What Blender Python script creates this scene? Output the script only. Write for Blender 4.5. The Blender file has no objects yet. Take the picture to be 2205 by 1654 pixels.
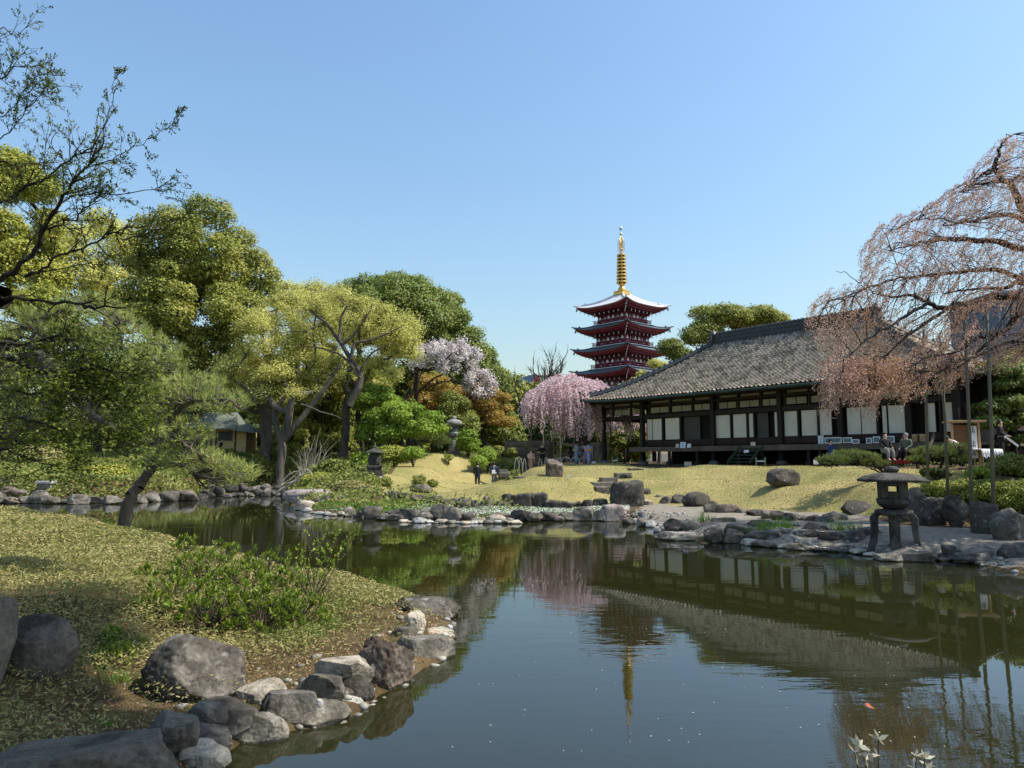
import bpy, bmesh, math, random
import numpy as np
from mathutils import Vector, Matrix
R = math.radians
random.seed(7)
rng = np.random.default_rng(11)
scene = bpy.context.scene
col = scene.collection

# ------------------------------------------------------------ camera, sky, sun, exposure
PITCH = R(5.96); FPX = 1560.0; CAMZ = 2.2
cam_d = bpy.data.cameras.new('camera'); cam = bpy.data.objects.new('camera', cam_d); col.objects.link(cam)
cam.location = (0, 0, CAMZ); cam.rotation_euler = (R(90) + PITCH, 0, 0)
cam_d.sensor_fit = 'HORIZONTAL'; cam_d.sensor_width = 36.0; cam_d.lens = 36.0 * FPX / 2205.0
cam_d.clip_start = 0.05; cam_d.clip_end = 4000
scene.camera = cam
SUN_EL, SUN_AZ = R(54), R(-6)          # azimuth measured from +x towards +y
world = bpy.data.worlds.new('World'); scene.world = world; world.use_nodes = True
wn = world.node_tree; bg = wn.nodes['Background']
sky = wn.nodes.new('ShaderNodeTexSky'); sky.sky_type = 'NISHITA'; sky.sun_disc = False
sky.sun_elevation = SUN_EL; sky.sun_rotation = R(90) - SUN_AZ
sky.air_density = 1.8; sky.dust_density = 1.6; sky.ozone_density = 8.0; sky.altitude = 0
tint = wn.nodes.new('ShaderNodeMix'); tint.data_type = 'RGBA'; tint.blend_type = 'MULTIPLY'; tint.inputs[0].default_value = 1; tint.inputs[7].default_value = (1.04, 1.015, .985, 1)
wn.links.new(sky.outputs[0], tint.inputs[6]); wn.links.new(tint.outputs[2], bg.inputs[0]); bg.inputs[1].default_value = 0.15
sd = bpy.data.lights.new('sun', 'SUN'); sun = bpy.data.objects.new('sun', sd); col.objects.link(sun)
sd.energy = 4.8; sd.angle = R(0.53); sd.color = (1.0, 0.94, 0.83)
S = Vector((math.cos(SUN_EL) * math.cos(SUN_AZ), math.cos(SUN_EL) * math.sin(SUN_AZ), math.sin(SUN_EL)))
sun.rotation_euler = S.to_track_quat('Z', 'Y').to_euler(); sun.location = (30, 10, 40)
scene.view_settings.view_transform = 'Standard'; scene.view_settings.look = 'None'
scene.view_settings.exposure = 0.40; scene.view_settings.gamma = 1.0
scene.cycles.max_bounces = 8; scene.cycles.transparent_max_bounces = 8

# ------------------------------------------------------------ helpers
cp, sp = math.cos(PITCH), math.sin(PITCH)
def ray(u, v):
    a, up = (u - 1102.5) / FPX, (827.0 - v) / FPX
    return a, cp - sp * up, sp + cp * up
def P(u, v, Y):                                # point seen in direction (u,v) at forward distance Y
    a, y, z = ray(u, v); k = Y / y
    return Vector((a * k, Y, CAMZ + z * k))
def PZ(u, v, z0=0.0):                          # point seen in direction (u,v) at height z0
    a, y, z = ray(u, v); k = (z0 - CAMZ) / z
    return Vector((a * k, y * k, z0))
def XY(u, Y, v=1000):
    p = P(u, v, Y); return p.x, p.y

def tag(o, label=None, cat=None, group=None, kind=None):
    if label: o['label'] = label
    if cat: o['category'] = cat
    if group: o['group'] = group
    if kind: o['kind'] = kind
    return o
def thing(name, label, cat, loc=(0, 0, 0), rz=0.0, group=None):
    o = bpy.data.objects.new(name, None); col.objects.link(o)
    o.empty_display_size = 0.2
    o.location = loc; o.rotation_euler = (0, 0, rz)
    return tag(o, label, cat, group)
def link(name, me, m, parent=None, loc=None, smooth=False):
    o = bpy.data.objects.new(name, me); col.objects.link(o)
    if m is not None:
        for mm in (m if isinstance(m, (list, tuple)) else [m]): me.materials.append(mm)
    if parent is not None: o.parent = parent
    if loc is not None: o.location = loc
    if smooth: me.shade_smooth()
    return o
def npmesh(name, V, F, smooth=False):          # V (n,3), F (m,k)
    V = np.asarray(V, dtype=np.float32); F = np.asarray(F, dtype=np.int32)
    me = bpy.data.meshes.new(name); m, k = F.shape
    me.vertices.add(len(V)); me.vertices.foreach_set('co', V.ravel())
    me.loops.add(m * k); me.loops.foreach_set('vertex_index', F.ravel())
    me.polygons.add(m); me.polygons.foreach_set('loop_start', np.arange(0, m * k, k, dtype=np.int32))
    try: me.polygons.foreach_set('loop_total', np.full(m, k, dtype=np.int32))
    except Exception: pass
    me.update(calc_edges=True)
    if smooth: me.shade_smooth()
    return me

class MB:                                      # collects simple shapes into one mesh
    def __init__(s): s.v = []; s.f = []; s.marks = []
    def add(s, vs, fs):
        n = len(s.v); s.marks.append((n, len(s.f))); s.v += [tuple(p) for p in vs]; s.f += [tuple(i + n for i in f) for f in fs]; return s
    def box(s, x0, y0, z0, x1, y1, z1, M=None):
        vs = [(x0,y0,z0),(x1,y0,z0),(x1,y1,z0),(x0,y1,z0),(x0,y0,z1),(x1,y0,z1),(x1,y1,z1),(x0,y1,z1)]
        if M is not None: vs = [M @ Vector(p) for p in vs]
        return s.add(vs, [(0,3,2,1),(4,5,6,7),(0,1,5,4),(1,2,6,5),(2,3,7,6),(3,0,4,7)])
    def cbox(s, cx, cy, cz, sx, sy, sz, M=None):
        return s.box(cx-sx/2, cy-sy/2, cz-sz/2, cx+sx/2, cy+sy/2, cz+sz/2, M)
    def tube(s, pts, rad, n=8, cap=True):
        pts = [Vector(p) for p in pts]
        if not isinstance(rad, (list, tuple)): rad = [rad] * len(pts)
        rings = []; up = None
        for i, p in enumerate(pts):
            d = (pts[min(i+1, len(pts)-1)] - pts[max(i-1, 0)])
            d = d.normalized() if d.length > 1e-9 else Vector((0, 0, 1))
            if up is None: up = Vector((0, 0, 1)) if abs(d.z) < .9 else Vector((1, 0, 0))
            a = d.cross(up)
            if a.length < 1e-6: a = d.cross(Vector((0.3, 1, 0.2)))
            a.normalize(); b = a.cross(d).normalized(); up = b
            rings.append([p + (a * math.cos(t) + b * math.sin(t)) * rad[i] for t in [2*math.pi*k/n for k in range(n)]])
        vs = [q for r in rings for q in r]; fs = []
        for i in range(len(pts) - 1):
            for k in range(n):
                a, b = i*n + k, i*n + (k+1) % n
                fs.append((a, b, b + n, a + n))
        if cap: fs += [tuple(range(n-1, -1, -1)), tuple(range((len(pts)-1)*n, len(pts)*n))]
        return s.add(vs, fs)
    def lathe(s, prof, n=16, c=(0, 0, 0), sides_rot=0.0, M=None):
        vs = []; fs = []
        for r, z in prof:
            for k in range(n):
                t = 2*math.pi*k/n + sides_rot; vs.append(Vector((c[0] + r*math.cos(t), c[1] + r*math.sin(t), c[2] + z)))
        if M is not None: vs = [M @ p for p in vs]
        for i in range(len(prof) - 1):
            for k in range(n):
                a, b = i*n + k, i*n + (k+1) % n; fs.append((a, b, b + n, a + n))
        fs += [tuple(range(n-1, -1, -1)), tuple(range((len(prof)-1)*n, len(prof)*n))]
        return s.add(vs, fs)
    def build_each(s, name, m, parent=None, group=1):   # every piece (or run of pieces) becomes an object of its own
        mk = s.marks + [(len(s.v), len(s.f))]
        for i in range(0, len(mk)-1, group):
            a, b = mk[i], mk[min(i+group, len(mk)-1)]; v = [Vector(q) for q in s.v[a[0]:b[0]]]; c = sum(v, Vector())/len(v)
            me = bpy.data.meshes.new(name); me.from_pydata([q-c for q in v], [], [tuple(k-a[0] for k in f) for f in s.f[a[1]:b[1]]]); me.update(); link(name, me, m, parent, c)
    def build(s, name, m, parent=None, loc=None, smooth=False, bevel=0):
        me = bpy.data.meshes.new(name); me.from_pydata(s.v, [], s.f); me.update()
        o = link(name, me, m, parent, loc, smooth)
        if bevel:
            md = o.modifiers.new('bevel', 'BEVEL'); md.width = bevel; md.segments = 2; md.limit_method = 'ANGLE'
        return o

# ------------------------------------------------------------ materials
def nodes_of(name):
    m = bpy.data.materials.new(name); m.use_nodes = True
    nt = m.node_tree; b = nt.nodes['Principled BSDF']; return m, nt, b
def mat(name, cols, scale=3.0, rough=0.8, bump=0.0, bscale=None, detail=6, metal=0.0, spec=0.35, stretch=(1,1,1), dist=0.02, contrast=0.28, coord='Object'):
    m, nt, b = nodes_of(name); N = nt.nodes; L = nt.links
    tc = N.new('ShaderNodeTexCoord'); mp = N.new('ShaderNodeMapping'); L.new(tc.outputs[coord], mp.inputs[0]); mp.inputs['Scale'].default_value = stretch
    no = N.new('ShaderNodeTexNoise'); L.new(mp.outputs[0], no.inputs['Vector']); no.inputs['Scale'].default_value = scale; no.inputs['Detail'].default_value = detail; no.inputs['Roughness'].default_value = .6
    cr = N.new('ShaderNodeValToRGB'); L.new(no.outputs['Fac'], cr.inputs[0])
    e = cr.color_ramp.elements; n = len(cols)
    if n == 1: cols = cols * 2; n = 2
    pos = [0.5 - contrast/1.4 + (2*contrast/1.4) * i/(n-1) for i in range(n)]
    e[0].position = pos[0]; e[0].color = (*cols[0], 1); e[1].position = pos[-1]; e[1].color = (*cols[-1], 1)
    for i in range(1, n-1):
        q = e.new(pos[i]); q.color = (*cols[i], 1)
    L.new(cr.outputs[0], b.inputs['Base Color'])
    b.inputs['Roughness'].default_value = rough; b.inputs['Metallic'].default_value = metal; b.inputs['Specular IOR Level'].default_value = spec
    if bump:
        n2 = N.new('ShaderNodeTexNoise'); L.new(mp.outputs[0], n2.inputs['Vector']); n2.inputs['Scale'].default_value = bscale or scale*4; n2.inputs['Detail'].default_value = 8
        bp = N.new('ShaderNodeBump'); bp.inputs['Strength'].default_value = bump; bp.inputs['Distance'].default_value = dist
        L.new(n2.outputs['Fac'], bp.inputs['Height']); L.new(bp.outputs[0], b.inputs['Normal'])
    return m
def leafmat(name, cols, rough=0.55, trans=0.35, spec=0.3, nscale=0.35):
    """colour differs per leaf (island) and by a slow noise over the crown"""
    m, nt, b = nodes_of(name); N = nt.nodes; L = nt.links
    ge = N.new('ShaderNodeNewGeometry'); no = N.new('ShaderNodeTexNoise'); no.inputs['Scale'].default_value = nscale; no.inputs['Detail'].default_value = 2
    L.new(ge.outputs['Position'], no.inputs['Vector'])
    ma = N.new('ShaderNodeMath'); ma.operation = 'MULTIPLY_ADD'; L.new(ge.outputs['Random Per Island'], ma.inputs[0]); ma.inputs[1].default_value = 0.62
    m2 = N.new('ShaderNodeMath'); m2.operation = 'MULTIPLY_ADD'; L.new(no.outputs['Fac'], m2.inputs[0]); m2.inputs[1].default_value = 0.9; m2.inputs[2].default_value = -0.26
    L.new(m2.outputs[0], ma.inputs[2])
    cr = N.new('ShaderNodeValToRGB'); L.new(ma.outputs[0], cr.inputs[0]); e = cr.color_ramp.elements; n = len(cols)
    e[0].position = 0; e[0].color = (*cols[0], 1); e[1].position = 1; e[1].color = (*cols[-1], 1)
    for i in range(1, n-1):
        q = e.new(i/(n-1)); q.color = (*cols[i], 1)
    L.new(cr.outputs[0], b.inputs['Base Color']); b.inputs['Roughness'].default_value = rough; b.inputs['Specular IOR Level'].default_value = spec
    tr = N.new('ShaderNodeBsdfTranslucent'); L.new(cr.outputs[0], tr.inputs['Color'])
    mx = N.new('ShaderNodeMixShader'); mx.inputs[0].default_value = trans
    L.new(b.outputs[0], mx.inputs[1]); L.new(tr.outputs[0], mx.inputs[2]); L.new(mx.outputs[0], nt.nodes['Material Output'].inputs[0])
    return m

M = {}
M['darkwood'] = mat('dark_weathered_wood', [(.012,.009,.007),(.03,.022,.017)], 2, .75, .3, 30, stretch=(1,1,.15))
M['redwood'] = mat('dark_red_brown_boards', [(.025,.010,.008),(.045,.018,.013)], 3, .7, .2)
M['shoji'] = mat('shoji_paper', [(.60,.56,.47),(.70,.66,.57)], 1.4, .9)
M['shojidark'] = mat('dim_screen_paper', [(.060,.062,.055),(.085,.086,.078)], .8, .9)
M['transom'] = mat('aged_plaster_panel', [(.24,.23,.17),(.34,.32,.25)], 1.2, .9)
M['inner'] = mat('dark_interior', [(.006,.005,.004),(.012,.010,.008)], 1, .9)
M['oldwood'] = mat('grey_brown_wood', [(.07,.05,.035),(.15,.12,.09)], 2, .8, .3, 25, stretch=(1,1,.1))
M['palewood'] = mat('pale_new_timber', [(.42,.27,.14),(.55,.38,.22)], 3, .7, .1, 30)
M['copper'] = mat('verdigris_gutter', [(.018,.03,.026),(.035,.055,.046)], 3, .6, 0, metal=.3)
M['stone'] = mat('grey_footing_stone', [(.10,.10,.09),(.22,.21,.19)], 5, .9, .5, 20)
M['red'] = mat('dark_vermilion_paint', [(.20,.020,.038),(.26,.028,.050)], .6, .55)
M['redsh'] = mat('shaded_red_timber', [(.085,.010,.019),(.12,.014,.026)], .6, .6)  # darker copy of the red, with the shade under the eaves in its colour
M['gold'] = mat('gilded_bronze', [(.62,.38,.09),(.80,.52,.15)], 2, .38, 0, metal=.75)
M['white'] = mat('white_paint', [(.74,.74,.76),(.82,.82,.83)], 2, .7)
M['silver'] = mat('dull_silver_metal', [(.55,.53,.52),(.65,.63,.62)], 2, .45, 0, metal=.6)
M['bluesteel'] = mat('blue_grey_roof_tile', [(.10,.13,.16),(.17,.20,.23)], .8, .5, 0, metal=.2)
M['paleroof'] = mat('pale_silver_roof_tile', [(.62,.61,.62),(.74,.73,.73)], .8, .42, 0, metal=.25)
M['paper'] = mat('white_paper', [(.72,.73,.74),(.80,.80,.80)], 2, .8)
M['ink'] = mat('black_ink', [(.02,.02,.02),(.03,.03,.03)], 2, .7)
M['bamboo'] = mat('green_bamboo', [(.22,.26,.09),(.33,.36,.14)], 4, .5, 0, stretch=(1,1,.2))
M['drybamboo'] = mat('pale_dry_bamboo', [(.36,.30,.20),(.52,.45,.32)], 5, .5, 0, stretch=(1,1,.2))

# ------------------------------------------------------------ plan of the pond
def pz(u, v): q = PZ(u, v, 0); return (q.x, q.y)
def py(u, Y): return XY(u, Y)
SHORE_FAR = [pz(*q) for q in [(2205,1236),(2150,1230),(2095,1216),(2040,1206),(1985,1212),(1935,1210),(1890,1198),(1850,1188),(1800,1182),(1740,1182),(1680,1180),(1620,1174),(1560,1168),(1520,1172),(1470,1160),(1440,1150),(1405,1135),(1350,1125),(1300,1122),(1250,1120),(1200,1122),(1150,1122),(1100,1122),(1050,1124),(1000,1124),(950,1121),(900,1119),(860,1118),(820,1117),(780,1114),(740,1108),(700,1103),(655,1100),(628,1090)]] \
  + [pz(*q) for q in [(612,1072),(590,1063),(560,1062),(500,1066),(440,1071),(400,1076),(350,1077),(300,1079),(230,1081),(180,1083),(100,1084),(0,1082),(-150,1078),(-400,1075)]]
SHORE_NEAR = [(-30, 30), py(-150,25), py(0,23), py(100,22), py(180,19.5), py(300,18.2), py(400,16.7), py(500,15.2), py(600,13.9), py(700,12.7)] \
  + [pz(*q) for q in [(752,1250),(800,1272),(850,1290),(930,1296),(975,1330),(965,1372),(972,1420),(930,1440),(885,1470),(790,1525),(735,1560),(600,1578),(500,1612),(475,1650)]] + [(-1.0,3.6),(0.5,3.2),(14,3.2),(26,5.5),(26,15)]
POND = np.array(SHORE_FAR + SHORE_NEAR)
def sdist(x, y, poly=POND):                    # >0 outside (land), <0 inside the polygon
    x = np.asarray(x, float); y = np.asarray(y, float); d = np.full(x.shape, 1e9); ins = np.zeros(x.shape, bool)
    n = len(poly)
    for i in range(n):
        ax, ay = poly[i]; bx, by = poly[(i+1) % n]
        ex, ey = bx-ax, by-ay; t = np.clip(((x-ax)*ex + (y-ay)*ey)/(ex*ex+ey*ey+1e-12), 0, 1)
        d = np.minimum(d, np.hypot(x-ax-t*ex, y-ay-t*ey))
        c = (ay > y) != (by > y)
        with np.errstate(divide='ignore', invalid='ignore'):
            xi = ax + (y-ay)*(ex)/(ey if ey != 0 else 1e-12)
        ins ^= c & (x < xi)
    return np.where(ins, -d, d)
CTL = [(u, Y, z) for (u, Y, z) in [
 # near bank
 (700,11.6,.28),(600,12.6,.38),(500,13.8,.50),(400,15.0,.60),(300,16.2,.70),(180,17.4,.80),(100,19.6,.85),(0,20.4,.92),(-150,21,1.0),
 (450,8.8,.42),(250,9,.55),(100,9,.66),(0,9,.75),(620,9.6,.36),(720,10,.24),(850,10.4,.10),(600,7.4,.10),(480,6.7,.10),(400,6.2,.12),(330,6.2,.16),(700,8.3,.12),(800,9.2,.08),(600,8.3,.22),(440,7.6,.26),(540,7.9,.2),(250,5.6,.30),(100,5,.42),(300,4.6,.22),(420,5.3,.1),(200,4.4,.3),(0,6,.68),(-200,8,.85),(-200,14,1.0),
 (300,12,.62),(100,14,.8),(450,11,.52),(1100,1.0,.6),(2000,1,.6),(0,1,.6),(1100,-5,.8),
 # shore strip, path
 (1500,26.3,.33),(1400,27.5,.33),(1650,22.8,.33),(1800,20.5,.33),(2000,17.6,.3),(2150,16.4,.3),(2300,15.5,.3),(1250,28.5,.18),(1100,28.5,.15),(950,29,.18),(850,30,.2),(760,31,.25),(670,31,.3),
 (1320,30.5,.42),(1540,27.8,.42),(1640,25.6,.45),(1770,23.8,.45),(1880,22,.42),(700,36,.35),
 # lawn, mounds
 (1420,31.5,.62),(1540,31,.9),(1620,32,1.25),(1700,29,1.2),(1800,27.5,1.3),(1500,34.5,1.3),(1600,36.5,1.9),(1450,38,1.75),(1550,39,1.93),(1700,34,1.9),(1850,29,1.85),(1950,27,1.85),(2050,25.5,1.8),(1800,31.5,1.92),(1380,36,1.25),(1350,40,1.7),(1290,43,1.85),(1300,48,1.95),(1200,50,1.95),
 (1150,33.5,1.25),(1080,33,1.1),(1230,34,1.42),(1170,35.5,1.5),(1250,36,1.4),(1000,32.5,.62),(960,31,.36),(1120,36.5,1.1),(1300,35,.75),(1330,33.5,.6),(1150,41,1.15),(1230,43,1.75),(1180,46,1.75),
 (1030,47.5,.46),(1064,48,.5),(1000,42,.42),(950,38,.4),(900,41,.85),(850,40,.6),(830,37,.38),(1090,44,.55),(1100,50,1.1),(880,47,1.75),(870,51,2.35),(930,51,2.65),(980,54,2.6),(1050,55,1.9),(1120,55,1.9),(1000,49,1.35),
 (810,42,1.4),(790,40,1.0),(760,46,1.7),(700,42,1.0),(640,46,1.2),(600,50,1.6),(570,56,2.1),(480,56,2.5),(480,60,2.7),(400,52,1.8),(380,56,2.2),(300,44,1.1),(200,42,1.0),(100,42,1.3),(0,44,1.6),(0,55,2.5),(200,56,2.4),(740,54,2.2),(800,52,2.1),
 # right bank
 (1960,22.6,1.2),(2060,22.2,1.35),(2160,21.8,1.4),(2280,21,1.5),(1950,20.7,.36),(2030,20.4,.36),(2100,19.9,.36),(2180,19.4,.36),(1920,24.5,1.5),(2100,23.5,1.75),(2250,24,1.8),(2180,28,1.95),(2350,22,1.8),
 (950,30.6,.22),(1000,31.2,.2),(1050,31.3,.18),(1100,31.3,.17),(1150,31.2,.17),(1200,31,.17),(1250,30.8,.18),(1300,30.6,.2),(1350,30.5,.22),(1400,30,.34),(1450,29.2,.35),(1500,28,.35),(1580,26.3,.35),(1700,24.2,.36),(1800,22.6,.36),
 (1900,20.6,.36),(1980,19.6,.34),(2060,19,.33),(2140,18.4,.33),(2220,17.6,.33),(2320,17,.33),(2100,17,.3),(1950,18.6,.33),
 # hall and beyond
 (1500,46,1.95),(1700,40,1.95),(1900,35,1.95),(2050,31,1.95),(2200,32,1.95),(1700,55,1.95),(2100,50,1.95),(1300,60,1.95),(1100,65,1.95),(800,65,2.3),(500,70,2.6),(0,75,2.6),(2200,80,2),(1500,90,2),(600,100,2.3)]]
CTL = [(*XY(u, Y), z) for u, Y, z in CTL] + [(-60,30,2),(-60,60,2.5),(70,20,2),(90,60,2),(-30,0,.8),(30,0,.7)] + [(a, b, 2.0) for a in (-300, 0, 300) for b in (-200, 200, 500)]
CTL = np.array(CTL)
def ground(x, y):
    x = np.asarray(x, float); y = np.asarray(y, float)
    num = np.zeros(x.shape); den = np.zeros(x.shape)
    for cx, cy, cz in CTL:
        w = 1.0 / ((x-cx)**2 + (y-cy)**2 + 0.35)**1.9
        num += w * cz; den += w
    b = num / den
    d = sdist(x, y)
    land = np.minimum(b, 0.02 + 0.20*np.maximum(d, 0) + 0.22*np.maximum(d, 0)**2)
    bed = -np.minimum(1.1, 0.05 + 0.55*np.maximum(-d, 0))
    return np.where(d > 0, land, bed)
def gz(x, y): return float(ground(np.array([x]), np.array([y]))[0])
def G(u, Y): x, y = XY(u, Y); return Vector((x, y, gz(x, y)))

def axis(lo, hi, step, far):
    a = list(np.arange(lo, hi + 1e-6, step)); s = step; q = hi
    while q < far: s *= 1.35; q += s; a.append(q)
    s = step; q = lo
    while q > -far: s *= 1.35; q -= s; a.insert(0, q)
    return np.array(a)
gx = axis(-42, 40, .28, 1500); gy = axis(1.5, 62, .28, 1500)
GX, GY = np.meshgrid(gx, gy); shp = GX.shape
GZ = ground(GX.ravel(), GY.ravel())
inner = (np.abs(GX.ravel()) < 60) & (GY.ravel() < 80)
from mathutils import noise as mnoise
bumpz = (np.sin(GX.ravel()*1.3 + 1.7*np.sin(GY.ravel()*.9))*np.sin(GY.ravel()*1.1 + np.cos(GX.ravel()*.7)))*.022
GZ = GZ + np.where(GZ > .15, bumpz, 0)
VV = np.stack([GX.ravel(), GY.ravel(), GZ], 1)
ny, nx = shp; idx = np.arange(ny*nx).reshape(ny, nx)
FF = np.stack([idx[:-1,:-1].ravel(), idx[:-1,1:].ravel(), idx[1:,1:].ravel(), idx[1:,:-1].ravel()], 1)
FC = VV[FF].mean(1)
def poly_uY(l): return np.array([XY(u, Y) for u, Y in l])
LAWN = poly_uY([(2090,22.8),(1900,22.8),(1880,22.3),(1770,24.2),(1640,25.9),(1540,28.1),(1430,30.2),(1330,31.3),(1230,31),(1100,31),(955,31),(940,33.5),(880,35),(828,37),(822,41),(850,46),(870,51),(930,53.5),(990,54),(1050,53),(1080,50),(1100,47),(1150,49),(1240,50),(1330,47.5),(1500,40.5),(1700,35.5),(1850,32),(1950,30),(2090,27.5)])
PATH = poly_uY([(2400,10),(2400,18),(2200,18.6),(2090,19.6),(1930,20.8),(1880,22.3),(1770,24.2),(1640,25.9),(1540,28.1),(1430,30.2),(1390,30.6),(1370,27.5),(1400,23),(1450,22),(1500,20.6),(1600,19),(1700,18),(1850,16.5),(1930,15.5),(2050,13),(2200,12)])
is_lawn = sdist(FC[:,0], FC[:,1], LAWN) < 0
is_path = (sdist(FC[:,0], FC[:,1], PATH) < 0) & ~is_lawn & (FC[:,2] > .035)
def submesh(name, sel, m):
    f = FF[sel]; used, inv = np.unique(f.ravel(), return_inverse=True)
    me = npmesh(name, VV[used], inv.reshape(-1, 4), True); o = link(name, me, m); tag(o, kind='structure'); return o

M['soil'] = mat('leaf_strewn_soil', [(.035,.024,.013),(.07,.047,.024),(.11,.078,.04),(.06,.055,.022)], 2.2, .95, .7, 14, dist=.03, spec=.1)
def lawn_mat():
    m, nt, b = nodes_of('dry_spring_lawn'); N = nt.nodes; L = nt.links
    ge = N.new('ShaderNodeNewGeometry')
    n1 = N.new('ShaderNodeTexNoise'); n1.inputs['Scale'].default_value = .33; n1.inputs['Detail'].default_value = 5; L.new(ge.outputs['Position'], n1.inputs['Vector'])
    n2 = N.new('ShaderNodeTexNoise'); n2.inputs['Scale'].default_value = 14; n2.inputs['Detail'].default_value = 6; L.new(ge.outputs['Position'], n2.inputs['Vector'])
    cr = N.new('ShaderNodeValToRGB'); e = cr.color_ramp.elements
    e[0].position = .3; e[0].color = (.385,.315,.14,1); e[1].position = .72; e[1].color = (.215,.215,.07,1); q = e.new(.5); q.color = (.31,.275,.11,1)
    L.new(n1.outputs['Fac'], cr.inputs[0])
    mx = N.new('ShaderNodeMix'); mx.data_type = 'RGBA'; mx.blend_type = 'MULTIPLY'; mx.inputs[0].default_value = .6
    c2 = N.new('ShaderNodeValToRGB'); c2.color_ramp.elements[0].position = .3; c2.color_ramp.elements[0].color = (.45,.42,.35,1); c2.color_ramp.elements[1].position = .7; c2.color_ramp.elements[1].color = (1.15,1.12,1.05,1)
    L.new(n2.outputs['Fac'], c2.inputs[0]); L.new(cr.outputs[0], mx.inputs[6]); L.new(c2.outputs[0], mx.inputs[7]); L.new(mx.outputs[2], b.inputs['Base Color'])
    b.inputs['Roughness'].default_value = .95; b.inputs['Specular IOR Level'].default_value = .1
    bp = N.new('ShaderNodeBump'); bp.inputs['Strength'].default_value = .6; bp.inputs['Distance'].default_value = .04
    L.new(n2.outputs['Fac'], bp.inputs['Height']); L.new(bp.outputs[0], b.inputs['Normal'])
    return m
M['lawn'] = lawn_mat()
M['gravel'] = mat('pale_gravel', [(.15,.13,.10),(.225,.198,.158),(.30,.27,.22)], 6, .95, .7, 60, dist=.015, spec=.15)
submesh('ground', ~is_lawn & ~is_path, M['soil'])
submesh('lawn', is_lawn, M['lawn'])
submesh('path', is_path, M['gravel'])

def water_mat():
    m, nt, b = nodes_of('murky_pond_water'); N = nt.nodes; L = nt.links
    out = nt.nodes['Material Output']; N.remove(b)
    ge = N.new('ShaderNodeNewGeometry'); mp = N.new('ShaderNodeMapping'); mp.inputs['Scale'].default_value = (.45, 1.5, 1); L.new(ge.outputs['Position'], mp.inputs[0])
    n1 = N.new('ShaderNodeTexNoise'); n1.inputs['Scale'].default_value = 1.6; n1.inputs['Detail'].default_value = 4; n1.inputs['Roughness'].default_value = .55; L.new(mp.outputs[0], n1.inputs['Vector'])
    n3 = N.new('ShaderNodeTexNoise'); n3.inputs['Scale'].default_value = .16; n3.inputs['Detail'].default_value = 2; L.new(ge.outputs['Position'], n3.inputs['Vector'])
    cr = N.new('ShaderNodeMapRange'); cr.inputs[1].default_value = .42; cr.inputs[2].default_value = .62; cr.inputs[3].default_value = .06; cr.inputs[4].default_value = 1.0; L.new(n3.outputs['Fac'], cr.inputs[0])
    mu = N.new('ShaderNodeMath'); mu.operation = 'MULTIPLY'; L.new(n1.outputs['Fac'], mu.inputs[0]); L.new(cr.outputs[0], mu.inputs[1])
    bp = N.new('ShaderNodeBump'); bp.inputs['Strength'].default_value = .5; bp.inputs['Distance'].default_value = .010; L.new(mu.outputs[0], bp.inputs['Height'])
    gl = N.new('ShaderNodeBsdfGlossy'); gl.inputs['Roughness'].default_value = .012; gl.inputs['Color'].default_value = (.85,.90,.98,1); L.new(bp.outputs[0], gl.inputs['Normal'])
    tr = N.new('ShaderNodeBsdfTransparent'); tr.inputs['Color'].default_value = (.40,.34,.14,1)
    df = N.new('ShaderNodeBsdfDiffuse'); df.inputs['Color'].default_value = (.034,.036,.011,1)
    m1 = N.new('ShaderNodeMixShader'); m1.inputs[0].default_value = .55; L.new(tr.outputs[0], m1.inputs[1]); L.new(df.outputs[0], m1.inputs[2])
    lw = N.new('ShaderNodeFresnel'); lw.inputs['IOR'].default_value = 1.55; L.new(bp.outputs[0], lw.inputs['Normal'])
    m2 = N.new('ShaderNodeMixShader'); L.new(lw.outputs[0], m2.inputs[0]); L.new(m1.outputs[0], m2.inputs[1]); L.new(gl.outputs[0], m2.inputs[2])
    L.new(m2.outputs[0], out.inputs[0]); return m
wx0, wx1, wy0, wy1 = -45, 30, 2.5, 50
o = MB().add([(wx0,wy0,0),(wx1,wy0,0),(wx1,wy1,0),(wx0,wy1,0)], [(0,1,2,3)]).build('pond_water', water_mat()); tag(o, kind='structure')

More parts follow.
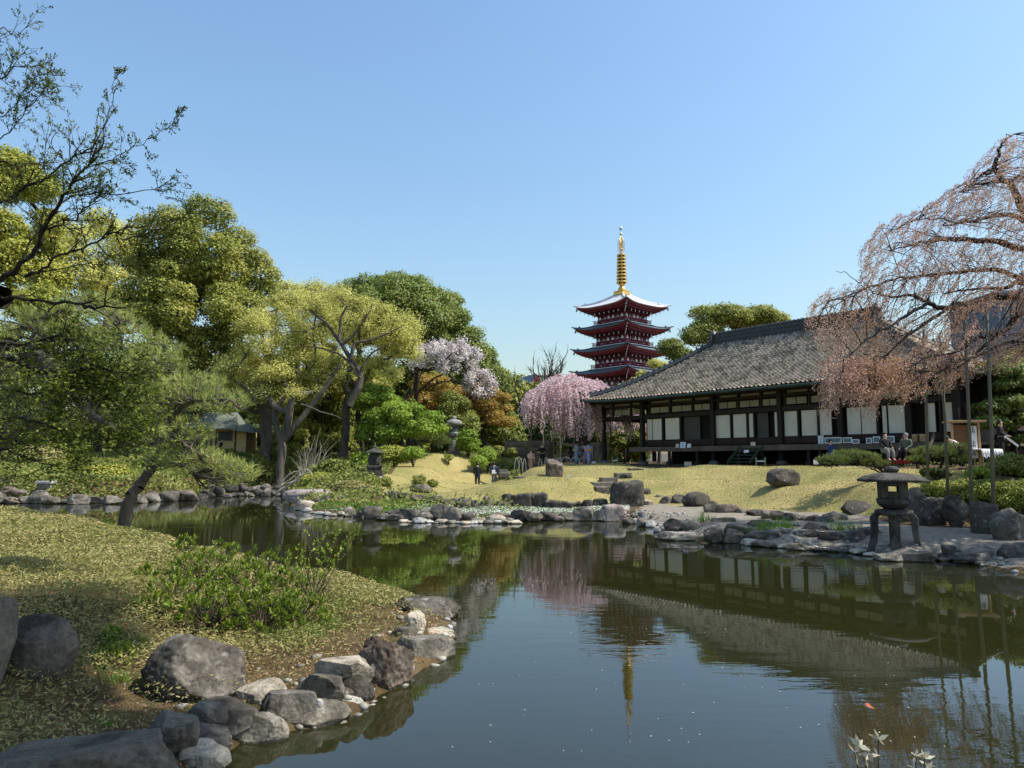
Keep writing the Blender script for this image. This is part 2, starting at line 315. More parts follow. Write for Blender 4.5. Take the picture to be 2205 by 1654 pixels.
# ============================================================ HALL
HL, HD, HT = 24.2, 13.28, 6.64          # eave length, depth, hip run
HE, HR, HG = 6.12, 10.12, 1.95          # eave, ridge, ground heights
dx, dy = .607, -.793
hall = thing('temple_hall', 'long dark wooden hall with white paper screens under a huge grey tiled roof', 'hall', (4.7, 50.6, 0), math.atan2(dy, dx))
def hloc(u, v, b):                       # direction (u,v) -> local (a, z) on the vertical plane local y = b
    rx, ry, rz = ray(u, v)
    ox, oy = 4.7 + .793*b, 50.6 + .607*b
    # (ox + a*dx)/(oy + a*dy) = rx/ry
    k = rx/ry; a = (k*oy - ox)/(dx - k*dy); Y = oy + a*dy
    return a, CAMZ + rz/ry*Y
def tile_mat():
    m, nt, b = nodes_of('sun_speckled_roof_tile'); N = nt.nodes; L = nt.links  # tile-to-tile contrast imitates sunlit tile faces and course shadows
    tc = N.new('ShaderNodeTexCoord'); vo = N.new('ShaderNodeTexVoronoi'); vo.inputs['Scale'].default_value = 3.7; L.new(tc.outputs['Object'], vo.inputs['Vector'])
    no = N.new('ShaderNodeTexNoise'); no.inputs['Scale'].default_value = .5; no.inputs['Detail'].default_value = 6; L.new(tc.outputs['Object'], no.inputs['Vector'])
    sx = N.new('ShaderNodeSeparateColor'); L.new(vo.outputs['Color'], sx.inputs[0])
    ad = N.new('ShaderNodeMath'); ad.operation = 'MULTIPLY_ADD'; L.new(sx.outputs[0], ad.inputs[0]); ad.inputs[1].default_value = .8
    nm = N.new('ShaderNodeMath'); nm.operation = 'MULTIPLY'; nm.inputs[1].default_value = .5; L.new(no.outputs['Fac'], nm.inputs[0]); L.new(nm.outputs[0], ad.inputs[2])
    cr = N.new('ShaderNodeValToRGB'); e = cr.color_ramp.elements; e[0].position = .2; e[0].color = (.08,.064,.045,1); e[1].position = 1.0; e[1].color = (.40,.325,.235,1)
    L.new(ad.outputs[0], cr.inputs[0]); L.new(cr.outputs[0], b.inputs['Base Color']); b.inputs['Roughness'].default_value = .6; b.inputs['Specular IOR Level'].default_value = .22
    return m
M['tile'] = tile_mat()
M['ridge'] = mat('dark_ridge_tile', [(.03,.032,.034),(.07,.072,.072)], 4, .5)
def roof_z(t, s, L):                     # t run from eave, s along eave
    q = t/HT; z = HE + (HR-HE)*(.66*q + .34*q*q)
    c = np.minimum(s, L - s); return z + .28*np.exp(-np.maximum(c, 0)/1.6)*np.exp(-t/1.5)
def slope(L, tmax, pitch=.275, course=.25):
    nc = int(round(L/pitch)); per = 8
    sv = np.linspace(0, L, nc*per + 1); fr = (sv/pitch) % 1.0
    wave = np.where(fr < .36, np.sin(fr/.36*math.pi)*.085, -np.sin((fr-.36)/.64*math.pi)*.015)
    rows = []; nr = int(round(tmax/course))
    for i in range(nr):
        t0, t1 = i*tmax/nr, (i+1)*tmax/nr
        rows += [(t0, .085), (t1, .0)]
    V = []
    jit = rng.normal(0, .006, (nr, nc*per+1)); 
    for j, (t, lift) in enumerate(rows):
        s = np.clip(sv, min(t, L/2), max(L - t, L/2)); inside = (sv > t) & (sv < L - t)
        jj = np.repeat(rng.normal(0, .008, nc), per); jj = np.append(jj, 0)
        z = roof_z(np.full_like(s, t), s, L) + np.where(inside, wave + lift + jj, -.03)
        V.append(np.stack([s, np.full_like(s, t), z], 1))
    V = np.concatenate(V); n = len(sv); r = len(rows); I = np.arange(n*r).reshape(r, n)
    F = np.stack([I[:-1,:-1].ravel(), I[:-1,1:].ravel(), I[1:,1:].ravel(), I[1:,:-1].ravel()], 1)
    A = V[F]; ar = np.abs(A[:,0,0]-A[:,1,0]) + np.abs(A[:,2,0]-A[:,3,0]); F = F[ar > 1e-5]
    return V, F
Vf, Ff = slope(HL, HT); Vs, Fs = slope(HD, HT)
def xf(V, ang, ox, oy): c, s_ = math.cos(ang), math.sin(ang); return np.stack([V[:,0]*c - V[:,1]*s_ + ox, V[:,0]*s_ + V[:,1]*c + oy, V[:,2]], 1)
allV = [Vf, xf(Vs, R(90), HL, 0), xf(Vf, R(180), HL, HD), xf(Vs, R(-90), 0, HD)]; allF = [Ff, Fs, Ff, Fs]
off = 0; FFs = []
for v_, f_ in zip(allV, allF): FFs.append(f_ + off); off += len(v_)
roof = link('roof', npmesh('roof', np.concatenate(allV), np.concatenate(FFs)), M['tile'], hall)
# soffit, fascia, rafters
b_ = MB()
b_.add([(0.1,0.1,HE-.08),(HL-.1,0.1,HE-.08),(HL-.1,HD-.1,HE-.08),(0.1,HD-.1,HE-.08),(1.9,1.9,HE+.30),(HL-1.9,1.9,HE+.30),(HL-1.9,HD-1.9,HE+.30),(1.9,HD-1.9,HE+.30)],
       [(0,4,5,1),(1,5,6,2),(2,6,7,3),(3,7,4,0),(4,7,6,5)])
for a in np.arange(.4, HL-.3, .42):
    b_.add([(a-.04,.12,HE-.19),(a+.04,.12,HE-.19),(a+.04,.12,HE-.09),(a-.04,.12,HE-.09),(a-.04,1.9,HE+.16),(a+.04,1.9,HE+.16),(a+.04,1.9,HE+.28),(a-.04,1.9,HE+.28)],
           [(0,1,2,3),(0,4,5,1),(1,5,6,2),(4,0,3,7)])
for yb in np.arange(.4, HD-.3, .42):
    for x0, x1 in ((.12,1.9),(HL-.12,HL-1.9)):
        b_.add([(x0,yb-.04,HE-.19),(x0,yb+.04,HE-.19),(x0,yb+.04,HE-.09),(x0,yb-.04,HE-.09),(x1,yb-.04,HE+.16),(x1,yb+.04,HE+.16),(x1,yb+.04,HE+.28),(x1,yb-.04,HE+.28)],[(0,1,2,3),(0,4,5,1),(1,5,6,2),(4,0,3,7)])
b_.build('rafters', M['darkwood'], roof)
fa = MB()
def edge_pts(n=40):
    out = []
    for s in np.linspace(0, HL, n): out.append((s, 0.0, float(roof_z(np.array([0.]), np.array([s]), HL)[0])))
    return out
ep = edge_pts()
for i in range(len(ep)-1):
    a, b = ep[i], ep[i+1]
    fa.add([(a[0],-.03,a[2]-.16),(b[0],-.03,b[2]-.16),(b[0],-.03,b[2]+.02),(a[0],-.03,a[2]+.02),(a[0],.12,a[2]-.16),(b[0],.12,b[2]-.16)], [(0,1,2,3),(0,4,5,1)])
fa.box(-.03,0,HE-.12,.1,HD,HE+.05).box(HL-.1,0,HE-.12,HL+.03,HD,HE+.05)
fa.build('fascia', M['darkwood'], roof)
g1 = [(s, -.13, z-.09) for s, y, z in ep]; MB().tube(g1, .085, 8).build('gutter', M['copper'], hall, smooth=True)
MB().tube([(HL+.13, y, HE-.02) for y in (0, HD)], .09, 8).build('gutter', M['copper'], hall, smooth=True)
# ridge stack with end ornaments
rx0, rx1, ry = HT-.1, HL-HT+.1, HD/2
rb = MB(); 
for i, (w, z0, z1) in enumerate([(.34,HR-.25,HR+.10),(.42,HR+.10,HR+.16),(.30,HR+.16,HR+.36),(.38,HR+.36,HR+.42),(.26,HR+.42,HR+.60)]):
    rb.box(rx0+.02*i, ry-w/2, z0, rx1-.02*i, ry+w/2, z1)
rb.tube([(rx0-.1, ry, HR+.66),(rx1+.1, ry, HR+.66)], .12, 8)
for x in np.arange(rx0+.1, rx1, .3): rb.cbox(x, ry, HR+.66, .05, .28, .26)
rg = rb.build('ridge', M['ridge'], roof)
for sx, x in ((-1, rx0-.05), (1, rx1+.05)):
    on = MB(); on.box(x-.12, ry-.42, HR-.3, x+.12, ry+.42, HR+.55); on.lathe([(.30,-.1),(.34,.05),(.2,.25),(.05,.4)], 8, (x, ry, HR+.6)); on.cbox(x+sx*.14, ry, HR+.2, .12, .5, .4)
    on.build('ridge_ornament', M['ridge'], rg, bevel=.04)
for (cx, cy, sx, sy) in ((0,0,1,1),(HL,0,-1,1),(0,HD,1,-1),(HL,HD,-1,-1)):
    pts = []
    for t in np.linspace(0.05, HT-.1, 26):
        L_ = HL; z = float(roof_z(np.array([t]), np.array([t]), L_)[0]); pts.append((cx+sx*t, cy+sy*t, z+.12))
    hb = MB().tube(pts, .17, 6); hb.tube([(x, y, z+.14) for x, y, z in pts], .1, 6)
    for (x, y, z) in pts: hb.cbox(x, y, z+.25, .13, .13, .16)
    hb.lathe([(.2,-.1),(.24,.1),(.1,.3)], 8, (pts[0][0], pts[0][1], pts[0][2]+.1))
    hb.build('hip_ridge', M['ridge'], roof)

WB = 1.55                                 # wall line behind the eave
FL = HG + 1.05                            # veranda floor
wallL, wallR = hloc(1385, 930, WB)[0], hloc(2062, 930, WB)[0]
wallL0 = hloc(1302, 930, WB)[0]
wb = MB()                                 # dark core behind the screens
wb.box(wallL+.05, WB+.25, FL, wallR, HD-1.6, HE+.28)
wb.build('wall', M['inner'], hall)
# beams
bm_ = MB(); bm_.box(wallL0-.1, WB-.12, 4.87, wallR+.12, WB+.10, 5.13)
bm_.box(wallL0-.1, WB-.10, 5.66, wallR+.12, WB+.09, 5.80); bm_.box(wallL0-.1, WB-.14, 6.0, wallR+.12, WB+.12, 6.22)
bm_.box(wallL0-.09, WB+.12, 4.87, wallL0+.1, HD-1.6, 5.13); bm_.box(wallL0-.09, WB+.13, 5.98, wallL0+.1, HD-1.6, 6.2)
bm_.box(wallL0-.1, HD-1.7, 4.9, wallL+.1, HD-1.5, 5.15)
bm_.build('beam', M['darkwood'], hall)
MB().box(wallL+.02, WB-.02, FL+.08, wallR, WB+.20, 3.44).build('wainscot', M['redwood'], hall)
vb = MB().box(wallL-.35, WB-.95, FL-.14, wallR+.9, WB-.1, FL).box(wallL-.35, WB-.98, FL-.30, wallR+.9, WB-.90, FL-.002)
vb.box(wallR+.15, WB-.1, FL-.14, wallR+.9, HD-1.5, FL-.004)
vb.build('veranda', M['oldwood'], hall)
POSTS = [1302, 1385, 1537, 1682, 1812, 1960, 2062]
for i, u in enumerate(POSTS):
    a = hloc(u, 930, WB)[0]
    w = .13 if i else .11
    p = MB().box(a-w, WB-w-.06, HG+.12, a+w, WB+w-.06, 6.05).build('post', M['darkwood'], hall, bevel=.01)
    MB().lathe([(.33,-.25),(.34,.0),(.25,.16),(.2,.17)], 10, (a, WB-.06, HG+.02)).build('footing', M['stone'], p)
for a in [hloc(u, 980, WB-.85)[0] for u in (1440,1500,1590,1640,1740,1765,1850,1905,2010)]:
    MB().box(a-.07, WB-.87, HG+.1, a+.07, WB-.73, FL-.15).lathe([(.2,-.2),(.2,.08),(.15,.14)], 8, (a, WB-.8, HG+.02)).build('short_post', M['darkwood'], hall)
for y in (HD-1.6, HD*.5):
    MB().box(wallL0-.11, y-.11, HG+.1, wallL0+.11, y+.11, 6.0).build('post', M['darkwood'], hall)
# intermediate studs and screens
for u in (1427.5, 1466, 1574, 1609, 1624, 1719.5, 1761.5, 1890, 1994, 2025):
    a = hloc(u, 920, WB)[0]; MB().box(a-.05, WB-.05, FL+.05, a+.05, WB+.12, 4.9).build('stud', M['darkwood'], hall)
def screen(u0, u1, m='shoji', z0=3.46, z1=4.85, off=.05, div=None):
    a0, a1 = hloc(u0, 920, WB)[0], hloc(u1, 920, WB)[0]
    s = MB().box(a0, WB+off, z0, a1, WB+off+.03, z1).build('paper_screen', M[m], hall)
    fr = MB(); w = .02
    for (x0, x1, q0, q1) in ((a0-.005,a0+w,z0,z1),(a1-w,a1+.005,z0,z1),(a0,a1,z0-.004,z0+w),(a0,a1,z1-w,z1+.004)): fr.box(x0, WB+off-.012, q0, x1, WB+off+.004, q1)
    for d_ in (div or []):
        ad = hloc(d_, 920, WB)[0]; fr.box(ad-.02, WB+off-.014, z0, ad+.02, WB+off+.002, z1)
    fr.build('frame', M['darkwood'], s); return s
for u0, u1, dv in [(1392,1424,[1403.5]),(1431,1462,None),(1540,1571,None),(1577,1607,None),(1611,1622,None),(1666,1677,None),(1687,1716,None),(1724,1760,None),(1763,1790,None),(1822,1886,[1853]),(1898,1909,None),(1911,1948,None),(1995,2014,None),(2033,2051,None)]:
    screen(u0, u1, div=dv)
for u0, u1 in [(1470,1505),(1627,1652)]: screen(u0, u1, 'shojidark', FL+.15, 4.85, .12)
for u0, u1 in [(1323,1356),(1361,1382),(1401,1440),(1447,1489),(1495,1529),(1548,1586),(1593,1635),(1642,1674),(1693,1738),(1747,1790),(1796,1805),(1820,1880),(1890,1950),(1970,2010),(2016,2056)]:
    um = (u0+u1)/2
    s = screen(u0, u1, 'transom', 5.20, 5.60, .03, [um])
    a0, a1 = hloc(u0, 870, WB)[0], hloc(u1, 870, WB)[0]; MB().box(a0, WB+.06, 5.83, a1, WB+.08, 5.98).build('transom_panel', M['transom'], hall)
tp = MB()
for u in (1320,1358.5,1398,1443.5,1492,1532,1546,1589.5,1638.5,1678,1690,1742.5,1793,1815,1885,1955,2013):
    a = hloc(u, 880, WB)[0]; tp.box(a-.05, WB-.06, 5.13, a+.05, WB+.09, 5.99)
tp.build_each('transom_post', M['darkwood'], hall)
# right hand end of the hall with a dim screen
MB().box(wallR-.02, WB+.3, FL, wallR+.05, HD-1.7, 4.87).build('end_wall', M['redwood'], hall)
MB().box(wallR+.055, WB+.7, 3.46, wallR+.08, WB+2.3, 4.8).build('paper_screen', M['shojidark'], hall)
# downpipe
a = hloc(1383, 930, WB-.35)[0]
MB().tube([(a-.15,-.1,HE-.1),(a-.15,.35,HE-.35),(a-.05,WB-.35,HE-.65),(a-.05,WB-.35,HG+.1)], .045, 8).build('downpipe', M['copper'], hall)
# stair
sa0, sa1 = hloc(1582, 985, WB-1.6)[0], hloc(1628, 985, WB-1.6)[0]
st = MB()
for i in range(5):
    z = HG+.1+i*.19; y = WB-2.15+i*.25
    st.box(sa0, y, z, sa1, y+.3, z+.05)
for a in (sa0-.05, sa1+.0): st.add([(a,WB-2.25,HG+.0),(a+.05,WB-2.25,HG),(a+.05,WB-.95,FL-.02),(a,WB-.95,FL-.02),(a,WB-2.25,HG+.2),(a+.05,WB-2.25,HG+.2),(a+.05,WB-.95,FL+.05),(a,WB-.95,FL+.05)], [(0,1,2,3),(4,7,6,5),(0,4,5,1),(1,5,6,2),(2,6,7,3),(3,7,4,0)])
M['greenwood'] = mat('mossy_green_boards', [(.03,.045,.035),(.055,.075,.055)], 3, .8)
st.build('staircase', M['greenwood'], hall)
# lean-to skirting under the floor, far side
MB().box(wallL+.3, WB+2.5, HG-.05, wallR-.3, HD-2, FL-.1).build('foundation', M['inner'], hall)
def on_hall(u, v, b): a, z = hloc(u, v, b); q = hall.location; return Vector((4.7 + a*dx + b*.793, 50.6 + a*dy + b*.607, z))
HROT = math.atan2(dy, dx)

# ============================================================ PAGODA
pc = P(1344.8, 990, 158)
pag = thing('pagoda', 'five-storey crimson pagoda with stacked grey roofs and tall golden spire behind the hall', 'pagoda', (pc.x, pc.y, 0), R(45 - 3.4))
pag_body = MB(); 
def pag_roof(half, zc, inner, rise, top, m_):
    """square roof with upturned corners; zc = eave height at mid-side"""
    n = 20; rows = 8; V = []; F = []
    for side in range(4):
        ca, sa = math.cos(side*math.pi/2), math.sin(side*math.pi/2); base = len(V)
        for j in range(rows+1):
            q = j/rows; hh = half + (inner-half)*q; zz = zc + rise*(.55*q+.45*q*q)
            for i in range(n+1):
                e = -1 + 2*i/n; up = .75*(abs(e)**3.2)*(1-q)**2
                x, y = hh*e, -hh*(1+.035*abs(e)**4*(1-q))
                V.append((x*ca - y*sa, x*sa + y*ca, zz + up))
        for j in range(rows):
            for i in range(n):
                a = base + j*(n+1)+i; F.append((a, a+1, a+n+2, a+n+1))
    me = npmesh('roof', V, F, True); r = link('roof', me, m_, pag)
    # eave edge: maroon board stack with white trim, and soffit
    for (dz0, dz1, ins, mm, nm) in ((-.18,-.02,.0,'white','eave_trim'),(-.55,-.18,.22,'red','eave_board'),(-.85,-.6,.9,'red','eave_board')):
        V = []; F = []
        for side in range(4):
            ca, sa = math.cos(side*math.pi/2), math.sin(side*math.pi/2); base = len(V)
            for i in range(n+1):
                e = -1+2*i/n; up = .75*abs(e)**3.2
                for dz, k in ((dz1,0),(dz0,0),(dz0,.5)):
                    hh = half-ins-k; x, y = hh*e, -hh*(1+.035*abs(e)**4)
                    V.append((x*ca-y*sa, x*sa+y*ca, zc+up*(1-ins*.3)+dz))
            for i in range(n):
                a = base+i*3; F += [(a, a+1, a+4, a+3), (a+1, a+2, a+5, a+4)]
        link(nm, npmesh(nm, V, F), M[mm if dz0 < -.19 else 'bluesteel' if not top else 'paleroof'], r)
    V = []; F = []
    for side in range(4):
        ca, sa = math.cos(side*math.pi/2), math.sin(side*math.pi/2); base = len(V)
        for i in range(n+1):
            e = -1+2*i/n; up = .75*abs(e)**3.2
            for hh, z, uu in ((half-.1, zc-.2, 1), (half-1.5, zc-.78, .55), (3.9, zc-1.25, 0)):
                x, y = hh*e, -hh; V.append((x*ca-y*sa, x*sa+y*ca, z+up*uu))
        for i in range(n):
            a = base+i*3; F += [(a, a+3, a+4, a+1), (a+1, a+4, a+5, a+2)]
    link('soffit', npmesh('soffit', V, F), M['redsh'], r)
    # rafter ends: white tips under the corner hip rafters and bracket noses
    wt = MB(); rb = MB(); dots = MB()
    for side in range(4):
        Mx = Matrix.Rotation(side*math.pi/2, 4, 'Z')
        for e in (-3.3,-2.0,-.7,.7,2.0,3.3):
            wt.cbox(e, -5.3, zc-1.28, .16, .10, .42, Mx); rb.box(e-.1, -5.25, zc-1.35, e+.1, -3.6, zc-1.05, Mx)
        for k in range(5):
            d_ = 4.6 + k*.62; wt.cbox(0, -d_*1.414, zc-1.5+k*.30+(.1 if k > 2 else 0), .15, .15, .34, Mx @ Matrix.Rotation(math.pi/4, 4, 'Z'))
        for k in range(-24, 25):
            e = k/24.0; hh = half-.35; dots.cbox(hh*e, -(hh+.04), zc-.56+.72*abs(e)**3.2, .06, .05, .07, Mx)
    wt.build_each('bracket_tip', M['white'], r); dots.build('rafter_end_pattern', M['white'], r); rb.build_each('bracket', M['redsh'], r)
    for side in range(4):                 # ridges down the corners
        ca = math.pi/4 + side*math.pi/2; pts = []
        for j in range(rows+1):
            q = j/rows; hh = (half + (inner-half)*q)*1.414*(1+.03*(1-q)); pts.append((hh*math.cos(ca), hh*math.sin(ca), zc + rise*(.55*q+.45*q*q)+.75*(1-q)**2+.12))
        pts.insert(0, (pts[0][0]*1.045, pts[0][1]*1.045, pts[0][2]+.12))
        MB().tube(pts, [.10]+[.16]*(len(pts)-1), 6).cbox(pts[3][0], pts[3][1], pts[3][2]+.22, .3, .3, .3).build('corner_ridge', m_, r)
        bx, by, bz = pts[1][0]*.965, pts[1][1]*.965, pts[1][2]-1.0
        MB().lathe([(.04,.45),(.05,.3),(.14,.26),(.17,-.1),(.2,-.2)], 8, (bx, by, bz)).build('wind_bell', M['ridge'], r)
    return r
zs = [15.75, 20.6, 25.5, 30.4, 35.25]; halves = [8.1, 7.85, 7.65, 7.4, 7.15]; bods = [5.2, 4.95, 4.65, 4.4, 4.15]
for k, (zc, hf, bh) in enumerate(zip(zs, halves, bods)):
    top = k == 4
    pag_roof(hf, zc, .9 if top else bods[k+1]-.1, 3.45 if top else 1.35, top, M['paleroof' if top else 'bluesteel'])
    z0 = (zs[k-1]+1.35) if k else 1.9
    bh_ = bh - .55
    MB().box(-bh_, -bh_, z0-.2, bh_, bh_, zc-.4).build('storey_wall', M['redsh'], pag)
    pl = MB(); cl = MB(); br = MB()
    for side in range(4):
        Mx = Matrix.Rotation(side*math.pi/2, 4, 'Z')
        for e in (-bh_, -bh_/3, bh_/3, bh_): cl.cbox(e, -bh_-.05, (z0+zc-1.9)/2+.1, .38, .38, zc-1.7-z0, Mx)
        for i, e in enumerate((-.86,-.52,-.17,.17,.52,.86)):
            x = e*bh_; zz = zc-2.05
            pl.add([Mx @ Vector(p) for p in ((x-.48,-bh_-.26,zz-.36),(x+.48,-bh_-.26,zz-.36),(x+.12,-bh_-.26,zz+.30),(x-.12,-bh_-.26,zz+.30),(x-.48,-bh_-.2,zz-.36),(x+.48,-bh_-.2,zz-.36))], [(0,1,2,3),(0,4,5,1)])
            if e in (-.52,.52): br.cbox(x, -bh_-.3, zz+.1, .16, .3, .9, Mx)
        for i, (dd, zz) in enumerate(((.30,zc-2.5),(.35,zc-1.62),(.75,zc-1.35))): br.cbox(0, -bh_-dd/2, zz, 2*bh_+dd*1.6, dd, .2, Mx)
        for e in (-.66,0,.66): pl.cbox(e*bh_, -bh_-.06, zc-2.95, .55, .1, .18, Mx)
        if k: # balcony and railing
            ry_ = bh+.25
            br.cbox(0, -ry_+.2, z0+.02, 2*ry_, .5, .16, Mx)
            for zz in (.38,.62,.9): cl.cbox(0, -ry_, z0+zz, 2*ry_+.7*(zz > .8), .09, .08, Mx)
            for e in np.linspace(-1, 1, 9): cl.cbox(e*ry_, -ry_, z0+.5, .12, .12, .9, Mx)
            pl.cbox(0, -ry_-.08, z0-.02, 2*ry_+.1, .06, .12, Mx)
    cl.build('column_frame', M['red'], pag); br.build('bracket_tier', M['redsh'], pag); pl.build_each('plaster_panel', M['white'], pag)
MB().box(-8.5,-8.5,1.5,8.5,8.5,3.4).build('podium', M['stone'], pag)
# spire
Z0 = 38.75; zf = lambda v: Z0 + (629-v)*.1095
sp_ = thing('x', None, None); bpy.data.objects.remove(sp_)
pole = MB().tube([(0,0,Z0-.3),(0,0,zf(504))], .14, 8).build('spire', M['gold'], pag)
MB().box(-1.35,-1.35,Z0-.25,1.35,1.35,Z0+.3).box(-1.2,-1.2,Z0+.3,1.2,1.2,Z0+.5).box(-1.35,-1.35,Z0+.5,1.35,1.35,Z0+.62).build('spire_base', M['gold'], pole, bevel=.04)
MB().lathe([(.85,.0),(.88,.3),(.75,.8),(.45,1.15),(.25,1.3)], 16, (0,0,Z0+.62)).build('spire_dome', M['gold'], pole, smooth=True)
MB().lathe([(.25,0),(.6,.15),(.75,.38),(.62,.5),(.35,.62),(.5,.8),(.3,.95)], 12, (0,0,Z0+1.85)).build('spire_lotus', M['gold'], pole)
for i in range(9):
    v = 604 - i*7.0; r_ = 1.13 - i*.025
    rgm = MB(); zz = zf(v)
    rgm.lathe([(r_*.82,-.14),(r_,-.17),(r_+.02,.0),(r_,.17),(r_*.82,.14),(r_*.82,-.14)], 20, (0,0,zz))
    rgm.lathe([(.3,-.22),(.3,.2)], 10, (0,0,zz))
    for k in range(4): rgm.cbox(0,0,zz,2*r_*.95,.1,.14, Matrix.Rotation(k*math.pi/4, 4, 'Z'))
    for k in range(8):
        t = k*math.pi/4; rgm.cbox((r_+.02)*math.cos(t), (r_+.02)*math.sin(t), zz-.28, .09, .09, .25)
    rgm.build('spire_ring', M['gold'], pole)
fl = MB()
for k in range(4):
    Mx = Matrix.Rotation(k*math.pi/2 + .3, 4, 'Z')
    for (r0, z0, r1, z1) in ((.15,542,.75,540),(.75,540,.85,528),(.85,528,.72,518),(.72,518,.3,511),(.3,511,.1,508),(.1,538,.55,531),(.55,531,.5,522),(.5,522,.15,516),(.2,530,.8,533),(.15,524,.8,526),(.15,518,.7,521),(.15,535,.7,537),(.35,540,.4,516)):
        fl.tube([Mx @ Vector((r0,0,zf(z0))), Mx @ Vector((r1,0,zf(z1)))], .05, 4)
fl.build('flame_finial', M['gold'], pole)
MB().lathe([(.05,-.32),(.24,-.2),(.33,0),(.24,.2),(.05,.34)], 12, (0,0,zf(503.5))).build('jewel', M['silver'], pole, smooth=True)
MB().lathe([(.05,-.4),(.28,-.28),(.40,0),(.28,.26),(.06,.45),(.02,.6)], 12, (0,0,zf(492))).tube([(0,0,zf(503)),(0,0,zf(494))], .06, 6).build('jewel', M['silver'], pole, smooth=True)

# ============================================================ VEGETATION
def unit(v): return v / np.maximum(np.linalg.norm(v, axis=-1, keepdims=True), 1e-9)
def rdir(n): return unit(rng.normal(size=(n, 3)))
def leaf_arrays(C, Nn, size, asp=.55, T=None, fold=.0):
    n = len(C); Nn = unit(Nn)
    if T is None: T = unit(np.cross(Nn, rdir(n)))
    B = unit(np.cross(Nn, T)); L = (size * rng.uniform(.65, 1.35, n))[:, None]; W = L * asp
    V = np.stack([C - T*L*.5, C + B*W*.5 - Nn*L*fold, C + T*L*.5, C - B*W*.5 - Nn*L*fold], 1).reshape(-1, 3)
    return V, np.arange(n*4).reshape(n, 4)
def merge(arrs):
    Vs, Fs, o = [], [], 0
    for v, f in arrs: Vs.append(v); Fs.append(f + o); o += len(v)
    return np.concatenate(Vs), np.concatenate(Fs)
def leaf_obj(name, arrs, m, parent=None):
    V, F = merge(arrs) if isinstance(arrs, list) else arrs
    return link(name, npmesh(name, V, F), m, parent)
def segs_mesh(segs, n=5):
    A = np.array(segs, float); p0, p1, r0, r1 = A[:, 0:3], A[:, 3:6], A[:, 6], A[:, 7]
    d = unit(p1 - p0); ref = np.where(np.abs(d[:, 2:3]) < .9, np.array([[0, 0, 1.]]), np.array([[1., 0, 0]]))
    a = unit(np.cross(d, ref)); b = np.cross(a, d); V = []
    for k in range(n):
        t = 2*math.pi*k/n; V.append(p0 + (a*math.cos(t) + b*math.sin(t))*r0[:, None])
    for k in range(n):
        t = 2*math.pi*k/n; V.append(p1 + d*(r1*.3)[:, None] + (a*math.cos(t) + b*math.sin(t))*r1[:, None])
    V = np.stack(V, 1).reshape(-1, 3); m = len(A); F = []
    base = np.arange(m)[:, None]*2*n
    for k in range(n):
        k2 = (k+1) % n; F.append(np.concatenate([base+k, base+k2, base+n+k2, base+n+k], 1))
    return V, np.concatenate(F)
def wood_obj(name, segs, m, parent, n=5):
    V, F = segs_mesh(segs, n); return link(name, npmesh(name, V, F, True), m, parent)
def path_segs(pts, r0, r1, wob=0.0, sub=3):
    """a smooth slightly crooked limb through 3-D points"""
    pts = [np.array(p, float) for p in pts]; out = []; q = []
    for i in range(len(pts)-1):
        pm = pts[max(i-1, 0)]; p0 = pts[i]; p1 = pts[i+1]; p2 = pts[min(i+2, len(pts)-1)]
        for k in range(sub):
            t = k/sub; q.append(.5*((2*p0) + (-pm+p1)*t + (2*pm-5*p0+4*p1-p2)*t*t + (-pm+3*p0-3*p1+p2)*t**3))
    q.append(pts[-1]); m = len(q)
    if wob: q = [q[0]] + [p + rng.normal(0, wob, 3) for p in q[1:-1]] + [q[-1]]
    for i in range(m-1):
        a = r0 + (r1-r0)*i/(m-1); b = r0 + (r1-r0)*(i+1)/(m-1); out.append((*q[i], *q[i+1], a, b))
    return out, q
def grow(p, d, length, r, depth, segs, tips, wander=.25, droop=-.0, kids=3, spread=.7, steps=4, shrink=.62):
    p = np.array(p, float); d = unit(np.array(d, float)); st = length/steps; pts = [(p.copy(), d.copy())]
    for i in range(steps):
        d = unit(d + rng.normal(0, wander, 3) + np.array([0, 0, droop])); q = p + d*st
        ra = r*(1 - .75*i/steps); rb_ = r*(1 - .75*(i+1)/steps)
        segs.append((*p, *q, max(ra, .002), max(rb_, .0015))); p = q; pts.append((p.copy(), d.copy()))
    if depth <= 0: tips.append((p, d, pts)); return
    for k in range(kids):
        j = rng.integers(1, steps+1); pp, dd = pts[j]
        nd = unit(dd + rng.normal(0, spread, 3)); grow(pp, nd, length*shrink*rng.uniform(.7, 1.2), r*.5, depth-1, segs, tips, wander, droop, kids, spread, steps, shrink)
    tips.append((p, d, pts))

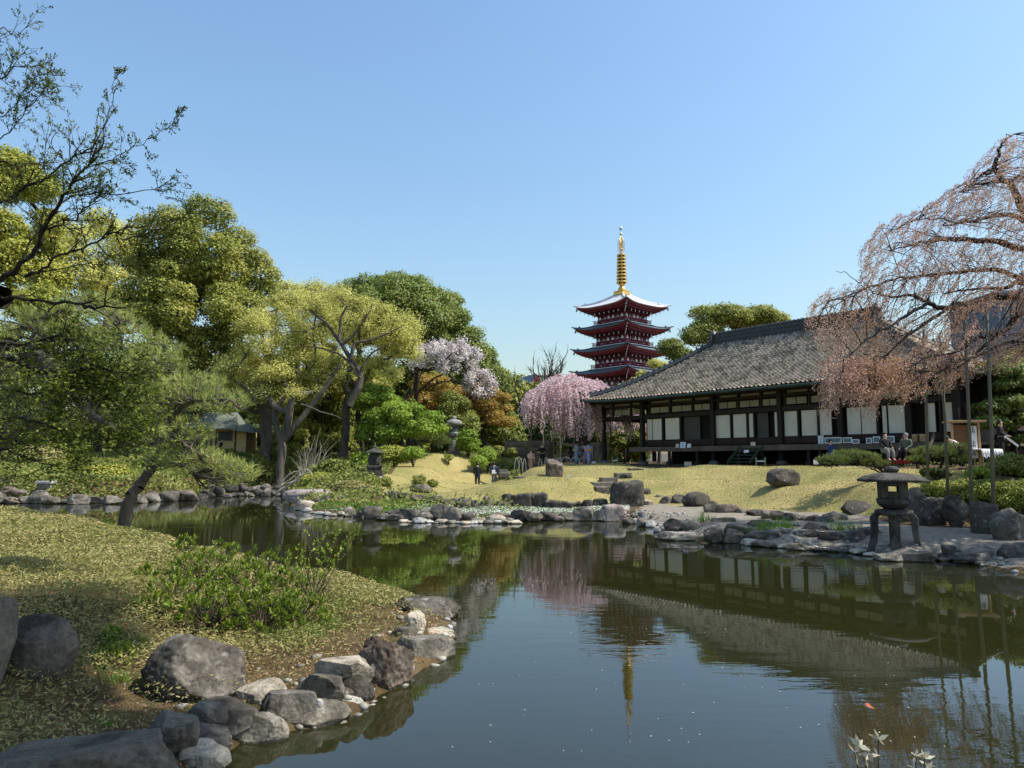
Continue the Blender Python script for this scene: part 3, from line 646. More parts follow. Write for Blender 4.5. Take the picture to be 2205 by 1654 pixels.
def lobes_from(E, n, lr, flat=.8, lowcut=-.55):
    """E: list of (centre, radii). returns lobe centres and radii spread over the ellipsoids' outer parts"""
    C, Rr = [], []; vol = np.array([e[1][0]*e[1][2] for e in E]); vol = vol/vol.sum()
    for (c, r), w in zip(E, vol):
        k = max(3, int(round(n*w))); cand = rdir(k*6); cand = cand[cand[:, 2] > lowcut][:k*4]; pick = []
        for q in cand:
            if all(np.linalg.norm(q-p_) > 1.55/math.sqrt(k) for p_ in pick): pick.append(q)
            if len(pick) >= k: break
        for q in pick:
            l = lr*rng.uniform(.72, 1.3); sh = np.array(r) - l*.75; sh = np.maximum(sh, .1)
            C.append(np.array(c) + q*sh*rng.uniform(.86, 1.05)); Rr.append([l*rng.uniform(.9, 1.2), l*rng.uniform(.9, 1.2), l*flat])
    return np.array(C), np.array(Rr)
def lobe_leaves(C, Rr, n, size0, asp=.6, thick=.38, lowkeep=.45, upbias=.55, cull=.72, scatter=.08):
    size = size0*1.28; A = (Rr[:, 0]*Rr[:, 2]); cnt = rng.multinomial(int(n*1.55), A/A.sum()); idx = np.repeat(np.arange(len(C)), cnt)
    u = rdir(len(idx)); keep = (u[:, 2] > -.15) | (rng.random(len(u)) < lowkeep); u = u[keep]; idx = idx[keep]
    ph = idx*1.7
    bump = 1 + .13*np.sin(u[:, 0]*7+ph)*np.sin(u[:, 1]*6+ph*1.3) + .10*np.sin(u[:, 2]*9+ph*.7)
    rad = (1 - thick*rng.random(len(u))**1.6)*bump
    X = C[idx] + u*Rr[idx]*rad[:, None] + rng.normal(0, scatter, (len(u), 3))*Rr[idx, :1]
    ok = np.ones(len(X), bool)
    for j in range(len(C)):
        dd = ((X - C[j])/Rr[j]); ok &= ~(((dd**2).sum(1) < cull*cull) & (idx != j))
    X, u = X[ok], u[ok]
    Nn = unit(u + np.array([0, 0, upbias]) + rng.normal(0, .55, X.shape))
    return leaf_arrays(X, Nn, size, asp, fold=.12)
def px_ell(l, depth=1.0):
    out = []
    for e in l:
        u, v, ru, rv, Y = e[:5]; c = P(u, v, Y); k = Y/FPX*1.02; rd = e[5] if len(e) > 5 else min(ru, rv*1.3)*k*depth
        out.append((np.array(c), (ru*k, rd, rv*k)))
    return out
def skeleton(base, C, r_base, fork, rr=None):
    """limbs from the trunk fork out to every lobe centre, thickness from what each limb carries"""
    nodes = [np.array(base, float)]; par = [-1]; f = np.array(fork, float)
    for k in range(1, 5): nodes.append(nodes[0] + (f-nodes[0])*k/4 + rng.normal(0, .06, 3)*(k < 4)); par.append(len(nodes)-2)
    order = np.argsort(np.linalg.norm(C - f, axis=1)); ends = []
    for j in order:
        c = C[j]; best, bc = 0, 1e9
        for i in range(3, len(nodes)):
            dd = c - nodes[i]; L = np.linalg.norm(dd); cost = L + .5*max(0, nodes[i][2]-c[2]) + .25*np.linalg.norm(nodes[i]-f)
            if cost < bc: best, bc = i, cost
        s = nodes[best]; L = np.linalg.norm(c-s); k = max(2, int(L/.8)); prev = best
        for q in range(1, k+1):
            t = q/k; p = s + (c-s)*t; p = p + np.array([0, 0, -.12*L*math.sin(math.pi*t)]) + (rng.normal(0, .09, 3)*min(1, L/2) if q < k else 0)
            nodes.append(p); par.append(prev); prev = len(nodes)-1
        ends.append(prev)
    w = np.zeros(len(nodes)); 
    for e in ends: w[e] += 1
    hc = np.zeros(len(nodes))
    for i in range(len(nodes)-1, 0, -1): hc[i] = max(hc[i], 0) + w[i]; hc[par[i]] += hc[i]
    tot = hc[1] if hc[1] else 1; rad = r_base*np.maximum((hc/tot), .004)**.43; segs = []
    rad[0] = r_base*1.35
    for i in range(1, len(nodes)):
        a, b = nodes[par[i]], nodes[i]; segs.append((*a, *b, min(rad[par[i]], rad[i]*1.7), rad[i]))
    return segs
BARK = {
 'grey': mat('grey_bark', [(.05,.042,.032),(.135,.115,.09)], 3, .9, .8, 14, stretch=(1,1,.35), dist=.03),
 'dark': mat('dark_bark', [(.018,.014,.012),(.05,.04,.032)], 4, .9, .6, 18, stretch=(1,1,.4)),
 'brown': mat('brown_bark', [(.05,.035,.025),(.11,.08,.06)], 4, .9, .6, 18, stretch=(1,1,.4)),
 'pale': mat('pale_dead_wood', [(.30,.25,.19),(.45,.39,.31)], 4, .9, .4, 20),
}
LM = {
 'olive': leafmat('olive_leaves', [(0.073,0.109,0.022),(0.209,0.251,0.045),(0.388,0.385,0.080),(0.501,0.418,0.111)]),
 'yellowgreen': leafmat('yellow_green_leaves', [(0.098,0.130,0.025),(0.277,0.309,0.051),(0.442,0.440,0.079),(0.538,0.488,0.112)]),
 'haze': leafmat('fresh_pale_leaves', [(0.276,0.293,0.076),(0.479,0.474,0.120),(0.607,0.585,0.164),(0.681,0.644,0.219)]),
 'domegreen': leafmat('deep_green_leaves', [(0.058,0.094,0.022),(0.144,0.206,0.045),(0.268,0.318,0.067),(0.371,0.374,0.094)]),
 'bright': leafmat('bright_spring_leaves', [(0.095,0.162,0.020),(0.202,0.302,0.032),(0.297,0.410,0.049),(0.380,0.454,0.076)]),
 'orange': leafmat('russet_leaves', [(0.178,0.140,0.030),(0.333,0.211,0.041),(0.400,0.257,0.047),(0.267,0.281,0.059)]),
 'dark': leafmat('shade_green_leaves', [(0.016,0.031,0.010),(0.046,0.078,0.021),(0.091,0.130,0.034),(0.143,0.169,0.052)]),
 'mid': leafmat('mid_green_leaves', [(0.056,0.087,0.020),(0.150,0.189,0.037),(0.280,0.299,0.056),(0.392,0.377,0.095)]),
 'white': leafmat('white_pink_blossom', [(0.486,0.392,0.370),(0.717,0.623,0.594),(0.748,0.718,0.726),(0.324,0.253,0.191)], trans=.3, nscale=.5),
 'pink': leafmat('pink_blossom', [(0.562,0.349,0.376),(0.804,0.559,0.570),(0.833,0.699,0.699),(0.833,0.700,0.733)], trans=.35, nscale=.6),
 'faded': leafmat('faded_weeping_blossom', [(0.420,0.272,0.228),(0.660,0.454,0.391),(0.718,0.518,0.432),(0.560,0.300,0.156),(0.579,0.328,0.147),(0.460,0.392,0.147)], trans=.45, nscale=.45),
 'needle': leafmat('blue_green_needles', [(0.099,0.144,0.040),(0.222,0.289,0.081),(0.395,0.433,0.115),(0.592,0.515,0.148)], trans=.2, nscale=.6),
 'needle2': leafmat('green_needles', [(0.067,0.112,0.033),(0.180,0.242,0.056),(0.337,0.354,0.094)], trans=.2),
 'near': leafmat('dark_foreground_leaves', [(0.032,0.051,0.011),(0.082,0.118,0.016),(0.160,0.219,0.029),(0.268,0.321,0.043)], trans=.35, nscale=.8),
 'sasa': leafmat('dry_dwarf_bamboo_leaves', [(0.123,0.154,0.036),(0.226,0.236,0.062),(0.389,0.338,0.133),(0.534,0.451,0.226)], trans=.3, nscale=.5),
 'azalea': leafmat('glossy_azalea_leaves', [(0.038,0.069,0.010),(0.105,0.168,0.017),(0.190,0.259,0.027),(0.257,0.305,0.048)], rough=.4, trans=.3),
 'grass': leafmat('fresh_grass_blades', [(.06,.13,.015),(.13,.26,.03),(.22,.33,.05)], trans=.3),
 'hedge': leafmat('yellow_green_hedge_leaves', [(0.100,0.125,0.022),(0.225,0.263,0.037),(0.375,0.400,0.062),(0.425,0.375,0.125)], trans=.3, nscale=.9),
}
def tree(name, label, cat, ells, lm, bark, base, fork, nlobes, lr, nleaf, lsize, rb=.25, group=None, flat=.8, asp=.6, thick=.38, twigs=0, cull=.72, lowkeep=.45, limbs=None, depth=1.0, scatter=.08, lowcut=-.55):
    base = np.array(base); t = thing(name, label, cat, tuple(base), 0, group)
    E = px_ell(ells, depth); C, Rr = lobes_from(E, nlobes, lr, flat, lowcut)
    segs = skeleton(base, C, rb, fork)
    if limbs:
        for pts, r0, r1 in limbs: segs += path_segs(pts, r0, r1, .03)[0]
    if twigs:
        for c, r in zip(C, Rr):
            for _ in range(twigs):
                d = rdir(1)[0]; d[2] = abs(d[2])*.8; e = c + d*r*.95; m_ = (c+e)/2 + rng.normal(0, .1, 3)
                segs.append((*c, *m_, .022, .014)); segs.append((*m_, *e, .014, .006))
    V, F = segs_mesh(segs, 6); V = V - base
    link('trunk', npmesh('trunk', V, F, True), BARK[bark], t)
    V, F = lobe_leaves(C, Rr, nleaf, lsize, asp, thick, lowkeep, .55, cull, scatter); V = V - base
    link('crown', npmesh('crown', V, F), LM[lm], t)
    return t
def gb(u, Y): g = G(u, Y); return (g.x, g.y, g.z - .1)
def pp(*q): return np.array(P(*q))

# ---- big trees on the left and behind the pond
tree('broadleaf_tree', 'tall rounded olive green tree with billowing clumps, highest crown left of the pond', 'tree',
     [(455,545,105,125,57),(372,560,95,125,56),(525,640,68,130,58),(430,680,125,110,56),(330,660,80,90,55),(470,760,95,75,57)], 'olive', 'dark', gb(412,57), P(412,800,57), 80, 1.25, 95000, .17, .42)
tree('broadleaf_tree', 'yellow green tree filling the left edge above the pines', 'tree',
     [(0,440,120,130,50),(50,560,95,120,49),(-40,620,120,120,49),(90,690,70,80,48)], 'yellowgreen', 'dark', gb(-10,50), P(0,760,50), 50, 1.15, 60000, .17, .35)
tree('broadleaf_tree', 'pale yellow tree between the leftmost crown and the highest olive crown', 'tree',
     [(205,545,115,100,64),(270,620,100,110,63),(150,650,100,100,62)], 'haze', 'grey', gb(210,64), P(210,760,64), 40, 1.3, 36000, .16, .3, thick=.7, twigs=4)
tree('broadleaf_tree', 'dense dark green dome of a tree behind the white cherry', 'tree',
     [(865,700,140,115,80),(945,720,75,110,80),(790,680,90,90,81),(1000,770,50,80,80)], 'domegreen', 'dark', gb(880,80), P(880,860,80), 85, 1.5, 80000, .22, .45)
tree('broadleaf_tree', 'lower dark green shoulder crown right of the dark dome', 'tree',
     [(1045,800,36,58,82),(1075,830,25,45,82),(1020,830,40,50,82)], 'domegreen', 'dark', gb(1045,82), P(1045,880,82), 24, 1.2, 16000, .2, .25)
tree('broadleaf_tree', 'bright olive tree with open limbs rising behind the left of the hall roof', 'tree',
     [(1565,690,85,42,78),(1640,690,52,38,79),(1510,722,42,34,77)], 'olive', 'grey', (*XY(1570,78), 1.8), P(1570,770,78), 26, 1.35, 30000, .2, .35, flat=.6, twigs=2)
tree('broadleaf_tree', 'small dark crown between pagoda and hall roof', 'tree',
     [(1447,750,24,20,72),(1470,770,25,16,72)], 'mid', 'dark', (*XY(1450,72), 1.8), P(1450,790,72), 8, .9, 7000, .17, .18)
tree('broadleaf_tree', 'feathery light green treetop in front of the pagoda beside the roof slope', 'tree',
     [(1420,800,48,30,66),(1400,830,40,26,66)], 'haze', 'grey', (*XY(1420,66), 1.8), P(1420,850,66), 12, .7, 7000, .13, .15, thick=.8, twigs=5)
zk = lambda l, Y: [pp(u, v, Y) for u, v in l]
tree('spreading_tree', 'wide pale green spreading tree with bare dark limbs fanning above the green maple', 'tree',
     [(735,700,110,92,51),(825,720,80,75,51),(650,690,90,72,54),(870,745,42,50,50),(760,800,120,45,51)], 'haze', 'grey', gb(738,52), P(752,850,51), 90, .75, 46000, .105, .30, flat=.6, thick=.95, scatter=.26, twigs=8, asp=.5, cull=.45, lowkeep=.8,
     limbs=[(zk([(752,874),(777,815),(756,774),(730,733),(703,697),(668,668)], 48.5), .26, .07), (zk([(756,774),(765,742),(795,733),(839,715),(870,700)], 48.3), .14, .03), (zk([(730,733),(733,691),(745,660),(724,638)], 48.2), .12, .03),
            (zk([(738,740),(786,691),(800,660)], 48.4), .1, .03), (zk([(777,815),(740,770),(700,752),(640,745)], 48.4), .12, .03), (zk([(703,697),(660,712),(615,715)], 48.5), .07, .02), (zk([(777,800),(800,760),(845,740)], 48.4), .1, .02)])
tree('spreading_tree', 'pale olive tree on a forked grey trunk leaning over the far shore', 'tree',
     [(590,740,85,95,50),(540,800,75,70,50),(620,830,85,60,49),(640,770,70,60,50),(470,870,60,30,49)], 'haze', 'grey', gb(602,47.5), P(608,945,48), 70, .7, 34000, .105, .27, flat=.6, thick=.95, scatter=.26, twigs=8, asp=.5, cull=.45, lowkeep=.8,
     limbs=[(zk([(606,950),(591,889),(618,845),(600,800)], 48), .24, .06), (zk([(606,955),(665,880),(703,830),(735,780)], 48), .26, .08), (zk([(647,871),(690,885),(735,902)], 47.5), .07, .03)])
tree('spreading_tree', 'short thick grey trunk with thin foliage beside the tea hut', 'tree',
     [(565,870,60,35,53),(530,850,50,30,53)], 'haze', 'grey', gb(571,52), P(574,898,52), 10, .8, 7000, .12, .42, flat=.6, thick=.8, twigs=5)
tree('broadleaf_tree', 'thin brownish treetop between the highest olive crown and the dark dome', 'tree',
     [(615,640,50,42,66),(680,640,55,38,66)], 'haze', 'brown', gb(640,66), P(640,760,66), 16, .9, 10000, .13, .2, thick=.85, twigs=12)
# cherry with white blossom
tree('cherry_tree', 'white flowering cherry in front of the dark green dome', 'tree',
     [(925,775,45,42,60),(985,775,58,48,60),(1035,830,42,40,60),(950,760,40,30,61)], 'white', 'dark', gb(893,60), P(896,850,60), 60, .42, 8000, .11, .17, thick=.98, twigs=4, asp=.9, cull=.0, lowkeep=1, scatter=.28,
     limbs=[(zk([(894,850),(903,815),(925,780)], 59.5), .09, .03), (zk([(898,848),(935,815),(985,795),(1020,775)], 59.5), .1, .03), (zk([(915,840),(955,822),(1000,822),(1040,820)], 59.4), .07, .02), (zk([(968,845),(990,825),(1010,815)], 59.4), .07, .02)])
tree('maple_tree', 'russet orange maple under the white cherry', 'tree',
     [(1045,865,62,48,63),(985,855,55,32,63),(1075,900,36,34,62),(1005,895,45,25,62)], 'orange', 'dark', gb(1040,63), P(1040,920,63), 30, .8, 24000, .12, .16, flat=.5, thick=.7, twigs=4)
tree('maple_tree', 'vivid green maple spreading low behind the small stone lantern', 'tree',
     [(805,860,55,45,51),(865,895,85,38,50),(905,925,60,32,50),(820,930,60,34,50),(800,985,42,28,49)], 'bright', 'dark', gb(862,51), P(855,930,50), 40, .8, 36000, .12, .16, flat=.5, thick=.7, twigs=4, cull=.6,
     limbs=[(zk([(872,975),(862,935),(850,905),(800,880)], 49.6), .14, .04), (zk([(860,925),(890,905),(925,895)], 49.6), .08, .03)])
tree('evergreen_tree', 'grey green evergreen beside the tall stone lantern', 'tree', [(975,885,36,42,58),(1005,915,28,30,58)], 'mid', 'dark', gb(975,58), P(975,920,58), 14, .7, 9000, .14, .15)
tree('evergreen_tree', 'dark evergreen behind the tea hut', 'tree', [(520,900,60,50,62),(560,940,45,50,62),(460,870,60,40,62)], 'dark', 'dark', gb(530,62), P(530,930,62), 20, .9, 15000, .17, .2)
def far_tree(i, u, v, ru, rv, Y, lm, lab, n=9000, ls=.2):
    tree('background_tree', lab, 'tree', [(u, v, ru, rv, Y), (u+ru*.4, v+rv*.5, ru*.7, rv*.7, Y)], lm, 'dark', (*XY(u, Y), 2.0), P(u, v+rv*.9, Y), 14, max(.7, rv*Y/FPX*.38), n, ls, .2, group='trees closing the view behind the garden')
for i, a in enumerate([
 (40,780,130,90,58,'mid','mid green tree behind the big leaning pine at far left'),
 (210,790,110,90,60,'yellowgreen','yellowish tree behind the pine needles left of the tea hut'),
 (330,800,90,90,62,'mid','green tree left behind the tea hut roof'),
 (700,880,70,80,60,'mid','shaded green tree between forked trunk and green maple'),
 (650,950,60,50,56,'yellowgreen','yellow green bushy tree right of the forked grey trunk'),
 (690,800,80,60,57,'haze','pale green tree filling the space between the two spreading trees'),
 (770,850,60,50,56,'haze','pale yellow tree under the wide spreading crown'),
 (610,900,60,45,58,'yellowgreen','yellow green tree behind the forked grey trunk'),
 (780,820,60,60,64,'yellowgreen','yellow tree behind the vivid green maple'),
 (930,860,60,60,70,'orange','bronze tree behind the vivid green maple'),
 (1080,930,45,60,66,'mid','green tree above the board fence left of the pink cherry'),
 (1150,920,50,60,70,'dark','dark tree behind the left half of the pink cherry'),
 (1230,930,50,65,72,'dark','dark tree behind the kimono group'),
 (1300,930,45,60,70,'mid','green tree seen under the left end of the hall eaves'),
 (1350,945,45,50,64,'mid','layered green shrub tree in the open bay of the hall'),
 (1410,900,60,40,90,'mid','green tree hidden behind the hall roof edge'),
]): far_tree(i, a[0], a[1], a[2], a[3], a[4], a[5], a[6])
tree('evergreen_tree', 'dark layered evergreen at the right end of the hall', 'tree', [(2150,850,75,90,33.5),(2225,830,80,100,34),(2120,900,50,50,33),(2210,930,70,60,33)], 'domegreen', 'dark', (*XY(2190,33.5), 1.8), P(2180,930,33.5), 46, .55, 42000, .10, .2, flat=.45)
# woodland mass closing the horizon
def woodland():
    C = []; Rr = []
    for u in np.arange(-900, 1340, 26):
        for k in range(5):
            Y = rng.uniform(86, 100); v = (rng.uniform(850, 980) if u > 1000 else rng.uniform(800, 980)) if k < 3 else 985
            C.append(pp(u + rng.uniform(-15, 15), v, Y)); r = rng.uniform(1.6, 2.8); Rr.append([r*1.2, r, r])
    for u in np.arange(2150, 3000, 30):
        for k in range(4):
            C.append(pp(u, rng.uniform(780, 960), rng.uniform(62, 80))); r = rng.uniform(1.5, 2.6); Rr.append([r*1.2, r, r])
    V, F = lobe_leaves(np.array(C), np.array(Rr), 150000, .62, .7, .3, .5, .5, .3)
    o = leaf_obj('woodland', (V, F), LM['mid']); tag(o, 'distant belt of mixed green trees behind the garden', 'woodland', kind='stuff')
woodland()

# ---- bare trees beyond the pink cherry
def bare_tree(label, u, Y, vb, fan, n, L, r, base_v=None):
    b = P(u, vb, Y); base = (b.x, b.y, 1.8); t = thing('bare_tree', label, 'tree', base)
    segs = [(b.x, b.y, 1.8, b.x, b.y, b.z, r*1.3, r)]; tips = []
    for k in range(n):
        a = (k/(n-1)-.5)*fan; grow(b, (math.sin(a), rng.uniform(-.4,.4), math.cos(a)), L*rng.uniform(.8,1.1), r*.5, 2, segs, tips, .10, .05, 3, .28, 5, .6)
    V, F = segs_mesh(segs, 4); link('trunk', npmesh('trunk', V - np.array(base), F), BARK['brown'], t)
bare_tree('leafless tree with fan of upright branches behind the pink weeping cherry', 1183, 95, 868, 1.05, 16, 3.9, .34)
bare_tree('small leafless tree left of the pink weeping cherry', 1122, 70, 880, 1.3, 5, 2.2, .20)

# ---- pink weeping cherry
def strand_leaves(starts, dirs, lens, per_m, size, grav=.5, asp=.8, wood=None, rw=.006):
    arr = []; segs = []
    n = len(starts); S0 = np.array(starts); D = unit(np.array(dirs)); Ls = np.array(lens)
    cnt = np.maximum(3, (Ls*per_m).astype(int)); idx = np.repeat(np.arange(n), cnt); s = rng.random(len(idx))
    def at(i, t):
        L = Ls[i][:, None]; tt = t[:, None]
        hor = D[i]*L*(tt - .42*tt*tt)*(1-grav*.5); dz = -L*grav*(tt**1.55)
        p = S0[i] + hor; p[:, 2] += dz[:, 0]; return p
    X = at(idx, s) + rng.normal(0, .035, (len(idx), 3))
    T = unit(rng.normal(0, .6, X.shape) + np.array([0, 0, -1.])); Nn = unit(np.cross(T, rdir(len(T))))
    V = leaf_arrays(X, Nn, size, asp, T)
    if wood is not None:
        ts = np.linspace(0, 1, 6)
        for a, b in zip(ts[:-1], ts[1:]):
            i = np.arange(n); p0 = at(i, np.full(n, a)); p1 = at(i, np.full(n, b)); segs.append(np.concatenate([p0, p1, np.full((n,1), rw*(1-a*.6)), np.full((n,1), rw*(1-b*.6))], 1))
        segs = np.concatenate(segs)
    return V, segs
pcb = P(1262, 1000, 53); t = thing('weeping_cherry', 'pink weeping cherry in full bloom propped on poles left of the hall', 'tree', (pcb.x, pcb.y, 1.9))
pco = np.array((pcb.x, pcb.y, 1.9)); segs = []
segs += path_segs([pco, pp(1260,930,53), pp(1245,880,53), pp(1230,840,53)], .28, .12, .05)[0]
for l in ([(1245,885),(1200,855),(1160,865),(1135,890)],[(1240,870),(1270,835),(1300,835),(1320,850)],[(1232,850),(1200,830),(1180,840)],[(1245,880),(1290,880),(1325,895)],[(1235,850),(1225,815)]):
    segs += path_segs([pp(u, v, 53 + rng.uniform(-1.5,1.5)) for u, v in l], .12, .03, .06)[0]
st, di, le = [], [], []
dome = [(1222,855,74,48,53,0),(1165,885,45,50,53,0),(1275,865,60,45,53,0),(1222,885,80,45,53,0),(1310,880,26,30,54,0)]
for (u, v, ru, rv, Y, _) in dome:
    k = Y/FPX; c = pp(u, v, Y); n = int(ru*7)
    q = rdir(n); q[:, 2] = np.abs(q[:, 2]); X = c + q*np.array([ru*k, 2.6, rv*k])*rng.uniform(.75, 1, (n,1))
    # curtains: uneven hem
    for p, dd in zip(X, q):
        pu = 1102.5 + p[0]/p[1]*FPX
        hem = 915 + 34*math.sin(pu*.11) + 22*math.sin(pu*.043+1)
        if 1222 < pu < 1278: hem = 968
        if 1140 < pu < 1165: hem = 935
        zb = P(pu, hem, p[1]).z; L = max(.5, (p[2]-zb)*rng.uniform(.35, 1.0)); st.append(p); di.append((dd[0], dd[1], .25)); le.append(L*1.1)
V1, sg = strand_leaves(st, di, le, 17, .10, .85, .85, True, .008)
V, F = segs_mesh(np.concatenate([np.array(segs), sg]), 4); link('trunk', npmesh('trunk', V-pco, F), BARK['brown'], t)
link('blossom', npmesh('blossom', V1[0]-pco, V1[1]), LM['pink'], t)
for j, (u, vt, Y, r) in enumerate([(1143,900,52,.06),(1169,915,52.5,.05),(1181,905,53,.05),(1206,900,52,.05),(1246,880,53.5,.06),(1286,895,53,.06),(1313,905,53,.05)]):
    a = P(u, vt, Y); o = MB().tube([(0,0,0),(0.05,0,a.z-gz(a.x,a.y))], r, 7).build('support_pole', M['drybamboo'] if j % 2 else M['oldwood'], None, (a.x, a.y, gz(a.x, a.y)-.05))
    tag(o, ['pale pole propping the pink cherry at its left edge beside the person in orange','thin pole beside the dark dressed visitor under the pink cherry','thin pole third from the left under the pink cherry','straight pole under the middle of the pink cherry','stout pole beside the kimono group','slim pole between kimono group and the hall','slim pole nearest the hall corner post'][j], 'pole', 'poles propping the pink cherry')
# second pink tree seen through the open bay
t2 = thing('weeping_cherry', 'small pink cherry glimpsed through the open bay at the hall corner', 'tree', tuple(gb(1345,60)))
c = pp(1350,905,60); q = rdir(260); q[:,2] = np.abs(q[:,2]); V1, sg = strand_leaves(list(c + q*np.array([1.3,.9,.5])), list(q+np.array([0,0,.2])), list(rng.uniform(.4,1.6,260)), 14, .11, .85, .85, True, .01)
o0 = np.array(t2.location); V, F = segs_mesh(np.concatenate([sg, np.array(path_segs([o0, pp(1350,900,60)], .12, .06)[0])]), 4)
link('trunk', npmesh('trunk', V-o0, F), BARK['brown'], t2); link('blossom', npmesh('blossom', V1[0]-o0, V1[1]), LM['pink'], t2)

# ---- large weeping cherry at the right edge
def in_poly(x, y, poly): return sdist(np.array([x]), np.array([y]), np.array(poly))[0] < 0
WSIL = [(2300,230),(2205,292),(2165,300),(2120,345),(2085,385),(2045,412),(2000,448),(1945,466),(1900,492),(1874,522),(1870,575),(1850,612),(1800,628),(1758,650),(1750,690),(1775,740),(1800,800),(1790,850),(1850,860),(1960,860),(2080,820),(2150,790),(2300,770)]
wb_ = XY(2330, 21); wo = np.array((wb_[0], wb_[1], 1.4)); t = thing('weeping_cherry', 'huge weeping cherry with faded pink blossom and bronze leaves reaching in from the right edge', 'tree', tuple(wo))
segs = []; limbs = []
def limb(l, Y0, Y1, r0, r1):
    n = len(l); pts = [pp(u, v, Y0 + (Y1-Y0)*i/(n-1)) for i, (u, v) in enumerate(l)]; s, q = path_segs(pts, r0, r1, .02, 4); segs.extend(s); limbs.append(q)
segs += path_segs([wo, pp(2335,900,21), pp(2310,700,21), pp(2290,560,21)], .42, .22, .05)[0]
limb([(2290,560),(2240,500),(2205,453),(2181,406),(2142,367),(2150,336),(2156,310),(2183,289)], 21, 20, .15, .015)
limb([(2240,500),(2173,462),(2116,471),(2064,480),(2030,484)], 21, 19.5, .09, .015)
limb([(2290,560),(2205,535),(2129,518),(2033,515),(2004,520),(1960,528),(1920,540)], 21, 19, .12, .01)
limb([(2310,700),(2205,640),(2100,650),(2040,665),(1997,652),(1970,637),(1924,640),(1880,632)], 21, 18.6, .13, .012)
limb([(2310,690),(2205,611),(2168,619),(2103,622),(2030,632)], 21, 20, .10, .015)
limb([(2330,640),(2205,671),(2160,715),(2138,726),(2077,783),(2040,800)], 20, 18.5, .10, .015)
limb([(2138,726),(2097,727),(2063,758),(1990,772),(1930,812)], 19, 17.8, .06, .012)
limb([(2205,600),(2140,580),(2070,585),(1990,595),(1925,600),(1865,622),(1820,645)], 21.5, 20, .08, .01)
limb([(2142,367),(2110,380),(2090,400),(2060,412)], 20.2, 19.6, .035, .008)
limb([(2064,480),(2020,470),(1965,478),(1915,500)], 19.6, 19.2, .03, .008)
limb([(1997,652),(1940,690),(1880,720),(1835,760),(1815,800)], 18.8, 17.8, .05, .01)
limb([(2040,665),(1960,720),(1900,770),(1870,810)], 19, 18, .05, .01)
limb([(1865,622),(1810,640),(1775,660),(1760,690)], 19.6, 19, .025, .006)
limb([(2280,760),(2205,735),(2120,760),(2040,790),(1985,830)], 20, 19, .07, .012)
limb([(2250,480),(2215,400),(2230,330)], 21, 21, .07, .012)
limb([(1800,585),(1822,590),(1850,610)], 19.4, 19.4, .006, .012)
st, di, le = [], [], []
tries = 0
while len(st) < 2750 and tries < 30000:
    tries += 1; u = rng.uniform(1750, 2290); v = rng.uniform(290, 850)
    if not in_poly(u, v, WSIL): continue
    if ((u-1985)/62)**2 + ((v-662)/16)**2 < 1 or ((u-2100)/50)**2 + ((v-500)/10)**2 < 1 or ((u-2150)/40)**2+((v-690)/25)**2 < 1: continue
    Y = rng.uniform(17.8, 22.5); st.append(pp(u, v-8, Y)); tilt = 1.0 if v < 620 else .55
    di.append((-tilt*rng.uniform(.5, 1.3), rng.uniform(-.3, .3), rng.uniform(-.1, .35))); le.append(rng.uniform(.35, .95))
for k in range(420):                          # long curtain at lower left
    u = rng.uniform(1785, 1965) ; v = rng.uniform(770, 885 - 55*abs(math.sin(u*.035))); st.append(pp(u, v, rng.uniform(17.6, 19))); di.append((-.35*rng.random(), rng.uniform(-.2,.2), .1)); le.append(rng.uniform(.5, 1.25)*(1.0 if u < 1900 else .6))
V1, sg = strand_leaves(st, di, le, 52, .039, .62, .6, True, .004)
# side twigs joining strands to limbs
allp = np.array([p for q in limbs for p in q])
for p in st[::7]:
    j = np.argmin(((allp - p)**2).sum(1)); q = allp[j]; m_ = (p+q)/2 + np.array([0,0,.1]) + rng.normal(0,.05,3); segs.append((*q, *m_, .014, .010)); segs.append((*m_, *p, .010, .005))
V, F = segs_mesh(np.concatenate([np.array(segs), sg]), 5); link('trunk', npmesh('trunk', V-wo, F), BARK['dark'], t)
link('blossom', npmesh('blossom', V1[0]-wo, V1[1]), LM['faded'], t)
M['pole'] = mat('weathered_olive_pole', [(.11,.10,.06),(.20,.18,.12)], 3, .8, .2, 20, stretch=(1,1,.1))
POLES = [('tall support pole nearest the hall paper screens', 1995, 1012, 1988, 700, 21.8, .055),('tall support pole second from the left behind the low hedge', 2038, 1016, 2024, 725, 21.5, .055),('tall support pole standing on the gravel between the large boulders', 2094, 1148, 2077, 690, 18.9, .06),('tall support pole at the far right standing on the gravel by the boulders', 2141, 1152, 2124, 660, 18.6, .06)]
for lab, u0, v0, u1, v1, Y, r in POLES:
    a = P(u0, v0, Y); g = gz(a.x, a.y); b = P(u1, v1, Y); o = MB().tube([(0,0,-.1),((b.x-a.x)*.5+.02,0,(b.z-g)*.5),(b.x-a.x,0,b.z-g)], [r*.85, r*.72, r*.58], 8).build('support_pole', M['pole'], None, (a.x, a.y, g), True)
    tag(o, lab, 'pole', 'poles propping the great weeping cherry')

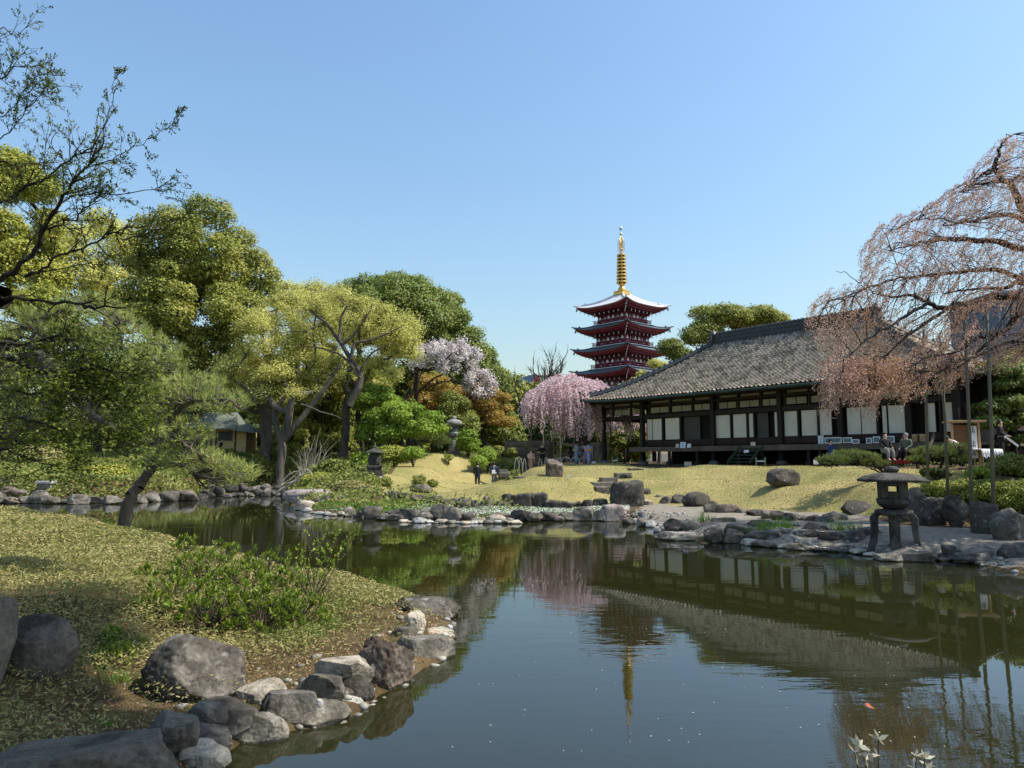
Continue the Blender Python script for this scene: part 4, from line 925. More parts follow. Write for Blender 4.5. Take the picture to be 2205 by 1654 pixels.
# ---- near tree at the left edge, dark against the sky
nt_ = XY(-330, 9.0); no_ = np.array((nt_[0], nt_[1], .8)); t = thing('near_tree', 'dark branching tree at the left edge with tiny new leaves against the sky', 'tree', tuple(no_))
segs = []; tips = []; NL = []
segs += path_segs([no_, pp(-330,800,9), pp(-200,690,8.6), pp(-60,650,8.4), pp(0,640,8.2)], .22, .14, .03)[0]
def nl(l, Y0, Y1, r0, r1, kids=1.0, kl=.5, up=.15):
    r0 *= .72; r1 *= .7; n = len(l); pts = [pp(u, v, Y0 + (Y1-Y0)*i/(n-1)) for i, (u, v) in enumerate(l)]; s, q = path_segs(pts, r0, r1, .014, 4); segs.extend(s)
    for i in range(2, len(q)):
        d = unit(q[i]-q[i-1]); 
        for _ in range(int(rng.poisson(.95*kids))):
            nd = unit(d + rng.normal(0, .65, 3)*np.array([1,.7,1]) + np.array([0,0,up])); grow(q[i], nd, kl*rng.uniform(.5,1.1)*(1-.4*i/len(q)), r1*.9+.002, 1, segs, tips, .18, .04, 3, .5, 4, .6)
        NL.append((q[i], d))
nl([(0,604),(68,552),(93,495),(128,441),(152,400),(190,355),(220,315)], 8.2, 7.6, .045, .010)
nl([(0,436),(30,425),(57,400),(100,386),(140,345),(180,330),(220,308)], 8.4, 7.7, .030, .008)
nl([(220,308),(228,265),(240,205),(247,165)], 7.7, 7.6, .008, .003, .7, .18)
nl([(57,400),(68,375),(85,355),(120,343),(105,300)], 8.3, 8, .012, .004)
nl([(188,360),(230,345),(280,325),(330,290),(374,266)], 7.7, 7.4, .009, .003, .9, .25)
nl([(93,495),(136,479),(160,471),(190,443),(193,420)], 8, 7.7, .020, .005)
nl([(54,596),(90,580),(125,552),(169,536),(218,514),(258,500),(310,487)], 8.1, 7.5, .022, .009)
nl([(256,511),(300,508),(345,492),(400,470),(395,420)], 7.6, 7.3, .009, .003)
nl([(60,596),(141,574),(223,571)], 8.1, 7.8, .012, .005)
nl([(145,430),(165,420),(200,418),(300,410),(340,405),(382,393)], 7.8, 7.4, .012, .003, 1.1, .35)
nl([(0,640),(60,648),(160,652),(190,662),(270,663)], 8.2, 7.9, .030, .014, .6)
nl([(0,350),(30,352),(75,353)], 8.6, 8.5, .016, .012, .5)
nl([(-30,200),(10,165),(40,140),(80,165)], 8.6, 8.2, .012, .004, 1.3, .4)
nl([(-40,120),(0,60),(30,70),(70,55)], 8.6, 8.3, .010, .003, 1.2, .35)
nl([(-40,260),(20,240),(60,190),(100,215)], 8.5, 8.2, .010, .003, 1.4, .4)
nl([(-20,150),(20,150),(60,140),(105,150)], 8.5, 8.2, .010, .003, 1.4, .3)
nl([(0,300),(40,265),(80,210),(120,195)], 8.4, 8.1, .010, .003, 1.3, .35)
V, F = segs_mesh(segs, 6); link('trunk', npmesh('trunk', V-no_, F, True), BARK['dark'], t)
X = []; T = []
for p, d, pts in tips:
    for q, dd in pts[1:]:
        for _ in range(int(rng.integers(0, 4))): X.append(q + rng.normal(0, .012, 3)); T.append(dd + rng.normal(0, .6, 3))
    for _ in range(4): X.append(p + rng.normal(0, .012, 3)); T.append(d + rng.normal(0, .6, 3))
X = np.array(X); T = unit(np.array(T)); X = X + T*.015
V, F = leaf_arrays(X, unit(np.cross(T, rdir(len(T)))), .036, .36, T); link('leaves', npmesh('leaves', V-no_, F), LM['near'], t)

# drooping lower boughs of a second near tree
n2 = XY(-260, 11.0); n2o = np.array((n2[0], n2[1], .9)); t = thing('near_maple', 'shaded maple boughs with dense dark green leaves hanging in from the left above the pond', 'tree', tuple(n2o))
segs = []; tips = []; NL = []
segs += path_segs([n2o, pp(-260,900,11), pp(-150,820,10.8), pp(-40,770,10.5)], .24, .13, .03)[0]
nl([(-40,770),(30,775),(80,800),(145,803),(200,790),(250,800)], 10.5, 9.8, .085, .012, 1.6, .9, -.05)
nl([(-20,740),(60,740),(120,725),(160,740),(185,780)], 10.5, 10, .05, .012, 1.2, .8, -.05)
nl([(-60,900),(0,905),(60,903),(110,920),(170,945),(220,962),(290,958),(335,945)], 10.6, 9.2, .022, .006, 1.3, .8, 0)
nl([(-60,960),(0,972),(60,985),(120,1003),(170,1005)], 10.2, 9.4, .026, .008, .8, .6, .1)
nl([(-60,930),(20,948),(90,950),(160,935),(230,950),(300,930)], 10.6, 9.6, .014, .005, 1.4, .7)
nl([(110,870),(150,860),(210,862),(270,850),(330,850)], 10.4, 9.6, .014, .005, 1.8, .7, -.05)
nl([(-20,820),(60,850),(130,840),(200,830),(280,810),(330,800)], 10.6, 9.8, .03, .006, 1.9, .8, -.05)
nl([(60,700),(130,745),(200,770),(240,820),(270,870)], 10.5, 9.8, .02, .006, 1.9, .7, -.1)
V, F = segs_mesh(segs, 5); link('trunk', npmesh('trunk', V-n2o, F, True), BARK['dark'], t)
X = []; Nn = []
for p, d, pts in tips:
    for q, dd in pts[1:]:
        for _ in range(3): X.append(q + rng.normal(0, .06, 3)); Nn.append(np.array([0,0,1.]) + rng.normal(0, .5, 3))
V, F = leaf_arrays(np.array(X), unit(np.array(Nn)), .055, .7, fold=.1); link('leaves', npmesh('leaves', V-n2o, F), LM['near'], t)

# ---- pines
def needle_tufts(C, D, n, L, w=.05):
    C = np.repeat(np.array(C), n, 0); D = np.repeat(unit(np.array(D)), n, 0); T = unit(D + rng.normal(0, .55, C.shape)); Ls = L*rng.uniform(.7, 1.15, len(C))
    B = unit(np.cross(T, rdir(len(T)))); W = (Ls*w)[:, None]; e = T*Ls[:, None]
    V = np.stack([C - B*W*.5, C + B*W*.5, C + e + B*W*.2, C + e - B*W*.2], 1).reshape(-1, 3)
    return V, np.arange(len(C)*4).reshape(-1, 4)
def pine(name, label, base, limbs, pads, bark, nm, tufts, L, w=.055, per=14, twl=.35, grp=None):
    """limbs: (points, r0, r1); pads: (u, v, ru, rv, Y) clouds of needle tufts"""
    base = np.array(base); t = thing(name, label, 'pine', tuple(base), 0, grp); segs = []; nodes = []
    for pts, r0, r1 in limbs: s, q = path_segs(pts, r0, r1, .02, 4); segs += s; nodes += q
    nodes = np.array(nodes); tot = sum(p[2]*p[3] for p in pads); C = []; D = []
    for (u, v, ru, rv, Y) in pads:
        k = Y/FPX; c = pp(u, v, Y); n = int(tufts*ru*rv/tot)
        for _ in range(n):
            q = rdir(1)[0]; rr_ = rng.uniform(.3, 1)**.5; p = c + q*np.array([ru*k, min(ru*k, 1.2), rv*k])*rr_
            C.append(p); D.append(np.array([q[0]*.5, q[1]*.5, .8+q[2]*.4]))
    C = np.array(C); D = np.array(D)
    for p in C[::3]:
        j = np.argmin(((nodes-p)**2).sum(1)); q = nodes[j]; m_ = (p+q)/2 + rng.normal(0, .12, 3)*min(1, np.linalg.norm(p-q)); m_[2] -= .05
        segs.append((*q, *m_, .022, .014)); segs.append((*m_, *p, .014, .006))
    V, F = segs_mesh(segs, 6); link('trunk', npmesh('trunk', V-base, F, True), BARK[bark], t)
    V, F = needle_tufts(C, D, per, L, w); link('needles', npmesh('needles', V-base, F), LM[nm], t); return t
b0 = gb(272, 16.8)
pine('pine_tree', 'leaning pine with a crooked grey trunk rising from the near bank edge', b0,
     [([b0, pp(278,1085,16.8), pp(298,1050,16.8), pp(322,1012,16.9), pp(335,975,17), pp(352,930,17.2), pp(360,890,17.4)], .145, .07), ([pp(335,975,17), pp(367,938,16.8), pp(395,955,16.5), pp(425,975,16.3)], .07, .03), ([pp(352,930,17.2), pp(400,868,17), pp(435,868,16.8), pp(465,858,16.7)], .07, .03), ([pp(352,930,17.2), pp(300,900,17.5), pp(260,880,17.6)], .07, .03), ([pp(360,890,17.4), pp(380,850,17.5), pp(370,800,17.5)], .08, .03), ([pp(465,858,16.7), pp(500,865,16.6), pp(520,880,16.5)], .03,.01), ([pp(395,955,16.5),pp(400,1000,16.5),pp(415,1020,16.4)],.03,.01)],
     [(350,860,90,45,17.3),(420,840,70,35,17),(480,870,60,24,16.8),(400,930,60,30,16.8),(300,930,60,35,17.4),(440,1000,70,35,16.8),(370,985,50,25,16.8),(500,1020,60,28,17),(330,790,70,40,17.6)], 'grey', 'needle', 1400, .17)
b0 = gb(-60, 21)
pine('pine_tree', 'big old pine with thick pale limbs behind the dark boughs at left', b0,
     [([b0, pp(-60,990,21), pp(0,945,20.5), pp(70,905,20), pp(108,880,19.8), pp(112,830,19.6), pp(100,780,19.6), pp(60,760,19.6)], .36, .18), ([pp(108,850,19.8), pp(135,825,19.5), pp(190,886,19.2), pp(231,913,19), pp(272,940,19), pp(326,951,19)], .16, .04), ([pp(112,830,19.6), pp(180,770,19.4), pp(230,740,19.4), pp(260,700,19.4)], .14, .05), ([pp(60,760,19.6), pp(90,700,19.8), pp(140,660,20)], .14, .04), ([pp(230,740,19.4), pp(300,760,19.2), pp(350,740,19.2)], .06, .02), ([pp(180,770,19.4),pp(240,800,19.2),pp(310,820,19)],.06,.02)],
     [(190,660,70,30,19.8),(230,700,80,35,19.6),(280,740,80,40,19.4),(340,760,60,35,19.2),(120,700,70,40,19.8),(60,700,70,40,20),(300,810,90,35,19.2),(200,830,90,40,19.4),(60,820,80,50,20),(150,900,80,30,19.5),(40,900,60,40,20)], 'grey', 'needle', 1700, .18)
def lowpine(label, u, v, Y, pads, lean):
    g = G(u, Y); b = np.array((g.x, g.y, g.z-.05))
    pine('low_pine', label, b, [([b, b+np.array([lean*.3,0,.25]), pp(pads[0][0]+20, pads[0][1]+12, Y)], .07, .04), ([b+np.array([lean*.3,0,.25]), pp(pads[-1][0]-10, pads[-1][1]+12, Y)], .05, .02)] + [([pp(pads[0][0], pads[0][1]+10, Y), pp(p[0], p[1]+6, Y)], .03, .015) for p in pads[1:]], pads, 'dark', 'needle2', 900, .09, .09, 16)
lowpine('low cloud-pruned pine spreading over the lawn in front of the hall', 1905, 1018, 25.5, [(1850,985,45,12,25.5),(1795,992,36,11,25.3),(1830,978,40,9,25.8),(1885,998,28,9,25.4)], .3)
lowpine('low twisted pine beside the tall support poles', 2020, 1020, 24.5, [(2010,975,45,14,24.5),(2055,968,32,14,24.6),(1975,990,22,8,24.4),(2060,990,30,9,24.5)], .2)
pine('low_pine', 'low wide pruned pine left of the tall stone lantern', gb(930,53), [([np.array(gb(930,53)), pp(930,950,53)], .12, .05)], [(925,940,42,13,52.5),(905,928,28,10,52.5),(950,950,25,8,52.5)], 'dark', 'needle2', 700, .16, .08, 12)

# ============================================================ ROCKS
_ico = {}
def ico(sub):
    if sub not in _ico:
        b = bmesh.new(); bmesh.ops.create_icosphere(b, subdivisions=sub, radius=1.0); b.verts.ensure_lookup_table()
        _ico[sub] = (np.array([v.co[:] for v in b.verts]), np.array([[v.index for v in f.verts] for f in b.faces])); b.free()
    return _ico[sub]
def rock_shape(sub, cuts=9, rough=.10, fine=.03, flat_top=None, seed=0, boxy=.0):
    V, F = ico(sub); V = V.copy(); r = np.random.default_rng(seed)
    if boxy:
        V = V / ((np.abs(V)**7).sum(1, keepdims=True))**(1/7); a_ = r.uniform(-.5, .5); V = V @ np.array([[math.cos(a_),-math.sin(a_),0],[math.sin(a_),math.cos(a_),0],[0,0,1]]).T; V[:, 0] += V[:, 2]*r.uniform(-.12,.12); cuts = 5
    off = r.uniform(-50, 50, 3)
    for k in range(cuts):
        d = unit(r.normal(size=3)*np.array([1, 1, .8])); h = r.uniform(.50, .88) if not boxy else r.uniform(.95, 1.2); s = V @ d - h; V = V - np.where(s > 0, s, 0)[:, None]*d*.93
    if flat_top is not None:
        d = unit(np.array([r.normal(0, .12), r.normal(0, .12), 1])); s = V @ d - flat_top; V = V - np.where(s > 0, s, 0)[:, None]*d*.95
    n = np.array([mnoise.fractal(Vector(p*1.6+off), 1.0, 2.0, 5) for p in V]); V = V*(1 + rough*n)[:, None]
    if fine:
        n = np.array([mnoise.fractal(Vector(p*7+off), 1.0, 2.0, 3) for p in V]); V = V*(1 + fine*n)[:, None]
    return V / np.abs(V).max(0), F
def rockmat(name, c0, c1, c2, moss=None, band=None, sc=1.0):
    m, nt, b = nodes_of(name); N = nt.nodes; L = nt.links
    tc = N.new('ShaderNodeNewGeometry'); P_ = tc.outputs['Position']
    n1 = N.new('ShaderNodeTexNoise'); n1.inputs['Scale'].default_value = 2.6*sc; n1.inputs['Detail'].default_value = 10; n1.inputs['Roughness'].default_value = .68; L.new(P_, n1.inputs['Vector'])
    cr = N.new('ShaderNodeValToRGB'); e = cr.color_ramp.elements; e[0].position = .30; e[0].color = (*c0, 1); e[1].position = .70; e[1].color = (*c2, 1); q = e.new(.5); q.color = (*c1, 1); L.new(n1.outputs['Fac'], cr.inputs[0])
    n2 = N.new('ShaderNodeTexNoise'); n2.inputs['Scale'].default_value = 26*sc; n2.inputs['Detail'].default_value = 8; n2.inputs['Roughness'].default_value = .7; L.new(P_, n2.inputs['Vector'])
    c2_ = N.new('ShaderNodeValToRGB'); c2_.color_ramp.elements[0].position = .32; c2_.color_ramp.elements[0].color = (.5,.5,.5,1); c2_.color_ramp.elements[1].position = .62; c2_.color_ramp.elements[1].color = (1.2,1.2,1.2,1); L.new(n2.outputs['Fac'], c2_.inputs[0])
    mx = N.new('ShaderNodeMix'); mx.data_type = 'RGBA'; mx.blend_type = 'MULTIPLY'; mx.inputs[0].default_value = .8; L.new(cr.outputs[0], mx.inputs[6]); L.new(c2_.outputs[0], mx.inputs[7]); outc = mx.outputs[2]
    # pale lichen spots
    n3 = N.new('ShaderNodeTexNoise'); n3.inputs['Scale'].default_value = 7*sc; n3.inputs['Detail'].default_value = 6; L.new(P_, n3.inputs['Vector'])
    mr = N.new('ShaderNodeMapRange'); mr.inputs[1].default_value = .60; mr.inputs[2].default_value = .70; mr.inputs[4].default_value = .45; L.new(n3.outputs['Fac'], mr.inputs[0])
    m3 = N.new('ShaderNodeMix'); m3.data_type = 'RGBA'; L.new(mr.outputs[0], m3.inputs[0]); L.new(outc, m3.inputs[6]); m3.inputs[7].default_value = (*(moss or (.42,.42,.38)), 1); outc = m3.outputs[2]
    n5 = N.new('ShaderNodeTexNoise'); n5.inputs['Scale'].default_value = 1.5*sc; n5.inputs['Detail'].default_value = 9; n5.inputs['Roughness'].default_value = .75; L.new(P_, n5.inputs['Vector'])
    mb = N.new('ShaderNodeMapRange'); mb.inputs[1].default_value = .43; mb.inputs[2].default_value = .50; mb.inputs[3].default_value = .36; mb.inputs[4].default_value = 1; L.new(n5.outputs['Fac'], mb.inputs[0])
    m5 = N.new('ShaderNodeMix'); m5.data_type = 'RGBA'; m5.blend_type = 'MULTIPLY'; m5.inputs[0].default_value = .85; L.new(outc, m5.inputs[6]); L.new(mb.outputs[0], m5.inputs[7]); outc = m5.outputs[2]
    # dark wet foot and whitish mineral line just above the water
    sx = N.new('ShaderNodeSeparateXYZ'); L.new(P_, sx.inputs[0]); ad = N.new('ShaderNodeMath'); ad.operation = 'MULTIPLY_ADD'; L.new(n1.outputs['Fac'], ad.inputs[0]); ad.inputs[1].default_value = .10; L.new(sx.outputs[2], ad.inputs[2])
    w = N.new('ShaderNodeValToRGB'); el = w.color_ramp.elements; el[0].position = .0; el[0].color = (.25,.24,.20,1); el[1].position = .24; el[1].color = (1,1,1,1)
    for p_, c_ in ((.075,(.32,.31,.27,1)),(.085,(1.45,1.45,1.4,1)),(.12,(1.25,1.25,1.2,1))): qq = el.new(p_); qq.color = c_
    L.new(ad.outputs[0], w.inputs[0]); m4 = N.new('ShaderNodeMix'); m4.data_type = 'RGBA'; m4.blend_type = 'MULTIPLY'; m4.inputs[0].default_value = 1; L.new(outc, m4.inputs[6]); L.new(w.outputs[0], m4.inputs[7])
    L.new(m4.outputs[2], b.inputs['Base Color']); b.inputs['Roughness'].default_value = .85; b.inputs['Specular IOR Level'].default_value = .25
    bp = N.new('ShaderNodeBump'); bp.inputs['Strength'].default_value = .6; bp.inputs['Distance'].default_value = .02/sc**.5
    sm = N.new('ShaderNodeMath'); sm.operation = 'MULTIPLY_ADD'; L.new(n1.outputs['Fac'], sm.inputs[0]); sm.inputs[1].default_value = 1.5; L.new(n2.outputs['Fac'], sm.inputs[2])
    L.new(sm.outputs[0], bp.inputs['Height']); L.new(bp.outputs[0], b.inputs['Normal'])
    return m
RM = {
 'grey': rockmat('grey_rock', (.065,.057,.045),(.145,.128,.104),(.27,.245,.205)),
 'dark': rockmat('dark_volcanic_rock', (.035,.031,.026),(.08,.07,.058),(.14,.127,.105)),
 'brown': rockmat('brown_rock', (.085,.06,.045),(.15,.115,.09),(.23,.19,.155)),
 'pale': rockmat('pale_tan_rock', (.26,.22,.165),(.38,.33,.26),(.52,.46,.37)),
 'white': rockmat('whitish_rock', (.28,.27,.25),(.38,.37,.345),(.48,.465,.435)),
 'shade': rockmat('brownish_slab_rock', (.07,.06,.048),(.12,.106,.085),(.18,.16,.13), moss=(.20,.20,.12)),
 'pink': rockmat('pinkish_grey_rock', (.16,.13,.12),(.30,.25,.225),(.42,.36,.33)),
}
rk = [0]
def rock(label, u0, u1, v0, v1, z0=0.0, m='grey', dep=.8, flat=None, cuts=9, rough=.1, fine=.03, sub=None, group=None, sink=.25, name='rock', boxy=0., seed=None, zc=None):
    rk[0] += 1; uc = (u0+u1)/2; a, y, z = ray(uc, v1); Yf = (z0-CAMZ)/z*y
    Yc = Yf*1.0; w = (u1-u0)/FPX*Yf*(1.08 if u1-u0 > 140 and Yf < 12 else 1.26 if Yf < 12 else 1.15); d = w*dep; h = (v1-v0)/FPX*Yf*(1.0) ; 
    Yc = Yf + d*.42; x = a/y*Yc
    # top silhouette: highest point sits at depth Yc
    ztop = P(uc, v0, Yc).z; zb = z0 - sink*h - .03; cz = (ztop+zb)/2; rz = (ztop-zb)/2
    if sub is None: sub = 5 if w/Yf*724 > 55 else (4 if w/Yf*724 > 14 else 3)
    V, F = rock_shape(sub, cuts, rough, fine, flat, seed if seed is not None else rk[0]*13+5, boxy)
    V = V*np.array([w/2, d/2, rz]); me = npmesh(name, V, F, sub < 5)
    o = link(name, me, RM[m], None, (x, Yc, cz)); tag(o, label, 'rock', group); return o

# --- foreground stones on the near bank
FG = [
 ('large rounded grey boulder with dark pitted side on the near bank',320,536,1356,1520,.12,'grey',.9,None,7),
 ('pale flat topped stone at the right foot of the largest near boulder',508,603,1456,1522,.10,'pale',.8,.5,9),
 ('dark grey flat faced stone leaning between two pale stones at the near waterline',577,686,1468,1560,.02,'grey',.8,.55,10),
 ('grey brown pointed stone behind the dark leaning stone',640,738,1436,1506,.14,'shade',.8,None,9),
 ('tan flat topped block with brown shadowed face on the near bank',690,793,1400,1474,.16,'pale',.7,.55,9),
 ('small brown wedge stone under the tan block',720,768,1470,1494,.10,'brown',.7,.6,8),
 ('whitish stone at the waterline under the tan block',718,777,1490,1528,0,'white',.7,.6,8),
 ('long grey stone with a white mineral rim sloping into the water',606,739,1506,1572,-.02,'grey',.6,None,7),
 ('oval grey white rimmed stone at the water near the frame bottom',496,606,1536,1612,-.02,'grey',.65,None,7),
 ('grey angular stone under the pale flat topped stone',476,546,1505,1568,.12,'grey',.8,.6,9),
 ('small dark stone at the left of the angular grey stone under the largest boulder',410,484,1510,1560,.18,'grey',.8,None,9),
 ('pale grey stone stacked over the lowest waterline stone',394,504,1550,1614,.08,'grey',.8,.7,9),
 ('lowest pale stone at the waterline cut by the frame bottom',392,487,1596,1672,.0,'pale',.8,.6,9),
 ('flat grey slab stone left of the stacked pale stones',312,412,1514,1625,.15,'shade',.7,.55,9),
 ('huge flat shaded rock across the bottom left corner',-60,388,1550,1760,.30,'shade',.6,.55,8),
 ('smooth shaded boulder among the bamboo grass at left',2,153,1322,1456,.50,'shade',.7,None,6),
 ('tall shaded rock cut by the left frame edge',-80,16,1230,1470,.55,'shade',.8,None,7),
 ('large brown rock with deep shadowed hollow at the near point',768,889,1350,1494,-.03,'brown',.8,.75,8),
 ('smooth grey rock sloping to a point in the water beside the brown rock',835,976,1350,1436,-.02,'grey',.7,.55,7),
 ('pale wedge rock between brown rock and porous black rock',872,912,1313,1362,.10,'pale',.8,None,8),
 ('low pale rock tapering into the water near the porous black rock',880,972,1345,1384,-.02,'pale',.6,.5,7),
 ('black porous volcanic rock at the tip of the near bank',822,987,1270,1342,-.02,'dark',.8,.7,6),
 ('small tan stone on the far edge of the near bank behind the twiggy shrub',731,754,1229,1256,.0,'pale',.8,None,7),
 ('small flat tan stone on the far edge of the near bank',774,810,1259,1276,.0,'pale',.7,.6,7),
 ('dark rock wedged under the brown rock and tan block',730,800,1452,1512,.02,'dark',.8,None,8),
 ('low grey rock between pale wedge and brown rock',850,905,1345,1385,.06,'shade',.8,.6,8),
 ('dark low stone between the largest boulder and the angular stones',440,515,1500,1550,.14,'shade',.8,None,8),
 ('white pebble lying on the white rimmed long stone',680,694,1500,1516,.16,'white',.9,None,2),
]
for lab,u0,u1,v0,v1,z0,m,dep,fl,cuts in FG:
    por = 'porous' in lab or 'hollow' in lab or 'pitted' in lab
    rock(lab,u0,u1,v0,v1,z0,m,dep,fl,cuts,rough=.07 if not por else .085,fine=.022 if not por else (.03 if 'largest' in lab or 'large rounded' in lab else .07),sub=6 if (u1-u0) > 90 else 5)
# --- named stones on the far side
MID = [
 ('broad pinkish brown boulder at the tip of the far spit',618,738,1046,1086,0,'pink',.7,.6,5),
 ('grey cobble against the right side of the broad pinkish boulder',674,699,1073,1091,.12,'grey',.8,None,5),
 ('second grey cobble right of the broad pinkish boulder',698,721,1069,1087,.15,'grey',.8,None,5),
 ('smooth blue grey cobble farthest right beside the broad pinkish boulder',719,742,1067,1086,.18,'grey',.8,None,4),
 ('pale flat stone below the broad pinkish boulder',634,676,1077,1099,0,'pale',.8,.5,7),
 ('grey triangular rock on the left lawn with small shrubs behind',885,930,1041,1065,.38,'grey',.8,None,9),
 ('flat grey rock under the round azalea on the left lawn',847,881,986,1001,1.55,'grey',.8,.6,7),
 ('brown weathered rock by the round green bushes',980,1027,985,1003,1.3,'brown',.8,None,8),
 ('black rock under the tall stone lantern',982,1007,971,989,1.8,'dark',.8,None,8),
 ('small grey cobble below the small lantern, left one',770,785,1034,1045,.8,'grey',.9,None,4),
 ('oval grey cobble right below the small lantern',785,807,1026,1038,.95,'grey',.9,None,4),
 ('pale cobble at the right foot of the small lantern',812,824,1028,1039,.95,'pale',.9,None,4),
 ('tall dark squared rock standing at the foot of the lawn steps',1314,1382,1038,1098,.18,'dark',.8,.90,3),
 ('pointed dark rock capping the tall squared rock',1334,1366,1027,1052,.75,'dark',.7,None,8),
 ('dark rounded rock right behind the tall squared rock',1368,1400,1057,1079,.35,'dark',.8,None,6),
 ('pale grey block on the gravel right of the tall squared rock',1378,1406,1077,1091,.28,'pale',.9,.6,7),
 ('dark upright rock with slanted top, left of the standing trio under the mound',1103,1142,1066,1098,.15,'dark',.5,.85,8),
 ('dark rounded rock behind the middle of the standing trio under the mound',1133,1160,1067,1095,.18,'dark',.6,None,6),
 ('pointed dark rock with sunlit right edge closing the standing trio',1151,1178,1066,1099,.15,'dark',.5,None,9),
 ('rounded dark rock left of the standing trio under the mound',1079,1106,1069,1090,.2,'dark',.7,None,6),
 ('long low dark rock right of the standing trio',1175,1230,1079,1100,.15,'dark',.5,.7,8),
 ('brown low rock between the long dark rock and the round one',1228,1253,1080,1097,.16,'brown',.7,.7,7),
 ('smooth round dark rock in the edging under the mound',1250,1280,1078,1097,.16,'dark',.7,None,4),
 ('dark low rock beside the tall squared rock at its left',1278,1308,1080,1096,.18,'dark',.7,None,8),
 ('reddish white boulder at the waterline in front of the tall squared rock',1298,1342,1092,1123,0,'pink',.8,None,6),
 ('brown block rock perched on the mound crest before the kimono group',1176,1211,995,1024,1.45,'brown',.8,.8,7),
 ('pile of pale rounded stones beside the two visitors on the lawn',1068,1110,1021,1037,.7,'white',.6,.8,7),
 ('big dark rock alone on the right lawn with a pointed left end',1650,1721,1011,1046,1.2,'dark',.7,None,8),
 ('flat pale slab jutting over the pond below the hall',1421,1516,1139,1165,.0,'pale',.55,.45,6),
 ('dark stone behind the left of the flat slab',1432,1470,1118,1141,.15,'dark',.8,None,8),
 ('smooth blue grey stone behind the right of the flat slab',1468,1508,1122,1144,.15,'grey',.8,None,5),
 ('layered flat topped stone on the gravel behind the craggy black rock',1530,1583,1109,1138,.2,'shade',.6,.55,7),
 ('craggy black rock at the waterline right of the flat slab',1514,1559,1132,1170,0,'dark',.8,None,9),
 ('mossy sloping rock leaning on the craggy black rock',1552,1602,1141,1171,0,'shade',.8,None,8),
 ('dark dome shaped rock on the gravel edge',1610,1667,1121,1152,.15,'dark',.8,None,5),
 ('low dark rock between dome rock and brown rock',1681,1727,1130,1148,.18,'dark',.7,.7,7),
 ('tall brown folded rock at the waterline midway to the lantern',1724,1786,1127,1171,.02,'brown',.8,None,8),
 ('dark boulder left of the snow viewing lantern',1820,1889,1141,1180,.02,'dark',.8,None,6),
 ('grey rock behind the brown folded rock',1775,1822,1103,1126,.3,'grey',.8,None,7),
 ('dark mossy rock emerging from the lawn left of the great lantern',1812,1884,1078,1114,.4,'dark',.7,None,7),
 ('pale craggy rock directly behind the great lantern',1948,1996,1052,1128,.35,'grey',.7,None,9),
 ('dark shaded boulder under the hedge right of the great lantern',1983,2045,1070,1130,.4,'dark',.7,.85,7),
 ('second dark shaded boulder under the hedge beside the pole',2036,2084,1068,1134,.4,'dark',.7,.85,7),
 ('dark upright boulder between the two gravel poles',2098,2144,1080,1150,.35,'dark',.7,.85,7),
 ('mottled pale boulder right of the last pole',2144,2215,1096,1166,.3,'grey',.7,None,7),
 ('flat ledge stone under the middle leg of the great lantern',1886,1958,1187,1210,0,'grey',.6,.45,6),
 ('flat layered ledge stone under the right leg of the great lantern',1945,2020,1183,1212,0,'shade',.6,.5,6),
 ('small dark square stone right of the lantern ledge stones',2018,2036,1190,1206,0,'dark',.8,.6,7),
 ('grey upright stone at the waterline right of the lantern',2032,2060,1180,1206,0,'grey',.8,None,7),
 ('low mottled rock before the gravel at right',2062,2160,1182,1217,0,'grey',.6,.6,7),
 ('black rock at the right frame edge on the waterline',2156,2240,1168,1224,0,'dark',.8,None,8),
]
for lab,u0,u1,v0,v1,z0,m,dep,fl,cuts in MID:
    sq = any(w_ in lab for w_ in ('squared','standing trio','block','upright','long low'))
    rock(lab,u0,u1,v0-(7 if sq else 3),v1,z0,m,dep,fl,cuts,rough=.10,fine=.04,sub=5 if u1-u0 > 80 else 4,boxy=1.0 if sq else .0, sink=.5 if sq else .25)

# --- rows of edging stones; each label counts from a landmark
ORD = ['first','second','third','fourth','fifth','sixth','seventh','eighth','ninth','tenth','eleventh','twelfth','thirteenth','fourteenth','fifteenth','sixteenth','seventeenth','eighteenth','nineteenth','twentieth','twenty first','twenty second','twenty third','twenty fourth','twenty fifth','twenty sixth','twenty seventh','twenty eighth','twenty ninth','thirtieth','thirty first','thirty second','thirty third','thirty fourth','thirty fifth','thirty sixth','thirty seventh','thirty eighth','thirty ninth','fortieth']
TONE = {'grey':'grey','dark':'dark','brown':'brown','pale':'tan','white':'whitish','pink':'pinkish','shade':'dull brown'}
def row(pts, wmin, wmax, hfac, z0, tones, where, group, seedo, dvj=2):
    """stones along a pixel polyline (u,v of the foot)"""
    r = np.random.default_rng(seedo); u = pts[0][0]; k = 0
    us = [p[0] for p in pts]; vs = [p[1] for p in pts]; sgn = 1 if us[-1] > us[0] else -1
    xs, ys = (us, vs) if sgn > 0 else (us[::-1], vs[::-1])
    while (u < us[-1]) if sgn > 0 else (u > us[-1]):
        w = r.uniform(wmin, wmax); v = np.interp(u + sgn*w/2, xs, ys) + r.uniform(-dvj, dvj); h = w*hfac*r.uniform(.65, 1.25); m = tones[r.integers(len(tones))]
        a = u if sgn > 0 else u - w
        shape = 'rounded' if r.random() < .5 else 'angular'
        rock(f'{ORD[min(k,39)]} {TONE[m]} {shape} stone {where}', a-w*.06, a+w*1.06, v-h, v, z0, m, r.uniform(.6,.95), .75 if shape == 'angular' else None, 8 if shape == 'angular' else 5, rough=.12, fine=.05, group=group)
        u += sgn*w*r.uniform(.72, .98); k += 1
FS = [(640,1100),(700,1105),(760,1112),(820,1119),(900,1121),(960,1123),(1050,1126),(1150,1124),(1250,1122),(1300,1124)]
